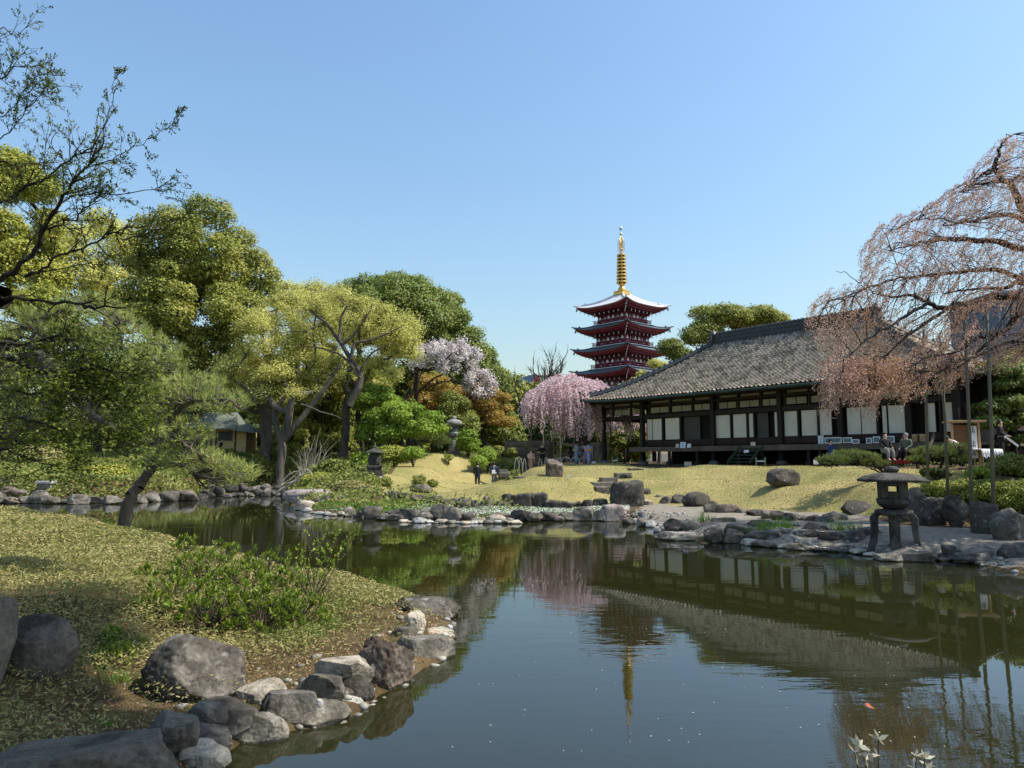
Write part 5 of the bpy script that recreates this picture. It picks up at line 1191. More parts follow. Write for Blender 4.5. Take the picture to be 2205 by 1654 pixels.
row([(742,1108)]+FS[3:], 22, 46, .72, 0, ['grey','dark','brown','grey','shade','pale'], 'rightward from the pinkish boulder', 'stones edging the far waterline', 3)
row([(650,1101),(700,1108),(745,1112)], 12, 20, .5, 0, ['pale','grey','white'], 'below the pinkish boulder', 'stones edging the far waterline', 4)
row([(1342,1126),(1380,1132),(1410,1140),(1424,1150)], 14, 24, .8, 0, ['grey','white','dark','pink'], 'between reddish boulder and flat slab', 'stones edging the far waterline', 5)
row([(860,1126),(1000,1129),(1100,1128)], 12, 26, .5, -.01, ['white','pale','grey'], 'lying low before the far edging', 'pale stones lying low in the far water', 6, 1)
row([(1600,1172),(1660,1180),(1725,1186),(1790,1188),(1850,1194),(1886,1202)], 16, 40, .5, 0, ['grey','dark','grey','pale'], 'rightward from the mossy sloping rock', 'stones edging the waterline near the lantern', 7)
row([(1700,1176),(1760,1182),(1880,1190)], 12, 20, .4, 0, ['white','grey','pale'], 'in the pale row left of the great lantern foot', 'stones edging the waterline near the lantern', 17, 1)
row([(2020,1206),(2090,1216),(2170,1226),(2230,1232)], 18, 36, .5, 0, ['grey','shade','dark'], 'along the waterline right of the lantern ledges', 'stones edging the waterline near the lantern', 8)
row([(925,1092),(1000,1097),(1080,1096)], 20, 34, .8, .17, ['dark','dark','grey'], 'leftmost under the mound', 'dark stones edging the mound', 9)
row([(828,1080),(875,1081),(925,1086)], 20, 34, .6, .28, ['dark','grey','brown'], 'behind the green strip left of the mound', 'dark stones edging the mound', 10)
row([(1404,1083),(1440,1086),(1500,1094),(1520,1100),(1560,1107),(1610,1112),(1690,1124),(1780,1126)], 24, 50, .72, .34, ['brown','dark','brown','dark','grey'], 'rightward from the pale gravel block', 'stones edging lawn and gravel', 11)
row([(1425,1122),(1400,1118),(1345,1113)], 12, 20, .9, .12, ['grey','white','pink','dark'], 'leftward from the flat slab in the upper row', 'stones edging the far waterline', 12)
row([(1205,1118),(1250,1115),(1300,1114)], 14, 22, .7, .05, ['grey','white','grey'], 'left of the reddish white boulder', 'stones edging the far waterline', 13)
row([(424,1080),(380,1080),(320,1082),(250,1084),(180,1086),(120,1086),(50,1086),(-30,1084)], 24, 48, .6, 0, ['grey','brown','grey','shade'], 'leftward from the jumble along the far left shore', 'squared stones edging the far left shore', 14)
row([(424,1074),(470,1071),(520,1069),(570,1067),(615,1070)], 12, 26, .7, 0, ['dark','grey','dark','shade'], 'in the jumble below the tea hut', 'jumbled stones below the tea hut', 15)
row([(430,1064),(470,1060),(520,1058),(575,1056),(615,1060)], 11, 22, .8, .25, ['dark','dark','grey'], 'in the upper jumble below the tea hut', 'jumbled stones below the tea hut', 16)
row([(140,1040),(100,1042),(50,1048),(-20,1050)], 24, 44, .7, .7, ['grey','dark','shade'], 'leftward in the low wall behind the far left shore', 'stones of the low wall at far left', 18)
row([(130,1018),(80,1020),(20,1022),(-30,1022)], 26, 46, .6, 1.1, ['dark','grey','shade'], 'leftward in the upper course of the low wall', 'stones of the low wall at far left', 19)
row([(60,1066),(20,1068),(-30,1066)], 34, 46, .5, .35, ['grey','brown'], 'leftward in the middle course at the far left shore', 'stones of the low wall at far left', 20)

row([(1560,1156),(1620,1160),(1700,1164),(1780,1168),(1850,1172)], 34, 62, .6, .10, ['dark','shade','dark','grey'], 'of the second rank right of the craggy rock', 'stones edging the waterline near the lantern', 21, 5)
row([(1440,1146),(1520,1150)], 30, 46, .6, .1, ['dark','grey'], 'of the second rank behind the flat slab', 'stones edging the waterline near the lantern', 22, 3)
row([(2040,1180),(2120,1186),(2200,1190)], 40, 66, .5, .08, ['dark','shade','grey'], 'of the second rank right of the great lantern', 'stones edging the waterline near the lantern', 23, 4)
row([(770,1110),(850,1114),(960,1116),(1080,1118),(1180,1117),(1290,1116)], 20, 44, .5, .06, ['dark','grey','shade','brown'], 'of the second rank along the far waterline', 'stones edging the far waterline', 24, 2)
# ============================================================ GROUND COVER
def scatter(n, x0, x1, y0, y1, fn):
    x = rng.uniform(x0, x1, n); y = rng.uniform(y0, y1, n); p = fn(x, y); k = rng.random(n) < p; return x[k], y[k]
_cd = {}
def gfast(x, y):                               # ground height by bilinear lookup in the terrain grid
    i = np.clip(np.searchsorted(gx, x)-1, 0, len(gx)-2); j = np.clip(np.searchsorted(gy, y)-1, 0, len(gy)-2)
    Z = GZ.reshape(ny, nx); tx = (x-gx[i])/(gx[i+1]-gx[i]); ty = (y-gy[j])/(gy[j+1]-gy[j])
    return (Z[j,i]*(1-tx)*(1-ty) + Z[j,i+1]*tx*(1-ty) + Z[j+1,i]*(1-tx)*ty + Z[j+1,i+1]*tx*ty)
def blades(x, y, h, w, lean=.45, z=None, top=.25):
    n = len(x); z = gfast(x, y) if z is None else z; b = np.stack([x, y, z-.01], 1); T = unit(rng.normal(0, lean, (n,3))*np.array([1,1,0]) + np.array([0,0,1.]))
    L = (h*rng.uniform(.55, 1.3, n))[:, None]; B = unit(np.cross(T, rdir(n)))*w; e = b + T*L
    V = np.stack([b - B*.5, b + B*.5, e + B*top*.5, e - B*top*.5], 1).reshape(-1, 3); return V, np.arange(n*4).reshape(n, 4)
NB = [py(-350,27), py(-350,3.0), (-1.2,3.0), (-1.0,3.7)] + [pz(*q) for q in [(475,1650),(500,1612),(600,1578),(735,1560),(790,1525),(885,1470),(930,1440),(972,1420),(965,1372),(975,1330),(930,1296),(850,1290),(800,1272),(752,1250)]] + [py(700,12.7),py(600,13.9),py(500,15.2),py(400,16.7),py(300,18.2),py(180,19.5),py(100,22),py(0,23),py(-150,25)]
NB = np.array(NB)
FRONT = np.array([pz(*q) for q in [(475,1650),(500,1612),(600,1578),(735,1560),(790,1525),(885,1470),(930,1440),(972,1420),(965,1372),(975,1330)]])
def dist_front(x, y):
    d = np.full(x.shape, 1e9)
    for (ax, ay), (bx, by) in zip(FRONT[:-1], FRONT[1:]):
        ex, ey = bx-ax, by-ay; t = np.clip(((x-ax)*ex+(y-ay)*ey)/(ex*ex+ey*ey), 0, 1); d = np.minimum(d, np.hypot(x-ax-t*ex, y-ay-t*ey))
    return d
SOILP = np.array([tuple(PZ(u,v,.16))[:2] for u,v in [(150,1600),(190,1510),(290,1470),(350,1530),(530,1440),(580,1425),(700,1400),(810,1310),(860,1305),(1000,1350),(900,1520),(600,1660),(300,1680)]])
def sasa_p(x, y):
    ins = sdist(x, y, NB) < -.12; so = sdist(x, y, SOILP)
    nz = np.sin(x*3.1+1.3*np.sin(y*2.3))*np.sin(y*2.9+np.cos(x*1.9)); f = np.clip((so + .22*nz + .22)/.6, .10, 1)*np.clip((dist_front(x, y)-.12)/.5, 0, 1)
    return ins*f*np.clip((9.5/np.maximum(y, 4))**1.15, 0, 1)
x, y = scatter(1350000, -22, 2.5, 3.2, 27, sasa_p)
zg = gfast(x, y); n = len(x); print('sasa', n)
hgt = .17*np.clip(sdist(x, y, NB)*-1.6, .15, 1)*(1+.35*np.sin(x*1.7)*np.sin(y*1.3)); zz = zg + hgt*rng.random(n)**.6
T = unit(rng.normal(0, 1, (n,3))*np.array([1,1,.45]) + np.array([0,0,.35])); Nn = unit(np.cross(T, rdir(n)) + np.array([0,0,.7])); sz = .056*np.clip(y/9, .75, 1.9)
C = np.stack([x, y, zz], 1); Lf = (sz*rng.uniform(.6,1.3,n))[:,None]; B = unit(np.cross(Nn, T))*Lf*.22
V = np.stack([C - T*Lf*.5, C + B*.6 + T*Lf*.05, C + T*Lf*.5, C - B*.6 + T*Lf*.05], 1).reshape(-1,3)
tag(leaf_obj('bamboo_grass', (V, np.arange(n*4).reshape(n,4)), LM['sasa']), 'dry straw coloured dwarf bamboo covering the near bank', 'grass', kind='stuff')
# litter on bare soil
x, y = scatter(55000, -9, 1.5, 3.4, 11, lambda x, y: (sdist(x, y, NB) < -.1)*(sdist(x, y, SOILP) < .5)*.35)
n = len(x); C = np.stack([x, y, gfast(x, y)+.012+.02*rng.random(n)], 1)
M['litter'] = leafmat('dry_fallen_leaves', [(.10,.06,.03),(.24,.15,.08),(.40,.29,.16),(.28,.12,.06),(.16,.11,.055)], trans=.15, nscale=1.5)
tag(leaf_obj('leaf_litter', leaf_arrays(C, np.array([0,0,1.])+rng.normal(0,.45,(n,3)), .034, .55, fold=.15), M['litter']), 'dry brown leaf litter on the bare soil of the near bank', 'leaf litter', kind='stuff')
x, y = scatter(90000, -9, 1.5, 3.4, 11, lambda x, y: (sdist(x, y, NB) < -.1)*(sdist(x, y, SOILP) < .6)*(.25+.75*(np.sin(x*2.3+y)*np.sin(y*3.1) > .35)))
M['dullgrass'] = leafmat('sparse_olive_grass', [(.09,.08,.02),(.20,.17,.05),(.30,.24,.09),(.16,.19,.04)])
tag(leaf_obj('sparse_grass', blades(x, y, .05, .007, .9), M['dullgrass']), 'sparse olive grass on the near bank soil', 'grass', kind='stuff')
# far banks
def far_p(x, y):
    ok = (sdist(x, y) > .35) & (sdist(x, y, LAWN) > .1) & (sdist(x, y, PATH) > .1); u = 1102.5 + x/y*FPX
    return ok*(u < 1120)*np.where((u > 640) & (y < 37), .25, 1)
x, y = scatter(230000, -42, 3, 29, 72, far_p); n = len(x); zz = gfast(x, y) + rng.random(n)**1.3*.38*(1+.6*np.sin(x*.9)*np.sin(y*.8+x*.3))
C = np.stack([x, y, zz], 1)
tag(leaf_obj('ground_cover', leaf_arrays(C, np.array([0,-.3,1.])+rng.normal(0,.7,(n,3)), .2, .55, fold=.1), leafmat('bank_ground_cover', [(.06,.085,.018),(.15,.19,.035),(.25,.27,.06),(.34,.32,.11)])), 'green and straw ground cover on the far left bank', 'ground cover', kind='stuff')
x, y = scatter(60000, 2, 60, 17, 60, lambda x, y: (sdist(x,y,LAWN) > .1)*(sdist(x,y,PATH) > .15)*(sdist(x, y) > .4)*((y - 31.4) < -(x-19.4)*1.3+1)*(x/y > .5)*.6)
n = len(x); C = np.stack([x, y, gfast(x, y)+rng.random(n)*.15], 1)
tag(leaf_obj('ground_cover', leaf_arrays(C, np.array([0,-.3,1.])+rng.normal(0,.6,(n,3)), .09, .5), LM['mid']), 'low green cover on the raised right bank', 'ground cover', kind='stuff')
# lawn nap
x, y = scatter(200000, -13, 26, 21, 56, lambda x, y: (sdist(x, y, LAWN) < -.05)*np.clip((27/y)**1.5, 0, 1))
M['nap'] = leafmat('straw_lawn_blades', [(.265,.225,.09),(.36,.305,.14),(.44,.38,.19),(.25,.25,.09)], trans=.3, nscale=.35)
tag(leaf_obj('lawn_grass', blades(x, y, .045, .03, .8, top=.6), M['nap']), 'short straw coloured lawn grass on the mounds', 'grass', kind='stuff')
# flower strip between far edging and mound
x, y = scatter(13000, -7, 5, 25.8, 31.0, lambda x, y: (sdist(x, y) > .3)*(sdist(x, y, LAWN) > .3)*np.clip((x/y+.16)*9, 0, 1)*(x/y < .16)); n = len(x)
C = np.stack([x, y, gfast(x, y)+.02+.06*rng.random(n)], 1); M['petal'] = leafmat('white_petals', [(.55,.56,.45),(.78,.78,.72),(.80,.80,.76)], trans=.25)
tag(leaf_obj('white_flowers', leaf_arrays(C, np.array([0,-.4,1.])+rng.normal(0,.5,(n,3)), .045, .9), M['petal']), 'carpet of small white flowers behind the far edging stones', 'flowers', kind='stuff')
x, y = scatter(60000, -13, 5, 25.8, 33, lambda x, y: (sdist(x, y) > .2)*(sdist(x, y, LAWN) > .15)*(x/y < .14)*(x/y > -.27))
tag(leaf_obj('low_grass', blades(x, y, .10, .022, .6), LM['grass']), 'fresh green grass strip along the far shore', 'grass', kind='stuff')

# pebbles along the edges
def pebbles(label, x, y, s0, m):
    V0, F0 = ico(1); n = len(x); z = gfast(x, y); sc = rng.uniform(.4, 1.5, n)**1.5*s0; a = rng.uniform(0, 6.28, n)
    W = V0[None]*np.array([1.25, .9, .6])*sc[:, None, None]*(1+rng.normal(0, .08, (n, len(V0), 1))); c_, s_ = np.cos(a)[:, None], np.sin(a)[:, None]
    W = np.stack([W[..., 0]*c_-W[..., 1]*s_+x[:, None], W[..., 0]*s_+W[..., 1]*c_+y[:, None], W[..., 2]+z[:, None]+sc[:, None]*.2], -1).reshape(-1, 3)
    tag(link('pebbles', npmesh('pebbles', W, (F0[None]+np.arange(n)[:, None, None]*len(V0)).reshape(-1, 3), True), m), label, 'pebbles', kind='stuff')
M['pebble'] = leafmat('mixed_pebbles', [(.07,.065,.055),(.20,.18,.155),(.34,.32,.28),(.50,.48,.44)], trans=0, nscale=2)
x, y = scatter(12000, -8, 14, 13, 32, lambda x, y: (sdist(x, y) > -.15)*(sdist(x, y) < 1.5)*.9*(x/y > -.3)*(np.clip(1.2-sdist(x, y)*.7, .1, 1))); pebbles('pebbles strewn between the far edging stones', x, y, .042, M['pebble'])
x, y = scatter(5000, -9, 1.5, 3.4, 11, lambda x, y: (sdist(x, y, NB) < .12)*(sdist(x, y, SOILP) < .4)*np.exp(-dist_front(x, y)/.35)); pebbles('pebbles packed between the near bank boulders', x, y, .035, M['pebble'])
# ---- shrubs
def shrub(name, label, ells, lm, n, ls, lr=.25, k=10, cat='shrub', Y0=None, group=None, asp=.6):
    u, v, ru, rv, Y = ells[0][:5]; g = G(u, Y); b = np.array((g.x, g.y, g.z-.05)); t = thing(name, label, cat, tuple(b), 0, group)
    C, Rr = lobes_from(px_ell(ells), k, lr, .85, -.4); V, F = lobe_leaves(C, Rr, n, ls, asp, .4, .6, .6, .5, .06)
    link('foliage', npmesh('foliage', V-b, F), LM[lm], t); segs = []
    for c in C:
        m_ = (b+c)/2+rng.normal(0,.03,3); segs.append((*b, *m_, .02, .014)); segs.append((*m_, *c, .014, .006))
    V, F = segs_mesh(segs, 4); link('stem', npmesh('stem', V-b, F), BARK['brown'], t); return t
SH = [
 ('round_bush','clipped round azalea on the crest of the left lawn',[(890,977,24,15,46.5)],'bright',2600,.09,.4,10),
 ('round_bush','tall round green bush by the two visitors',[(1050,984,22,20,51)],'bright',3200,.09,.45,12),
 ('round_bush','lower left lobe bush touching the tall round bush',[(1030,996,18,16,50)],'bright',2400,.09,.4,9),
 ('yellow_shrub','yellow green shrub between tall lantern and round bushes',[(1008,955,26,34,53)],'bright',3200,.12,.4,14),
 ('small_shrub','small olive shrub behind the triangular lawn rock',[(903,1036,17,15,40)],'mid',1200,.07,.22,8),
 ('small_shrub','low shrub right of the triangular lawn rock',[(931,1040,14,7,40)],'mid',600,.07,.18,6),
 ('small_shrub','small straw green shrub below the tall lantern',[(966,985,10,7,50)],'yellowgreen',500,.08,.2,5),
 ('low_shrub','rounded bamboo grass mass behind the small lantern',[(845,978,42,17,47)],'yellowgreen',5000,.12,.5,16),
 ('low_shrub','spiky green shrub left of the small lantern',[(725,1015,45,28,45)],'mid',5000,.14,.5,16),
 ('low_shrub','bright green leafy shrub under the vivid maple',[(800,1005,26,20,47)],'bright',2600,.12,.4,10),
 ('low_shrub','dark glossy shrub by the forked grey trunk',[(545,1010,40,32,50)],'mid',5000,.15,.5,16),
 ('low_shrub','grey green shrub between lawn and forked trunk',[(690,1040,40,22,42)],'yellowgreen',4500,.12,.4,14),
 ('low_shrub','broad shrub mass below the tea hut',[(450,1030,60,30,49)],'yellowgreen',7000,.15,.6,18),
 ('low_shrub','green shrub left of the leaning pine on the far bank',[(220,1030,70,28,44)],'yellowgreen',7000,.14,.6,18),
 ('low_shrub','straw green shrub at the far left bank',[(60,985,80,24,50)],'sasa',6000,.16,.6,18),
 ('low_shrub','green shrub in front of the tea hut wall',[(500,985,38,16,54)],'mid',3500,.15,.5,12),
 ('low_shrub','tan bamboo grass right of the pinkish boulder',[(760,1055,45,18,38)],'sasa',4500,.10,.4,14),
 ('low_shrub','green shrub above the mid shore stones',[(350,1045,60,20,45)],'yellowgreen',5000,.14,.5,16),
 ('low_shrub','leafy shrub right of the tea hut beneath two trunks',[(620,985,40,32,53)],'mid',5000,.15,.5,16),
 ('low_shrub','dark understorey shrub behind the small lantern',[(720,960,50,30,54)],'mid',5000,.16,.55,14),
 ('low_shrub','green moss shrub around the small lantern foot',[(800,1040,42,13,40.5)],'mid',2600,.09,.35,12),
 ('low_shrub','shrub under the maple at the left lawn crest',[(960,962,30,18,57)],'dark',2600,.14,.4,10),
 ('low_shrub','shrub behind the hoop fence at its left',[(1085,975,30,18,58)],'mid',2600,.14,.4,10),
 ('low_shrub','low bright plant in front of the board fence',[(1215,965,14,10,56)],'bright',800,.12,.3,5),
 ('low_shrub','layered green shrub inside the open hall bay',[(1345,950,38,28,57)],'mid',4000,.13,.4,14),
 ('low_shrub','low leafy plant at the foot of the hall corner post',[(1325,985,14,9,52)],'mid',700,.1,.25,5),
 ('hedge_mound','clipped yellow green hedge mound behind the great lantern',[(2015,1062,58,27,22.0),(2070,1058,42,27,21.9)],'hedge',9000,.052,.22,30),
 ('hedge_mound','sunlit clipped hedge mound between the gravel poles',[(2125,1064,52,32,21.3)],'hedge',7000,.052,.22,22),
 ('hedge_mound','sunlit clipped hedge mound at the right edge by the boulders',[(2195,1074,62,40,20.6)],'hedge',9000,.052,.22,28),
 ('olive_shrub','rounded dull olive shrub at the right edge behind the hedge',[(2185,1008,55,32,23.5)],'olive',7000,.055,.24,26),
 ('bright_plant','bright lush green plant behind the first gravel pole',[(2105,1022,27,15,23)],'bright',1600,.10,.16,9),
 ('dark_plant','dark low plant around the foot of the twisted pine',[(2010,1022,36,10,24)],'dark',1400,.08,.14,10),
]
for nm, lab, e, lm, n, ls, lr, k in SH: shrub(nm, lab, e, lm, n, ls, lr, k)
def clump(label, u, v, w, h, z0, n, lm='grass', bw=.02):
    c = PZ(u, v, z0); k = c.y/FPX; x = c.x + rng.normal(0, w*k*.4, n); y = c.y + rng.normal(0, .18, n); b = np.array((c.x, c.y, z0)); V, F = blades(x, y, h*k, bw, .28, np.maximum(gfast(x, y), z0-.1), .1)
    o = link('leafy_clump', npmesh('leafy_clump', V-b, F), LM[lm], None, tuple(b)); tag(o, label, 'plant', 'sword leaved clumps among the shore stones')
for a in [('bright iris clump behind the blue grey stone by the flat slab',1512,1136,34,22,.2,70),('iris clump between dome rock and low dark rock',1640,1160,44,26,.1,110),('iris clump right of the dome rock',1690,1156,40,24,.12,100),('iris clump beside the brown folded rock',1805,1158,36,24,.15,90),('small iris clump left of the great lantern',1840,1160,22,20,.15,50),('iris clump on the green strip near the metal hoop',905,1088,26,20,.2,90),('dark leaved clump on the green strip',800,1090,34,12,.2,90)]: clump(*a)

# near azaleas: rosettes on stems
def azalea(label, u, v, z0, rad, n, hh):
    c = PZ(u, v, z0); b = np.array((c.x, c.y, gz(c.x, c.y)-.02)); t = thing('azalea_bush', label, 'shrub', tuple(b), 0, 'azalea bushes on the near bank'); segs = []; X = []; D = []
    for _ in range(n):
        q = rdir(1)[0]; q[2] = abs(q[2])*.9+.12; tip = b + q*np.array([rad*1.15, rad*.9, hh*1.35])*rng.uniform(.72, 1.05); m_ = b + (tip-b)*.5 + rng.normal(0,.03,3); segs.append((*b, *m_, .007, .005)); segs.append((*m_, *tip, .005, .003)); X.append(tip); D.append(unit(q+np.array([0,0,.6])))
    C = []; T = []
    for p, d in zip(X, D):
        for layer, (nn, sp, L) in enumerate(((5,.55,.8),(6,1.3,1.0),(4,1.6,.8))):
            for k in range(nn):
                tt = unit(d*(1.0) + sp*unit(np.cross(d, rdir(1)[0]))); C.append(p + tt*.034 - d*.02*layer); T.append(tt)
    C = np.array(C); T = np.array(T); Nn = unit(np.cross(T, rdir(len(T)))*.6 + np.array([0,0,1.]) - T*.2); Nn = unit(Nn - T*(Nn*T).sum(1)[:,None])
    V, F = leaf_arrays(C, Nn, .078, .34, T, .04); link('leaves', npmesh('leaves', V-b, F), LM['azalea'], t); V, F = segs_mesh(segs, 4); link('stem', npmesh('stem', V-b, F), BARK['brown'], t)
AZ = [('azalea bush directly behind the largest near boulder',455,1350,.32,.42,75,.42),('azalea bush right of centre in the near clump, brightest rosettes',560,1345,.3,.42,80,.40),('azalea bush at the right end of the near clump by the twiggy shrub',640,1330,.3,.34,55,.30),('azalea bush at the back of the near clump, darkest green',430,1250,.5,.42,55,.34),('azalea bush behind the brightest rosettes',530,1265,.45,.42,60,.34),('azalea bush at the back right of the clump',610,1270,.4,.36,50,.3),('small azalea left of the clump above the boulder',330,1310,.5,.24,26,.24),('low azalea sprouts left of the largest near boulder',265,1370,.45,.26,28,.2),('small azalea sprig between bamboo grass and boulder',310,1250,.6,.2,18,.2),('azalea bush at the far top of the near clump',400,1205,.55,.36,38,.28),('azalea bush at the back left of the near clump',480,1222,.52,.46,46,.36),('azalea bush at the back centre of the near clump',565,1232,.48,.46,50,.36),('azalea bush at the left flank of the near clump',385,1295,.48,.42,44,.34),('azalea sprigs near the left boulder',240,1400,.42,.22,20,.16)]
for a in AZ: azalea(*a)
def tuft(label, u, v, z0, n, h, w=.16):
    c = PZ(u, v, z0); x = c.x+rng.normal(0,w*.5,n); y = c.y+rng.normal(0,w*.45,n); b = np.array((c.x, c.y, gz(c.x, c.y))); V, F = blades(x, y, h, .006, .5, gfast(x, y)+0*x, .1)
    o = link('grass_tuft', npmesh('grass_tuft', V-b, F), LM['grass'], None, tuple(b)); tag(o, label, 'grass tuft', 'fresh grass tufts on the near bank')
for i, (u, v, z, n, h) in enumerate([(672,1345,.3,260,.16),(590,1355,.3,220,.15),(715,1330,.28,220,.16),(735,1300,.3,180,.16),(258,1440,.35,200,.13),(640,1372,.25,120,.1),(555,1530,.12,70,.09),(512,1560,.12,60,.08),(425,1515,.2,60,.08),(230,1545,.3,70,.1)]):
    tuft(['fresh grass tuft under the twiggy shrub','fresh grass tuft at the foot of the brightest azalea','fine grass tuft right of the twiggy shrub','fine grass tuft behind the twiggy shrub base','bright grass tuft left of the largest boulder','short grass tuft on the soil edge','tiny grass tuft between the pale and dark waterline stones','tiny grass tuft above the oval rimmed stone','tiny grass tuft under the largest boulder','short grass tuft above the bottom corner rock'][i], u, v, z, n, h)
# twiggy shrub with fresh leaves
c = PZ(672, 1300, .3); b = np.array((c.x, c.y, gz(c.x, c.y)-.02)); t = thing('twiggy_shrub', 'thin twiggy shrub with fresh bright leaves at its tips standing out against the water', 'shrub', tuple(b)); segs = []; tips = []
for (u, v) in [(668,1160),(695,1168),(708,1185),(728,1160),(745,1180),(640,1190),(655,1205),(716,1215),(730,1200),(690,1205),(620,1225)]:
    e = P(u, v, c.y + rng.uniform(-.2,.3)); s, q = path_segs([b + rng.normal(0,.03,3), (b+np.array(e))/2+rng.normal(0,.03,3), np.array(e)], .010, .003, .012, 4); segs += s
    for k in range(4, len(q)): grow(q[k], rdir(1)[0]*.6+np.array([0,0,.8]), .12, .003, 0, segs, tips, .2, .05, 2, .5, 3)
for k in range(26):
    d = rdir(1)[0]; d[2] = abs(d[2])+.4; grow(b+np.array([rng.normal(0,.05),rng.normal(0,.05),0]), d, rng.uniform(.2,.42), .006, 1, segs, [], .15, .02, 3, .5, 4)
V, F = segs_mesh(segs, 5); link('stem', npmesh('stem', V-b, F), BARK['brown'], t); X = []; T = []
for p, d, pts in tips:
    for q, dd in pts[1:]:
        for _ in range(3): tt = unit(dd+rng.normal(0,.8,3)); X.append(q+tt*.016); T.append(tt)
T = np.array(T); V, F = leaf_arrays(np.array(X), unit(np.cross(T, rdir(len(T)))+np.array([0,0,.5])), .042, .5, T); link('leaves', npmesh('leaves', V-b, F), LM['bright'], t)
# bare reed like twigs and driftwood on the far left shore
def twigs(name, label, cat, starts, n, L, r, m, spread, Y, depth=1, droop=0.02):
    s0 = starts[0]; b = np.array(PZ(*s0)) if len(s0) == 3 else np.array(gb(*s0)); t = thing(name, label, cat, tuple(b)); segs = []
    for _ in range(n):
        d = rng.normal(0, spread, 3); d[2] = abs(d[2])+.9; grow(b+np.array([rng.normal(0,.4),rng.normal(0,.3),0]), d, L*rng.uniform(.5,1.1), r, depth, segs, [], .10, droop, 3, .45, 5)
    V, F = segs_mesh(segs, 4); link('stem', npmesh('stem', V-b, F), BARK[m], t)
twigs('bare_shrub', 'bare straw coloured shrub stems behind the driftwood', 'shrub', [(665,45.5)], 26, 2.0, .022, 'pale', .35, 45)
twigs('bare_shrub', 'thin bare stems in front of the forked trunk', 'shrub', [(630,44)], 16, 1.2, .018, 'brown', .5, 45)
b = np.array(PZ(600,1062,.1)); t = thing('driftwood', 'bleached dead branch arching over the far shore left of the pinkish boulder', 'dead branch', tuple(b)); segs = []
for l in ([(598,1058),(630,1040),(655,1018),(664,1012),(675,1030),(680,1038)],[(600,1050),(625,1032),(650,1010)],[(646,1018),(644,1045)],[(620,1042),(640,1030),(656,1008)],[(590,1062),(615,1050),(645,1028)],[(605,1045),(622,1022),(650,1012)]):
    segs += path_segs([P(u, v, 41.5) for u, v in l], .055, .025, .02)[0]
V, F = segs_mesh(segs, 6); link('branch', npmesh('branch', V-b, F, True), BARK['pale'], t)

# tree beside the camera whose crown shades the lower left corner
base = np.array((3.9, 1.2, gz(3.9, 1.2)-.1)); t = thing('overhead_tree', 'tree beside the viewpoint, its crown above the picture', 'tree', tuple(base))
C = np.array([(.9,7.6,8.7),(.1,7.0,9.0),(1.5,6.8,8.5),(2.2,5.4,8.7),(2.6,4.6,8.4),(1.8,4.2,8.6),(3.3,4.9,8.6),(2.2,3.4,8.2),(.9,4.6,8.8),(1.6,5.6,8.9),(3.6,3.2,8.4),(.7,5.7,8.5),(1.2,5.0,8.4),(2.4,4.0,8.5),(3.0,4.1,8.7),(-.4,6.6,9.0),(-1.2,8.2,9.3),(-.9,7.4,9.1),(-.2,6.0,8.8),(.4,5.2,8.6),(-.8,6.6,9.0),(1.7,6.2,9.0),(5,2,9),(6,4,9.5),(4.2,4.2,9.3)]); Rr = np.array([[.62,.6,.35]]*len(C))
V, F = segs_mesh(skeleton(base, C, .2, (3.4, 2.2, 5.5)), 6); link('trunk', npmesh('trunk', V-base, F, True), BARK['brown'], t)
V, F = lobe_leaves(C, Rr, 34000, .11, .6, .8, 1, .5, .1); link('crown', npmesh('crown', V-base, F), LM['mid'], t)

base = np.array((-7.2, 1.0, gz(-7.2, 1.0)-.1)); t = thing('overhead_tree', 'unseen broad tree left of the viewpoint, its canopy added to block sky light', 'tree', tuple(base)); C = []  # unseen canopy, added to cut the sky light on the near bank
for _ in range(400):
    p = np.array([rng.uniform(-9.5, .5), rng.uniform(-1, 6.2), rng.uniform(7.2, 9.8)])
    if (p[2]-.6-CAMZ)/max(p[1]+.8, .1) > .74 and all(np.linalg.norm(p-q) > 1.15 for q in C): C.append(p)
C = np.array(C); Rr = np.array([[.95,.9,.5]]*len(C)); V, F = segs_mesh(skeleton(base, C, .3, (-6.2, 1.6, 5.5)), 6); link('trunk', npmesh('trunk', V-base, F, True), BARK['brown'], t)
V, F = lobe_leaves(C, Rr, 26000, .14, .6, .8, 1, .5, .2); link('crown', npmesh('crown', V-base, F), LM['domegreen'], t)
# evergreens just beyond the right edge, whose shade falls over the lantern bank
for i, (cx, cy, cz, rad, lab) in enumerate([(17.5,16.6,8.2,3.6,'evergreen outside the right edge shading the great lantern'),(22.5,22.5,8.0,3.8,'evergreen outside the right edge shading the hedge bank')]):
    base = np.array((cx+1, cy, gz(cx+1, cy)-.1)); t = thing('evergreen_tree', lab, 'tree', tuple(base)); C, Rr = lobes_from([(np.array((cx, cy, cz)), (rad, rad*.9, rad*.7))], 30, 1.1, .7)
    V, F = segs_mesh(skeleton(base, C, .25, (cx+.6, cy, 4.5)), 6); link('trunk', npmesh('trunk', V-base, F, True), BARK['brown'], t)
    V, F = lobe_leaves(C, Rr, 11000, .17, .6, .8, .8, .5, .5); link('crown', npmesh('crown', V-base, F), LM['domegreen'], t)

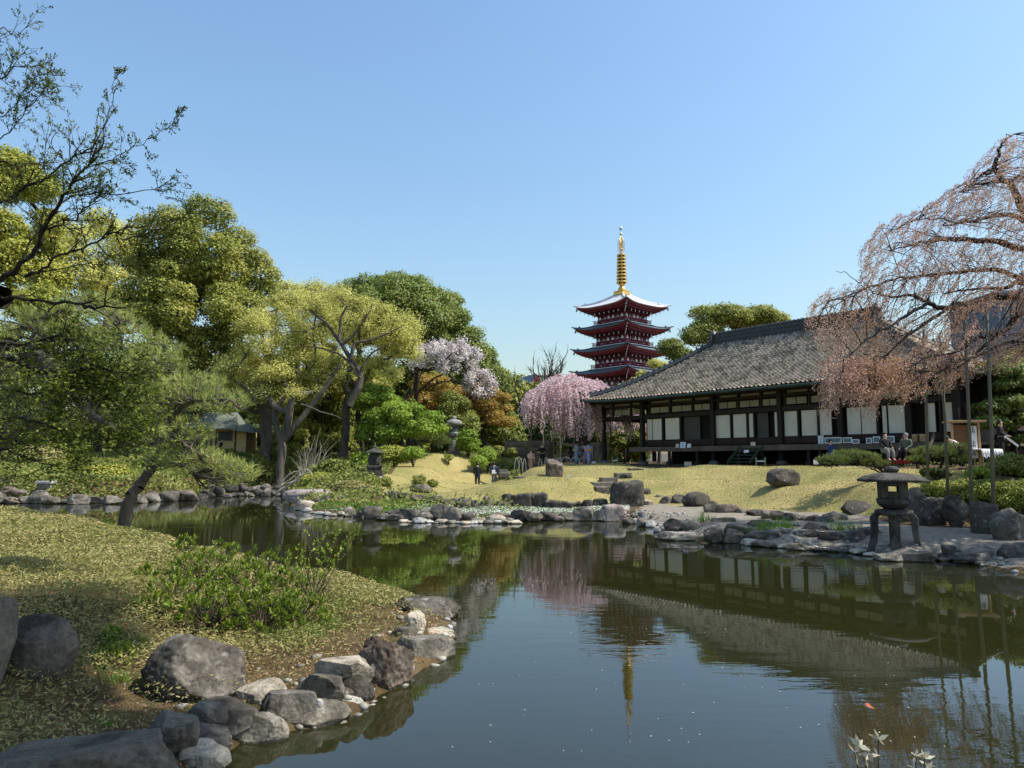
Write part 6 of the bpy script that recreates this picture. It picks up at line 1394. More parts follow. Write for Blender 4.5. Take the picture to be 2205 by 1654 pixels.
# ============================================================ LANTERNS, HUT, FENCES, SMALL THINGS
M['lant'] = rockmat('weathered_lantern_granite', (.035,.033,.028),(.07,.066,.057),(.125,.118,.10), moss=(.17,.18,.11))
M['lant2'] = rockmat('pale_lantern_granite', (.16,.15,.135),(.25,.24,.22),(.35,.335,.30))
def rough_up(o, s=.012, seed=0):
    for v in o.data.vertices:
        n = mnoise.noise_vector(v.co*3.1 + Vector((seed, 0, 0))); v.co += n*s
    return o
k = 17.15/FPX; b = P(1929, 1188, 17.15); zg_ = b.z
zz = lambda v: P(1929, v, 17.15).z - zg_
t = thing('stone_lantern', 'great snow viewing stone lantern with wide round cap on curved legs at the water edge', 'stone lantern', (b.x, 17.15, zg_), R(-24))
zc0, zc1 = zz(1036), zz(1019)
rough_up(MB().lathe([(.02,-.02),(.56,-.02),(.74,-.005),(.77,.025),(.72,.06),(.62,.12),(.40,.175),(.20,.20),(.05,.20)], 28, (0,0,zc0)).build('cap', M['lant'], t, smooth=True), .02)
rough_up(MB().lathe([(.03,.0),(.12,.01),(.165,.06),(.165,.10),(.12,.15),(.03,.16)], 16, (0,0,zc0+.19)).build('knob', M['lant'], t, smooth=True), .01)
fb = MB(); z0, z1 = zz(1073), zc0-.02; h = z1-z0; rO = .285
for kk in range(6):                       # six sided firebox, open windows
    Mx = Matrix.Rotation(math.pi/3*kk, 4, 'Z'); w = rO*.60; y = -rO*.88
    for (x0, x1, a, c) in ((-w,-.10,z0,z1),(.10,w,z0,z1),(-.10,.10,z0,z0+h*.40),(-.10,.10,z1-h*.26,z1)):
        if kk in (1,2,4,5): continue
        fb.box(x0, y-.035, a, x1, y+.03, c, Mx)
    if kk in (1,2,4,5): fb.box(-w, y-.035, z0, w, y+.03, z1, Mx)
rough_up(fb.build('firebox', M['lant'], t, bevel=.02), .008)
rough_up(MB().lathe([(.20,zz(1098)),(.33,zz(1090)),(.40,zz(1084)),(.41,zz(1075)),(.32,zz(1072.5)),(.1,zz(1072.5))], 6, sides_rot=R(30)).build('platform', M['lant'], t, bevel=.015), .012)
rough_up(MB().lathe([(.1,zz(1110)),(.36,zz(1109)),(.42,zz(1104)),(.40,zz(1098)),(.1,zz(1096))], 24).build('collar', M['lant'], t, smooth=True), .012)
for i, ang in enumerate((-90, -10, 190, 90)):
    a = R(ang); c_, s_ = math.cos(a), math.sin(a); out = MB()
    prof = [(.22,zz(1102),.13),(.36,zz(1106),.12),(.43,zz(1115),.115),(.43,zz(1140),.105),(.46,zz(1165),.10),(.53,zz(1186),.105),(.54,-.12,.10)] if i in (1,2) else [(.12,zz(1102),.12),(.17,zz(1110),.11),(.18,zz(1140),.105),(.19,zz(1168),.10),(.22,zz(1188),.10),(.22,-.14,.10)]
    V = []
    for r_, z_, w_ in prof:
        for sx, dr in ((-1,-.8),(1,-.8),(1,.8),(-1,.8)):
            rr = r_+dr*w_*.8; V.append((rr*c_ - sx*w_*s_, rr*s_ + sx*w_*c_, z_))
    F = []
    for j in range(len(prof)-1):
        for q in range(4): F.append((j*4+q, j*4+(q+1)%4, j*4+4+(q+1)%4, j*4+4+q))
    F += [(3,2,1,0), tuple(range(len(V)-4, len(V)))]
    lg = out.add(V, F).build('leg', M['lant'], t, bevel=.02)
def px_lathe(t, name, prof, u0, Y, m, n, z0, rot=0, smooth=False, rs=.0, bevel=0):
    kk = Y/FPX; pr = [(max(r_*kk, .01), P(u0, v_, Y).z - z0) for r_, v_ in prof]
    o = MB().lathe(pr, n, sides_rot=rot).build(name, m, t, smooth=smooth, bevel=bevel)
    if rs: rough_up(o, rs)
    return o
Y = 41.2; b = P(806, 1021, Y); t = thing('stone_lantern', 'small dark stone lantern with a flared square roof on the left lawn edge', 'stone lantern', (b.x, Y, b.z), R(8))
px_lathe(t, 'cap', [(19,976),(21,974.5),(14,970),(7,966),(4,964)], 806, Y, M['lant'], 6, b.z, R(15), rs=.01)
px_lathe(t, 'finial', [(4,965),(4.5,962),(2.5,960),(1,957)], 806, Y, M['lant'], 8, b.z)
o = px_lathe(t, 'firebox', [(10,1002),(13,999),(14,990),(13,980),(10,976.5)], 806, Y, M['lant'], 12, b.z, smooth=True, rs=.01)
MB().cbox(0.0,-14*Y/FPX+.02,P(806,993,Y).z-b.z,.2,.06,.24).build('window', M['inner'], t)
kk = Y/FPX
MB().box(-17*kk,-15*kk,P(806,1008,Y).z-b.z,17*kk,15*kk,P(806,1002,Y).z-b.z).box(-15*kk,-13*kk,P(806,1013,Y).z-b.z,15*kk,13*kk,P(806,1008,Y).z-b.z-.003).box(-18*kk,-16*kk,-.3,18*kk,16*kk,P(806,1013,Y).z-b.z-.003).build('base', M['lant'], t, bevel=.03)
Y = 54; b = P(977, 976, Y); t = thing('stone_lantern', 'tall pale stone lantern on a thick shaft on the crest of the left lawn', 'stone lantern', (b.x, Y, b.z))
px_lathe(t, 'cap', [(12,918),(17,916),(18.5,912),(16,907),(8,903.5),(4,902)], 977, Y, M['lant2'], 16, b.z, smooth=True, rs=.03)
px_lathe(t, 'finial', [(4,903),(5,900),(3,897),(1,895)], 977, Y, M['lant2'], 10, b.z, smooth=True)
px_lathe(t, 'firebox', [(8,931),(10,928),(10,919),(9,917)], 977, Y, M['lant2'], 6, b.z, rs=.02)
px_lathe(t, 'platform', [(9,941),(13,938),(14,933),(9,930)], 977, Y, M['lant2'], 6, b.z, rs=.01)
px_lathe(t, 'shaft', [(13,976),(12,968),(9,955),(8.5,941)], 977, Y, M['lant2'], 14, b.z, smooth=True, rs=.015)
px_lathe(t, 'base', [(17,980),(17,973),(13,972.5)], 977, Y, M['lant2'], 6, b.z)

# tea hut
M['hutroof'] = mat('grey_green_copper_roof', [(.13,.15,.12),(.20,.22,.18)], 1.5, .6, .2, 6)
M['ochre'] = mat('ochre_clay_wall', [(.42,.31,.13),(.55,.42,.20)], 1.2, .9)
Y = 57.0; b = P(487, 970, Y); k = Y/FPX; t = thing('tea_hut', 'small ochre tea hut with grey green roof among the trees across the pond', 'hut', (b.x, Y, b.z), R(6))
X_ = lambda u: (u-487)*k; Z_ = lambda v: P(487, v, Y).z - b.z
MB().box(X_(446), -.1, -.6, X_(530), 3.0, Z_(921)).build('wall', M['ochre'], t)
MB().add([(X_(400),-.9,Z_(921)),(X_(512),-.9,Z_(923)),(X_(512),3.8,Z_(923)),(X_(400),3.8,Z_(921)),(X_(440),1.0,Z_(884)),(X_(500),1.0,Z_(886)),(X_(400),-.9,Z_(924)),(X_(512),-.9,Z_(926))],[(0,1,5,4),(1,2,5),(2,3,4,5),(3,0,4),(6,7,1,0),(0,3,2,1)]).build('roof', M['hutroof'], t)
MB().add([(X_(506),-.9,Z_(926)),(X_(549),-.5,Z_(931)),(X_(549),2.6,Z_(931)),(X_(506),2.8,Z_(926)),(X_(506),.6,Z_(909)),(X_(530),.6,Z_(912)),(X_(506),-.9,Z_(928)),(X_(549),-.5,Z_(933))],[(0,1,5,4),(1,2,5),(2,3,4,5),(3,0,4),(6,7,1,0),(0,3,2,1)]).build('lean_to_roof', M['hutroof'], t)
w = MB().box(X_(471), -.13, Z_(948), X_(499), -.09, Z_(931)).build('window', M['shojidark'], t)
fr = MB()
for u in (471,485,499): fr.box(X_(u)-.03, -.16, Z_(949), X_(u)+.03, -.12, Z_(930))
for v in (949,930): fr.box(X_(470), -.165, Z_(v)-.03, X_(500), -.115, Z_(v)+.03)
fr.build('frame', M['oldwood'], w)
for u in (447,456,466,506,530): MB().box(X_(u)-.05, -.15, -.6, X_(u)+.05, -.11, Z_(922)).build('post', M['redwood'], t)
MB().box(X_(470), -.16, Z_(951.5), X_(506), -.105, Z_(949.3)).build('sill', M['palewood'], t)
MB().box(X_(508), -.14, -.5, X_(529), -.105, Z_(962)).build('lower_panel', M['palewood'], t)

# board fence beyond the pink cherry
M['fence'] = mat('weathered_grey_boards', [(.05,.048,.042),(.11,.105,.09)], 2, .85, .3, 20, stretch=(.2,1,3))
def fence(label, u0, u1, v0, v1, Y):
    a, c = P(u0, v1, Y), P(u1, v1, Y); L = c.x-a.x; h = P(u0, v0, Y).z - a.z; t = thing('board_fence', label, 'fence', (a.x, Y, a.z-.2)); m_ = MB(); n = 11
    for i in range(n): m_.box(0, -.02-.012*(i % 2), .15+i*h/n, L, .02, .15+(i+1)*h/n-.02)
    m_.build('boards', M['fence'], t)
    for x in np.linspace(0, L, max(2, int(L/1.8)+1)): MB().box(x-.06,-.07,0,x+.06,.05,h+.3).build('post', M['oldwood'], t)
fence('grey board fence left of the pink cherry behind the person in orange', 1088, 1192, 947, 1003, 58)
fence('dark board fence behind the kimono group', 1200, 1310, 952, 1003, 61)
# hoops along the path
M['hoop'] = mat('pale_bent_bamboo', [(.45,.42,.34),(.60,.57,.48)], 5, .5)
hoops = [(1107,1118,987,1001,'leftmost small hoop of the left trio'),(1117.5,1125,987,1001,'middle small hoop of the left trio'),(1125.5,1133,988,1001,'rightmost small hoop of the left trio'),(1160,1166.5,988,1001,'small hoop between the person in orange and the dark visitor'),(1173,1180,986,1001,'small hoop right of the dark visitor'),(1188,1194,988,1001,'narrow hoop first after the brown block rock'),(1194.5,1201,987,1001,'narrow hoop second after the brown block rock'),(1201.5,1208,985,1001,'narrow hoop next to the wide hoops'),(1208,1230,984,1002,'leftmost wide hoop before the kimono group'),(1228.5,1248.5,984,1002,'middle wide hoop before the kimono group'),(1247,1267,984,1001,'rightmost wide hoop before the kimono group')]
for u0, u1, v0, v1, lab in hoops:
    Y = 50.2; a = P((u0+u1)/2, v1, Y); z0 = gz(a.x, a.y); r_ = (u1-u0)/2*Y/FPX; h = max(.35, P(u0, v0, Y).z - z0)
    pts = [(-r_,0,-.1)] + [(-r_*math.cos(t_), 0, (h)*math.sin(t_)) for t_ in np.linspace(.0, math.pi, 13)] + [(r_,0,-.1)]
    o = MB().tube(pts, .022, 6).build('hoop_fence', M['hoop'], None, (a.x, Y, z0), True); tag(o, 'pale bent ' + lab, 'hoop', 'bent hoops edging the path')
# stepping slabs
M['slab'] = rockmat('stepping_slab_stone', (.10,.085,.07),(.17,.15,.125),(.26,.235,.20))
def slab(label, u0, u1, v0, v1, Y):
    a = P((u0+u1)/2, v1, Y); w = (u1-u0)*Y/FPX; z0 = P(u0, v0+2.5, Y).z; o = MB().box(-w/2,-.30,-.35,w/2,.30,0).build('step_slab', M['slab'], None, (a.x, Y+.3, z0), bevel=.03); o.rotation_euler = (0,0,R(8)); rough_up(o, .015, v0)
    tag(o, label, 'stone step', 'stone steps up the lawn')
for i, (u0,u1,v0,v1,Y) in enumerate([(1282,1316,1046,1054,33.0),(1274,1323,1036,1045,34.2),(1294,1329,1026,1036,35.6),(1326,1359,1016,1025,37.2),(1355,1386,1006,1015,38.8)]):
    g = gz(P(u0+15,v0,Y).x, Y); slab(['bottom stone step behind the tall squared rock','second stone step from the bottom, widest of the lawn flight','third stone step of the lawn flight','fourth stone step of the lawn flight','topmost stone step of the lawn flight below the hall'][i], u0,u1,v0,v1,Y)
for i, (u0,u1,v0,v1,Y) in enumerate([(1074,1092,1009,1013,49),(1074,1095,1014,1019,48),(1108,1130,1024,1030,42)]): slab(['upper small stone step beyond the two visitors','lower small stone step beyond the two visitors','flat step stone right of the pile of pale stones'][i], u0,u1,v0,v1,Y)
# low metal hoop, slab bench, little signs
b = P(922, 1077, 31.2); zg_ = gz(b.x, b.y); kk = 31.2/FPX
o = MB().tube([(-13*kk,0,-.1),(-13*kk,0,.28),(13*kk,0,.25),(13*kk,0,-.1)], .02, 6).build('metal_barrier', M['oldwood'], None, (b.x,b.y,zg_)); tag(o, 'low brown metal barrier hoop above the green strip', 'barrier')
b = P(99, 1049, 38.5); t = thing('slab_bench', 'pale topped stone slab bench on the far left shore', 'bench', (b.x, 38.5, b.z-.1)); MB().box(-.36,-.22,.0,.36,.22,.28).build('block', M['slab'], t, bevel=.02); MB().box(-.42,-.28,.283,.42,.28,.42).build('slab', RM['white'], t, bevel=.02)
def sign(label, u0, u1, v0, v1, b=None, Y=None, m='paper', name='paper_notice', cat='notice', post=False, lean=0, lines=3):
    if b is not None:
        c = on_hall((u0+u1)/2, v1, b); top = on_hall((u0+u1)/2, v0, b); rz = HROT; Yc = c.y; w = (u1-u0)*Yc/FPX/ .95
    else: c = P((u0+u1)/2, v1, Y); top = P((u0+u1)/2, v0, Y); rz = 0; w = (u1-u0)*Y/FPX
    h = top.z-c.z; t = thing(name, label, cat, (c.x, c.y, c.z), rz); t.rotation_euler = (R(lean), 0, rz)
    MB().box(-w/2,-.012,0,w/2,.012,h).build('sheet', M[m], t)
    mk = MB()
    for i in range(lines): mk.box(-w*.33,-.0150,h*(.25+.5*i/max(lines-1,1))-.008,w*.33,-.0135,h*(.25+.5*i/max(lines-1,1))+.008)
    mk.build('writing', M['ink2'], t)
    if post: MB().box(-.03,.015,-.4,.03,.05,h*.7).build('stake', M['oldwood'], t)
M['ink2'] = mat('grey_writing', [(.25,.25,.27),(.32,.32,.34)], 2, .8); M['cream'] = mat('cream_card', [(.62,.56,.40),(.70,.65,.50)], 2, .8); M['bluewhite'] = mat('bluish_white_card', [(.55,.62,.75),(.64,.70,.80)], 2, .8)
vbk = WB-1.02
sign('beige notice leaning on the hall veranda, left of the three', 1454.5, 1462, 956, 964, vbk, m='cream', lean=-8)
sign('bluish white notice in the middle of three on the hall veranda', 1463, 1477, 952, 965, vbk, m='bluewhite', lean=-8)
sign('white notice at the right of three on the hall veranda', 1479, 1488, 955.5, 964, vbk, lean=-8, lines=2)
sign('small beige notice above the hall staircase', 1616.5, 1627, 952, 960, vbk, m='cream', lines=2)
sign('white notice lying across the hall staircase', 1601, 1612, 969, 975, WB-1.75, lean=-20, lines=1)
sign('tall white paper notice hung on the dark hall wainscot', 1762, 1774, 938, 957, WB-.06)
sign('cream notice standing on the lawn edge before the veranda', 1474, 1489, 994.5, 1004, Y=42.5, m='cream', post=True, lines=2)
sign('small white marker on the mound below the brown block rock', 1222, 1229, 1023, 1031, Y=35.3, m='paper', post=True, lines=1)
sign('little white marker beside the hoops before the kimono group', 1275, 1283, 993.5, 998, Y=49.5, m='paper', post=True, lines=1)
sign('white board leaning in shade left of the low pine', 1752, 1762, 990, 1000, Y=34, m='paper', post=True, lines=1)
M['pic'] = mat('printed_landscape_picture', [(.04,.07,.06),(.10,.16,.17),(.25,.32,.38)], 5, .4)
for i, (u0,u1,v0,v1) in enumerate([(1777,1811,942,955),(1816,1834,942,954),(1836,1850,946,955),(1866,1877,943,955),(1881,1895,940,954),(1904,1925,939,953)]):
    c = on_hall((u0+u1)/2, v1, vbk); h = on_hall((u0+u1)/2, v0, vbk).z - c.z; w = (u1-u0)*c.y/FPX/.9
    t = thing('framed_picture', ['widest framed picture at the left of the row on the veranda edge','second framed picture of the veranda row','small third framed picture of the veranda row','fourth picture of the veranda row behind hanging blossom','fifth framed picture of the veranda row with a broad pale mount','tilted framed picture at the right of the veranda row by the seated pair'][i], 'picture', tuple(c), HROT, 'framed pictures shown along the veranda')
    MB().box(-w/2,-.01,0,w/2,.015,h).build('frame', M['white'], t); MB().box(-w/2+.04,-.014,.04,w/2-.04,-.0105,h-.04).build('image', M['pic'], t)
def bam(label, u0, u1, v0, v1, Y):
    a, c = P(u0, v1, Y), P(u1, v1, Y); h = P(u0, v0, Y).z - a.z; t = thing('bamboo_stand', label, 'bamboo stand', tuple(a)); L = c.x-a.x
    for x in (0, L): MB().tube([(x,0,-.1),(x,0,h)], .045, 8).build('post', M['bamboo'], t)
    MB().box(.03,-.05,.08,L-.03,.05,.16).build('plank', M['paper'], t)
bam('low bamboo stand with a white plank in front of the hall staircase', 1628.5, 1648, 985, 998, 38.3)
bam('low bamboo stand with a white plank at the hall corner', 1318.5, 1330, 984, 996, 48.8)
for i, (u, Y) in enumerate([(1971, 31.2), (1987, 30.7)]):  # straw bundles on the veranda
    c = on_hall(u, 950, WB-.5); o = MB().lathe([(.10,0),(.14,.05),(.13,.30),(.15,.36),(.08,.38)], 12).build('straw_pot', M['palewood'], None, (c.x, c.y, FL), True); tag(o, ['pale round tub on the veranda, the left one','pale round tub on the veranda, the right one'][i], 'tub', 'round tubs on the veranda')
# entrance stair rails at the dark doorway
for i, u in enumerate((1948, 2012)):
    c = on_hall(u, 952, WB-1.0); o = MB().add([(-.05,-1.0,-.75),(.05,-1.0,-.75),(.05,.0,.25),(-.05,0,.25),(-.05,-1.0,-.6),(.05,-1.0,-.6),(.05,0,.4),(-.05,0,.4)],[(0,1,2,3),(4,7,6,5),(0,4,5,1),(1,5,6,2),(2,6,7,3),(3,7,4,0)]).build('stair_rail', M['oldwood'], None, tuple(c)); o.rotation_euler = (0,0,HROT); tag(o, ['slanted wooden rail left of the dark hall doorway','slanted wooden rail right of the dark hall doorway'][i], 'rail', 'rails of the entrance stair')
# notice kiosk and table at the right
Y = 28.6; k = Y/FPX; b = P(2082, 990, Y); zg_ = gz(b.x, Y); t = thing('notice_kiosk', 'pale timber notice kiosk with flat roof and tall white banner before the hall end', 'kiosk', (b.x, Y, zg_), R(-14))
Xk = lambda u: (u-2082)*k; Zk = lambda v: P(2082, v, Y).z - zg_
MB().box(Xk(2046), -.35, Zk(910), Xk(2118), .45, Zk(906)).build('roof', M['palewood'], t, bevel=.01)
for u in (2057, 2108): MB().box(Xk(u)-.04, -.04, 0, Xk(u)+.04, .04, Zk(911)).build('post', M['palewood'], t)
MB().box(Xk(2058)+.045, -.02, Zk(985), Xk(2108)-.045, .02, Zk(916)).build('panel', mat('kiosk_brown_board', [(.16,.085,.04),(.24,.13,.065)], 3, .8, .2, 20, stretch=(.3,1,3)), t)
bn = MB().box(Xk(2087), -.12, Zk(987), Xk(2102), -.10, Zk(918)).build('banner', M['paper'], t)
gm = MB(); zc = Zk(926)
for v in (927, 957, 975):                 # three brush written characters, as strokes
    zc = Zk(v); x = Xk(2094.5); 
    for (x0,z0,x1,z1) in ((-.07,.09,.07,.105),(-.01,-.12,.015,.14),(-.08,.02,.08,.035),(-.07,-.11,-.045,-.01),(.05,-.11,.07,-.02),(-.05,-.06,.05,-.045)): gm.box(x+x0, -.1225, zc+z0, x+x1, -.1215, zc+z1)
gm.build('characters', M['ink'], bn)
MB().box(Xk(2086), -.5, 0, Xk(2112), .3, .07).build('base_board', M['palewood'], t)
Y = 28.2; b = P(2126, 985, Y); zg_ = gz(b.x, Y); t = thing('table', 'low trestle table under a rumpled white cloth beside the kiosk', 'table', (b.x, Y, zg_)); k = Y/FPX
MB().box(-22*k,-.3,.62,22*k,.3,.66).build('tabletop', M['palewood'], t)
for sx in (-1, 1):
    for sy in (-1, 1): MB().tube([(sx*15*k, sy*.22, .62),(sx*20*k, sy*.26, -.03)], .022, 6).build('leg', M['palewood'], t)
n = 26; V = []; F = []
for j in range(9):
    for i in range(n+1):
        x = -22.5*k + 45*k*i/n; yq = [-.36,-.34,-.32,-.1,.1,.3,.33,.34,.36][j]; zq = [.34,.5,.66,.672,.672,.672,.66,.5,.4][j]; V.append((x, yq+.015*math.sin(i*1.9+j), zq + (.05*math.sin(i*1.1) if j in (0,8) else .008*math.sin(i*2.3+j*1.3))))
for j in range(8):
    for i in range(n): a = j*(n+1)+i; F.append((a,a+1,a+n+2,a+n+1))
o = link('tablecloth', npmesh('tablecloth', V, F, True), M['paper'], None, (b.x, Y, zg_)); tag(o, 'rumpled white cloth draped over the trestle table', 'tablecloth')
c = P(2178, 950, 27.8); o = MB().box(-.32,-.01,-.04,.32,.01,.04).build('white_board', M['paper'], None, tuple(c)); o.rotation_euler = (0, R(38), 0); tag(o, 'narrow white board propped at a slant at the far right', 'board')
o = MB().tube([(.18,.02,-.12),(.30,.1,-.95)], .02, 5).build('board_prop', M['oldwood'], None, tuple(c)); tag(o, 'thin prop under the slanted white board', 'prop')
# red covered bench
c = P(1932, 994, 30.4); zg_ = gz(c.x, c.y); t = thing('bench', 'low bench covered with red cloth carrying the seated pair', 'bench', (c.x, c.y, zg_), R(-20)); M['redcloth'] = mat('red_felt', [(.16,.010,.014),(.22,.016,.02)], 3, .9)
MB().box(-.85,-.22,.36,.85,.22,.41).box(-.87,-.24,.24,.87,-.225,.413).build('red_cover', M['redcloth'], t)
for sx in (-.75,.75): MB().box(sx-.04,-.2,0,sx+.04,.2,.36).build('leg', M['oldwood'], t)

# far buildings
M['concrete'] = mat('grey_blue_facade', [(.10,.135,.18),(.14,.175,.22)], .3, .7); M['glassd'] = mat('dark_window_glass', [(.04,.07,.10),(.08,.12,.16)], .5, .15)
Y = 125; a = P(2146, 625, Y); t = thing('office_tower', 'grey blue tower block behind the great weeping cherry', 'building', (a.x, Y, 1.9)); H = a.z-1.9
MB().box(0,0,0,16,14,H).build('wall', M['concrete'], t)
for i in range(12):
    for j in range(5): MB().box(1+j*3, -.06, 2+i*H/13, 3.2+j*3, .05, 3.7+i*H/13).build('window', M['glassd'], t)
Y = 112; a = P(1151, 806, Y); t = thing('temple_gable', 'distant temple roof end with red bargeboards behind the leafless tree', 'building', (a.x, Y, 1.9), R(25)); H = a.z-1.9; M['gablegold'] = mat('gold_green_gable', [(.25,.20,.06),(.35,.28,.10)], .8, .7)
MB().add([(-2.6,0,H-5),(2.6,0,H-5),(0,0,H-.5)],[(0,1,2)]).box(-2.4,.05,0,2.4,12,H-5).build('wall', M['gablegold'], t)
MB().add([(-3.6,-.7,H-5.6),(0,-.7,H),(0,-.7,H-.5),(-3.2,-.7,H-5.9),(-3.6,12,H-5.6),(0,12,H),(3.6,-.7,H-5.6),(3.2,-.7,H-5.9),(3.6,12,H-5.6)],[(0,1,5,4),(1,6,8,5)]).build('roof', M['bluesteel'], t)
MB().add([(-3.6,-.72,H-5.6),(0,-.72,H),(0,-.72,H-.8),(-3.1,-.72,H-5.9),(3.6,-.72,H-5.6),(3.1,-.72,H-5.9)],[(0,3,2,1),(1,2,5,4)]).build('bargeboard', M['red'], t)
a = P(1168, 812, 118); t = thing('pale_building', 'pale beige building sliver behind the leafless fan tree', 'building', (a.x, 118, 1.9)); MB().box(-2.2,0,0,2.2,8,a.z-1.9).build('wall', M['cream'], t); MB().box(-2.4,-.2,a.z-1.898,2.4,8.2,a.z-1.6).build('roof', M['stone'], t)

# koi, floating petals, sprouts at the bottom right
M['koi'] = mat('orange_koi', [(.42,.07,.015),(.50,.12,.03),(.50,.34,.24)], 9, .3, contrast=.5)
def koi(label, u0, v0, u1, v1, w):
    a, c = PZ(u0, v0, 0), PZ(u1, v1, 0); d = (c-a); L = d.length; ang = math.atan2(d.y, d.x); n = 12; t = thing('koi', label, 'fish', ((a.x+c.x)/2, (a.y+c.y)/2, -.017), ang)
    pts = [(-L/2 + L*i/n, 0.02*math.sin(i*.7), 0) for i in range(n+1)]; rad = [w*.12, w*.3, w*.55, w*.8, w*.95, w, w, w*.97, w*.9, w*.8, w*.65, w*.45, w*.15]
    o = MB().tube(pts, rad, 10).build('body', M['koi'], t, smooth=True); o.scale = (1,1,.6)
    MB().add([(-L/2,0,.012),(-L/2-L*.22,w*.9,.008),(-L/2-L*.14,0,.008),(-L/2-L*.22,-w*.9,.008)],[(0,1,2),(0,2,3)]).build('tail', M['koi'], t)
    for s in (-1,1): MB().add([(L*.2,s*w*.8,.0),(L*.08,s*w*2,-.003),(L*.05,s*w*.9,.0)],[(0,1,2)]).build('fin', M['koi'], t)
koi('orange koi gliding at the surface low on the right', 1852, 1508, 1896, 1532, .036)
n = 90; X = []
for _ in range(n):
    q = PZ(rng.uniform(950, 2200), rng.uniform(1180, 1640)**1.0, .004)
    if sdist(np.array([q.x]), np.array([q.y]))[0] < -.3: X.append(q)
X = np.array(X); V, F = leaf_arrays(X, np.tile([0,0,1.], (len(X),1)), .016, .7); V[:, 2] = .004
tag(leaf_obj('floating_petals', (V, F), M['petal']), 'fallen petals floating on the pond', 'petals', kind='stuff')
M['paleleaf'] = leafmat('pale_young_leaves', [(.42,.36,.27),(.58,.53,.42),(.48,.50,.34)], trans=.3, nscale=3)
def sprout(label, u, tops, Y):
    b = P(u, 1654, Y); b = np.array((b.x, Y, b.z-.42)); t = thing('leafy_sprout', label, 'plant', tuple(b), 0, 'pale sprouts at the bottom right'); segs = []; C = []; T = []
    for (uu, vv) in tops:
        e = np.array(P(uu, vv, Y)); s, q = path_segs([b, (b+e)/2+rng.normal(0,.02,3), e], .006, .003, .004); segs += s
        for kk, p in enumerate((q[-1], q[-2])):
            for _ in range(5 if kk == 0 else 3): tt = unit(rng.normal(0,1,3)+np.array([0,0,.5])); C.append(p+tt*.022); T.append(tt)
    T = np.array(T); V, F = leaf_arrays(np.array(C), unit(np.cross(T, rdir(len(T)))+np.array([0,-.3,.6])), .05, .42, T); link('leaves', npmesh('leaves', V-b, F), M['paleleaf'], t); V, F = segs_mesh(segs, 5); link('stem', npmesh('stem', V-b, F), BARK['brown'], t)
sprout('left sprout with pale young leaves rising into the frame bottom right', 1885, [(1850,1605),(1892,1592),(1870,1625),(1840,1620)], 3.75)
sprout('right sprout with pale young leaves at the frame bottom', 1982, [(1972,1628),(1990,1632),(1998,1648)], 3.7)

# ============================================================ PEOPLE
M['skin'] = mat('skin', [(.50,.32,.23),(.60,.40,.30)], 6, .6); M['hair'] = mat('black_hair', [(.010,.008,.007),(.03,.022,.018)], 20, .5)
def fab(name, c, c2=None, sc=5, contrast=.28): return mat(name, [c, c2 or tuple(min(1, x*1.3) for x in c)], sc, .85, contrast=contrast)
def skin_obj(name, pts, edges, rads, m, parent, root=0):
    me = bpy.data.meshes.new(name); me.from_pydata([Vector(p) for p in pts], edges, []); o = link(name, me, m, parent); md = o.modifiers.new('skin', 'SKIN'); md.use_smooth_shade = True; md.branch_smoothing = .4
    for i, r_ in enumerate(rads): me.skin_vertices[0].data[i].radius = (r_, r_) if not isinstance(r_, tuple) else r_
    me.skin_vertices[0].data[root].use_root = True; s = o.modifiers.new('subsurf', 'SUBSURF'); s.levels = 1; s.render_levels = 1; return o
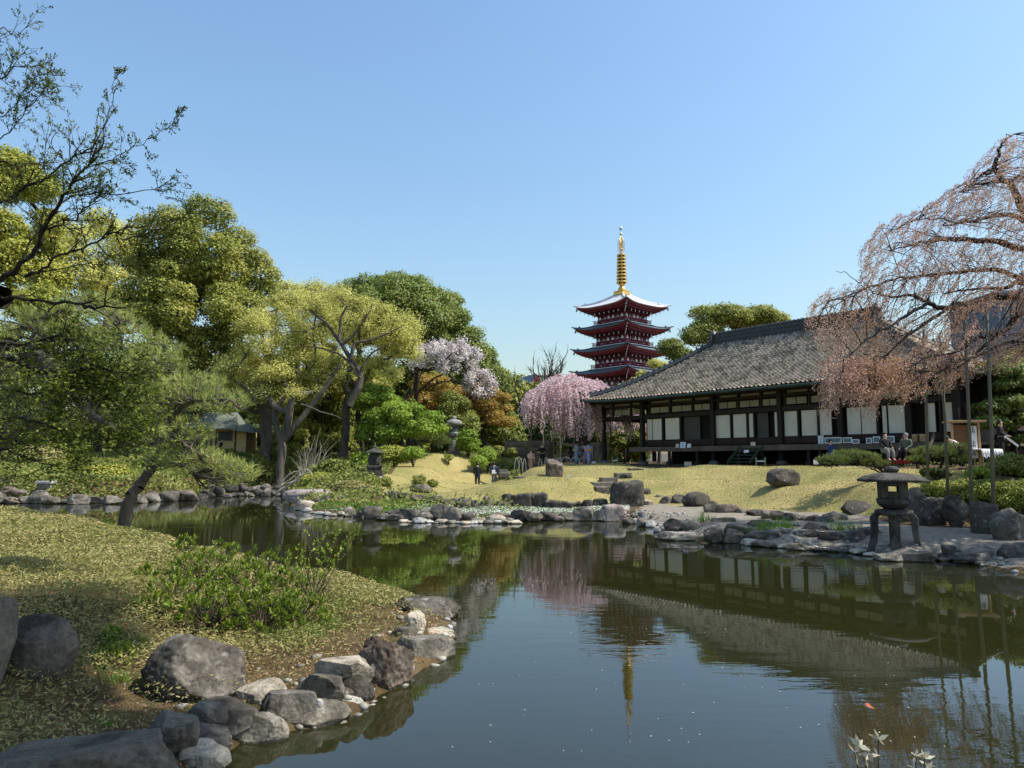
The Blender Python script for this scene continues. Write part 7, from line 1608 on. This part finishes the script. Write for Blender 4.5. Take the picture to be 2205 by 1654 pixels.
def person(label, u, vfoot, Y, h, face, top, legs, pose='stand', coat=0, kimono=None, obi=None, hair=None, arms=None, bag=None):
    """face: rotation about z, 0 looks at the camera"""
    a = P(u, vfoot, Y); z0 = gz(a.x, a.y) if vfoot is None or pose != 'float' else a.z
    z0 = a.z if abs(a.z - z0) < .35 else z0
    t = thing('person', label, 'person', (a.x, Y, z0), face); bend = 0; dz = 0
    pel = Vector((0,0,.52)); 
    if pose == 'sit': pel = Vector((0,.08,.29))
    if pose == 'bend': bend = .9
    def up(x, y, z):      # torso space -> body space with bend forwards (-y)
        zz = z-.52; c_, s_ = math.cos(bend), math.sin(bend); return Vector((x, y*c_ - zz*s_, pel.z + y*s_*0 + zz*c_)) + Vector((0, pel.y, 0))
    P_ = {'pel': pel, 'wa': up(0,0,.60), 'ch': up(0,0,.73), 'nk': up(0,0,.835), 'hb': up(0,-.01,.875), 'ht': up(0,-.012,.95)}
    A = {'stand': [(.115,0,.80),(.145,.01,.64),(.145,-.03,.50),(.14,-.04,.46)], 'out': [(.115,0,.80),(.20,-.03,.70),(.27,-.09,.66),(.30,-.11,.66)], 'raise': [(.115,0,.80),(.14,-.08,.70),(.07,-.13,.84),(.05,-.14,.87)], 'fwd': [(.115,0,.80),(.14,-.02,.65),(.10,-.14,.58),(.09,-.17,.57)]}[arms or 'stand']
    L = [(.055,0,.50),(.06,-.01,.28),(.06,.01,.05),(.062,-.07,.02)]
    if pose == 'sit': L = [(.055,0,.29),(.07,-.20,.29),(.07,-.21,.06),(.07,-.29,.03)]
    pts = [P_['pel'], P_['wa'], P_['ch'], P_['nk'], P_['hb'], P_['ht']]; edges = [(0,1),(1,2),(2,3),(3,4),(4,5)]; rads = [.075,.068,.078,.030,(.050,.055),(.045,.050)]
    for s in (-1, 1):
        prev = 2
        for j, q in enumerate(A):
            pts.append(up(q[0]*s, q[1], q[2])); edges.append((prev, len(pts)-1)); prev = len(pts)-1; rads.append([.034,.024,.017,.018][j])
        d = (pts[-1]-pts[-2]).normalized(); side = Vector((s,0,0)); hb_ = len(pts)-1
        for f_, (sw, ln) in enumerate(((-.011,.040),(-.004,.046),(.004,.043),(.011,.034))):
            pts.append(pts[hb_]+d*ln*.55+Vector((0,sw,0))); rads.append(.0055); edges.append((hb_, len(pts)-1)); pts.append(pts[-1]+d*ln*.45+Vector((0,sw*.2,-.003))); rads.append(.0045); edges.append((len(pts)-2, len(pts)-1))
        pts.append(pts[hb_]-side*.016+d*.012); rads.append(.006); edges.append((hb_, len(pts)-1))
        prev = 0
        for j, q in enumerate(L):
            pts.append(Vector((q[0]*s, q[1]+pel.y*(pose == 'sit'), q[2]))); edges.append((prev, len(pts)-1)); prev = len(pts)-1; rads.append([.058,.040,.026,.022][j])
    pts = [p*h for p in pts]; rads = [(r_*h if not isinstance(r_, tuple) else (r_[0]*h, r_[1]*h)) for r_ in rads]
    skin_obj('body', pts, edges, rads, M['skin'], t)
    hd = up(0,-.012,.925)*h; hm = MB().lathe([(.004,.062),(.030,.055),(.050,.032),(.056,.0),(.054,-.030),(.040,-.055)], 14, (0,0,0)); V = []
    for p in hm.v:
        x, y, z = p; y2 = y*1.08 + .012; 
        if z < .012 and y < .0: y2 = max(y2, -.010)
        V.append(Vector((x*h, y2*h, z*h)) + hd)
    hm.v = [tuple(p) for p in V]; hm.build('hair', hair or M['hair'], t, smooth=True)
    nose = up(0,-.068,.915)*h; MB().lathe([(.004,-.006),(.007,-.004),(.003,.008)], 6, tuple(nose)).build('nose', M['skin'], t)
    # clothes
    if kimono:
        rb_ = MB().lathe([(.085,.035),(.098,.20),(.105,.38),(.115,.50),(.095,.60),(.105,.70),(.112,.78),(.070,.825),(.035,.845)], 16); rb_.v = [(x*h*1.0, y*h*.78, z*h) for x, y, z in rb_.v]; rb_.build('kimono', kimono, t, smooth=True)
        for s in (-1, 1):
            A_ = [up(q[0]*s, q[1], q[2])*h for q in A]; sl = MB().tube([A_[0], A_[1], A_[2]], [.052*h,.048*h,.050*h], 8)
            m_ = A_[2]; sl.add([m_+Vector((0,-.05*h,.02*h)), m_+Vector((0,.06*h,.02*h)), m_+Vector((0,.06*h,-.19*h)), m_+Vector((0,-.05*h,-.19*h)), m_+Vector((.02*h*s,-.05*h,.02*h)), m_+Vector((.02*h*s,.06*h,.02*h)), m_+Vector((.02*h*s,.06*h,-.19*h)), m_+Vector((.02*h*s,-.05*h,-.19*h))], [(0,1,2,3),(7,6,5,4),(0,3,7,4),(1,5,6,2),(3,2,6,7),(0,4,5,1)])
            sl.build('sleeve', kimono, t, smooth=True)
        if obi:
            ob = MB().lathe([(.104,.585),(.112,.60),(.112,.66),(.106,.675)], 16); ob.v = [(x*h, y*h*.82, z*h) for x, y, z in ob.v]; ob.cbox(0,.11*h,.635*h,.13*h,.05*h,.10*h).build('obi', obi, t)
    else:
        tp = [p for p in (P_['pel']-Vector((0,0,.01)), P_['wa'], P_['ch'], up(0,0,.80))]; ed = [(0,1),(1,2),(2,3)]; rd = [.090,.084,.094,.055]
        if coat: tp.insert(0, pel+Vector((0,0,-coat))); rd.insert(0, .095); ed = [(0,1),(1,2),(2,3),(3,4)]
        ci = tp.index(P_['ch'])
        for s in (-1, 1):
            prev = ci
            for j, q in enumerate(A[:3]): tp.append(up(q[0]*s, q[1], q[2])); ed.append((prev, len(tp)-1)); prev = len(tp)-1; rd.append([.046,.036,.028][j])
        skin_obj('jacket', [p*h for p in tp], ed, [r_*h for r_ in rd], top, t, ci)
        tp = [pel+Vector((0,0,.02))]; ed = []; rd = [.080]
        for s in (-1, 1):
            prev = 0
            for j, q in enumerate(L[:3]): tp.append(Vector((q[0]*s, q[1]+pel.y*(pose == 'sit'), q[2]+(.01 if j == 2 else 0)))); ed.append((prev, len(tp)-1)); prev = len(tp)-1; rd.append([.066,.050,.038][j])
        skin_obj('trousers', [p*h for p in tp], ed, [r_*h for r_ in rd], legs, t)
    for s in (-1, 1):
        q = L[2]; MB().cbox(q[0]*s*h, (q[1]-.035+pel.y*(pose == 'sit'))*h, .018*h, .055*h, .13*h, .034*h).build('shoe', M['ink'], t, bevel=.01)
    if bag:
        bx, bz, bw, bh, bm = bag; MB().cbox(bx*h, .07*h, bz*h, bw*h, .06*h, bh*h).tube([(bx*h,.07*h,(bz+bh/2)*h),(bx*h*.6,.09*h,.72*h),(bx*h*.4,.02*h,.83*h)], .006*h, 5).build('bag', bm, t, bevel=.02)
    return t
K = {'black': fab('black_cloth',(.012,.012,.014)), 'navy': fab('navy_cloth',(.02,.03,.07)), 'grey': fab('grey_cloth',(.16,.16,.16)), 'white': fab('white_cloth',(.62,.62,.62)), 'palepink': fab('pale_beige_cloth',(.60,.50,.47)),
     'bluek': fab('blue_grey_kimono',(.16,.24,.36),(.30,.42,.55),7), 'lilac': fab('white_lilac_patterned_kimono',(.62,.60,.70),(.30,.28,.52),16,.12), 'rose': fab('rose_patterned_kimono',(.60,.48,.46),(.38,.14,.18),16,.12), 'peach': fab('peach_kimono',(.50,.28,.18),(.65,.42,.30),8), 'gold': fab('orange_gold_obi',(.75,.35,.06)), 'tan': fab('tan_obi',(.5,.38,.22)), 'olive': fab('grey_green_cloth',(.09,.11,.09)), 'dblue': fab('dark_blue_cloth',(.03,.05,.14)), 'plum': fab('plum_skirt',(.10,.05,.09))}
H180 = math.pi
person('person in black coat seen from behind carrying a shoulder bag on the sunny lawn', 1028, 1048.5, 47.5, 1.60, H180, K['black'], K['black'], coat=.14, bag=(-.06,.50,.11,.20,K['navy']))
person('person in navy and white seen from behind beside the pale stones', 1064, 1046, 48.5, 1.58, H180+.3, K['navy'], K['grey'], bag=(.05,.58,.14,.16,K['white']))
person('person in blue grey kimono under the pink cherry, left of the kimono group', 1241, 1001, 51.6, 1.66, 1.9, None, None, kimono=K['bluek'], obi=K['tan'], arms='fwd')
person('person in rose patterned kimono in the middle of the kimono group', 1257.5, 1001, 51.8, 1.60, 2.4, None, None, kimono=K['rose'], obi=K['plum'])
person('person in white lilac kimono with orange obi seen from behind', 1268, 1000.5, 51.3, 1.62, H180+.2, None, None, kimono=K['lilac'], obi=K['gold'])
person('person in dark clothes half hidden behind the blue grey kimono', 1229, 1000, 52.4, 1.60, 1.2, K['black'], K['black'])
person('person in peach kimono with forearms raised under the left edge of the pink cherry', 1143, 1003, 50.8, 1.52, .4, None, None, kimono=K['peach'], obi=K['tan'], arms='fwd')
person('person in dark clothes raising hands to the face under the pink cherry', 1168, 1003, 51.2, 1.55, -.3, K['black'], K['black'], arms='raise')
person('person in dark top and grey trousers seated on the red bench', 1912, 994, 30.3, 1.62, .15, K['black'], K['grey'], pose='sit', arms='fwd')
person('elderly person in grey green jacket seated at the right of the red bench', 1950, 994, 30.6, 1.60, -1.0, K['olive'], K['black'], pose='sit', arms='fwd', hair=fab('grey_hair',(.30,.29,.28)))
person('person in dark blue jacket behind the low cloud pruned pine', 1795, 999, 34.6, 1.55, .6, K['dblue'], K['grey'], pose='sit', arms='fwd')
person('person in pale jacket bending forward beside the kiosk', 2072, 990, 28.0, 1.58, -1.9, K['palepink'], K['black'], pose='bend', coat=.05, arms='fwd')
person('person in black clothes standing at the far right behind the hedge', 2158, 990, 28.4, 1.60, .8, K['black'], K['black'], arms='fwd')
person('person in dark clothes passing in front of the tea hut', 475, 990, 54.2, 1.58, 1.6, K['black'], K['black'])
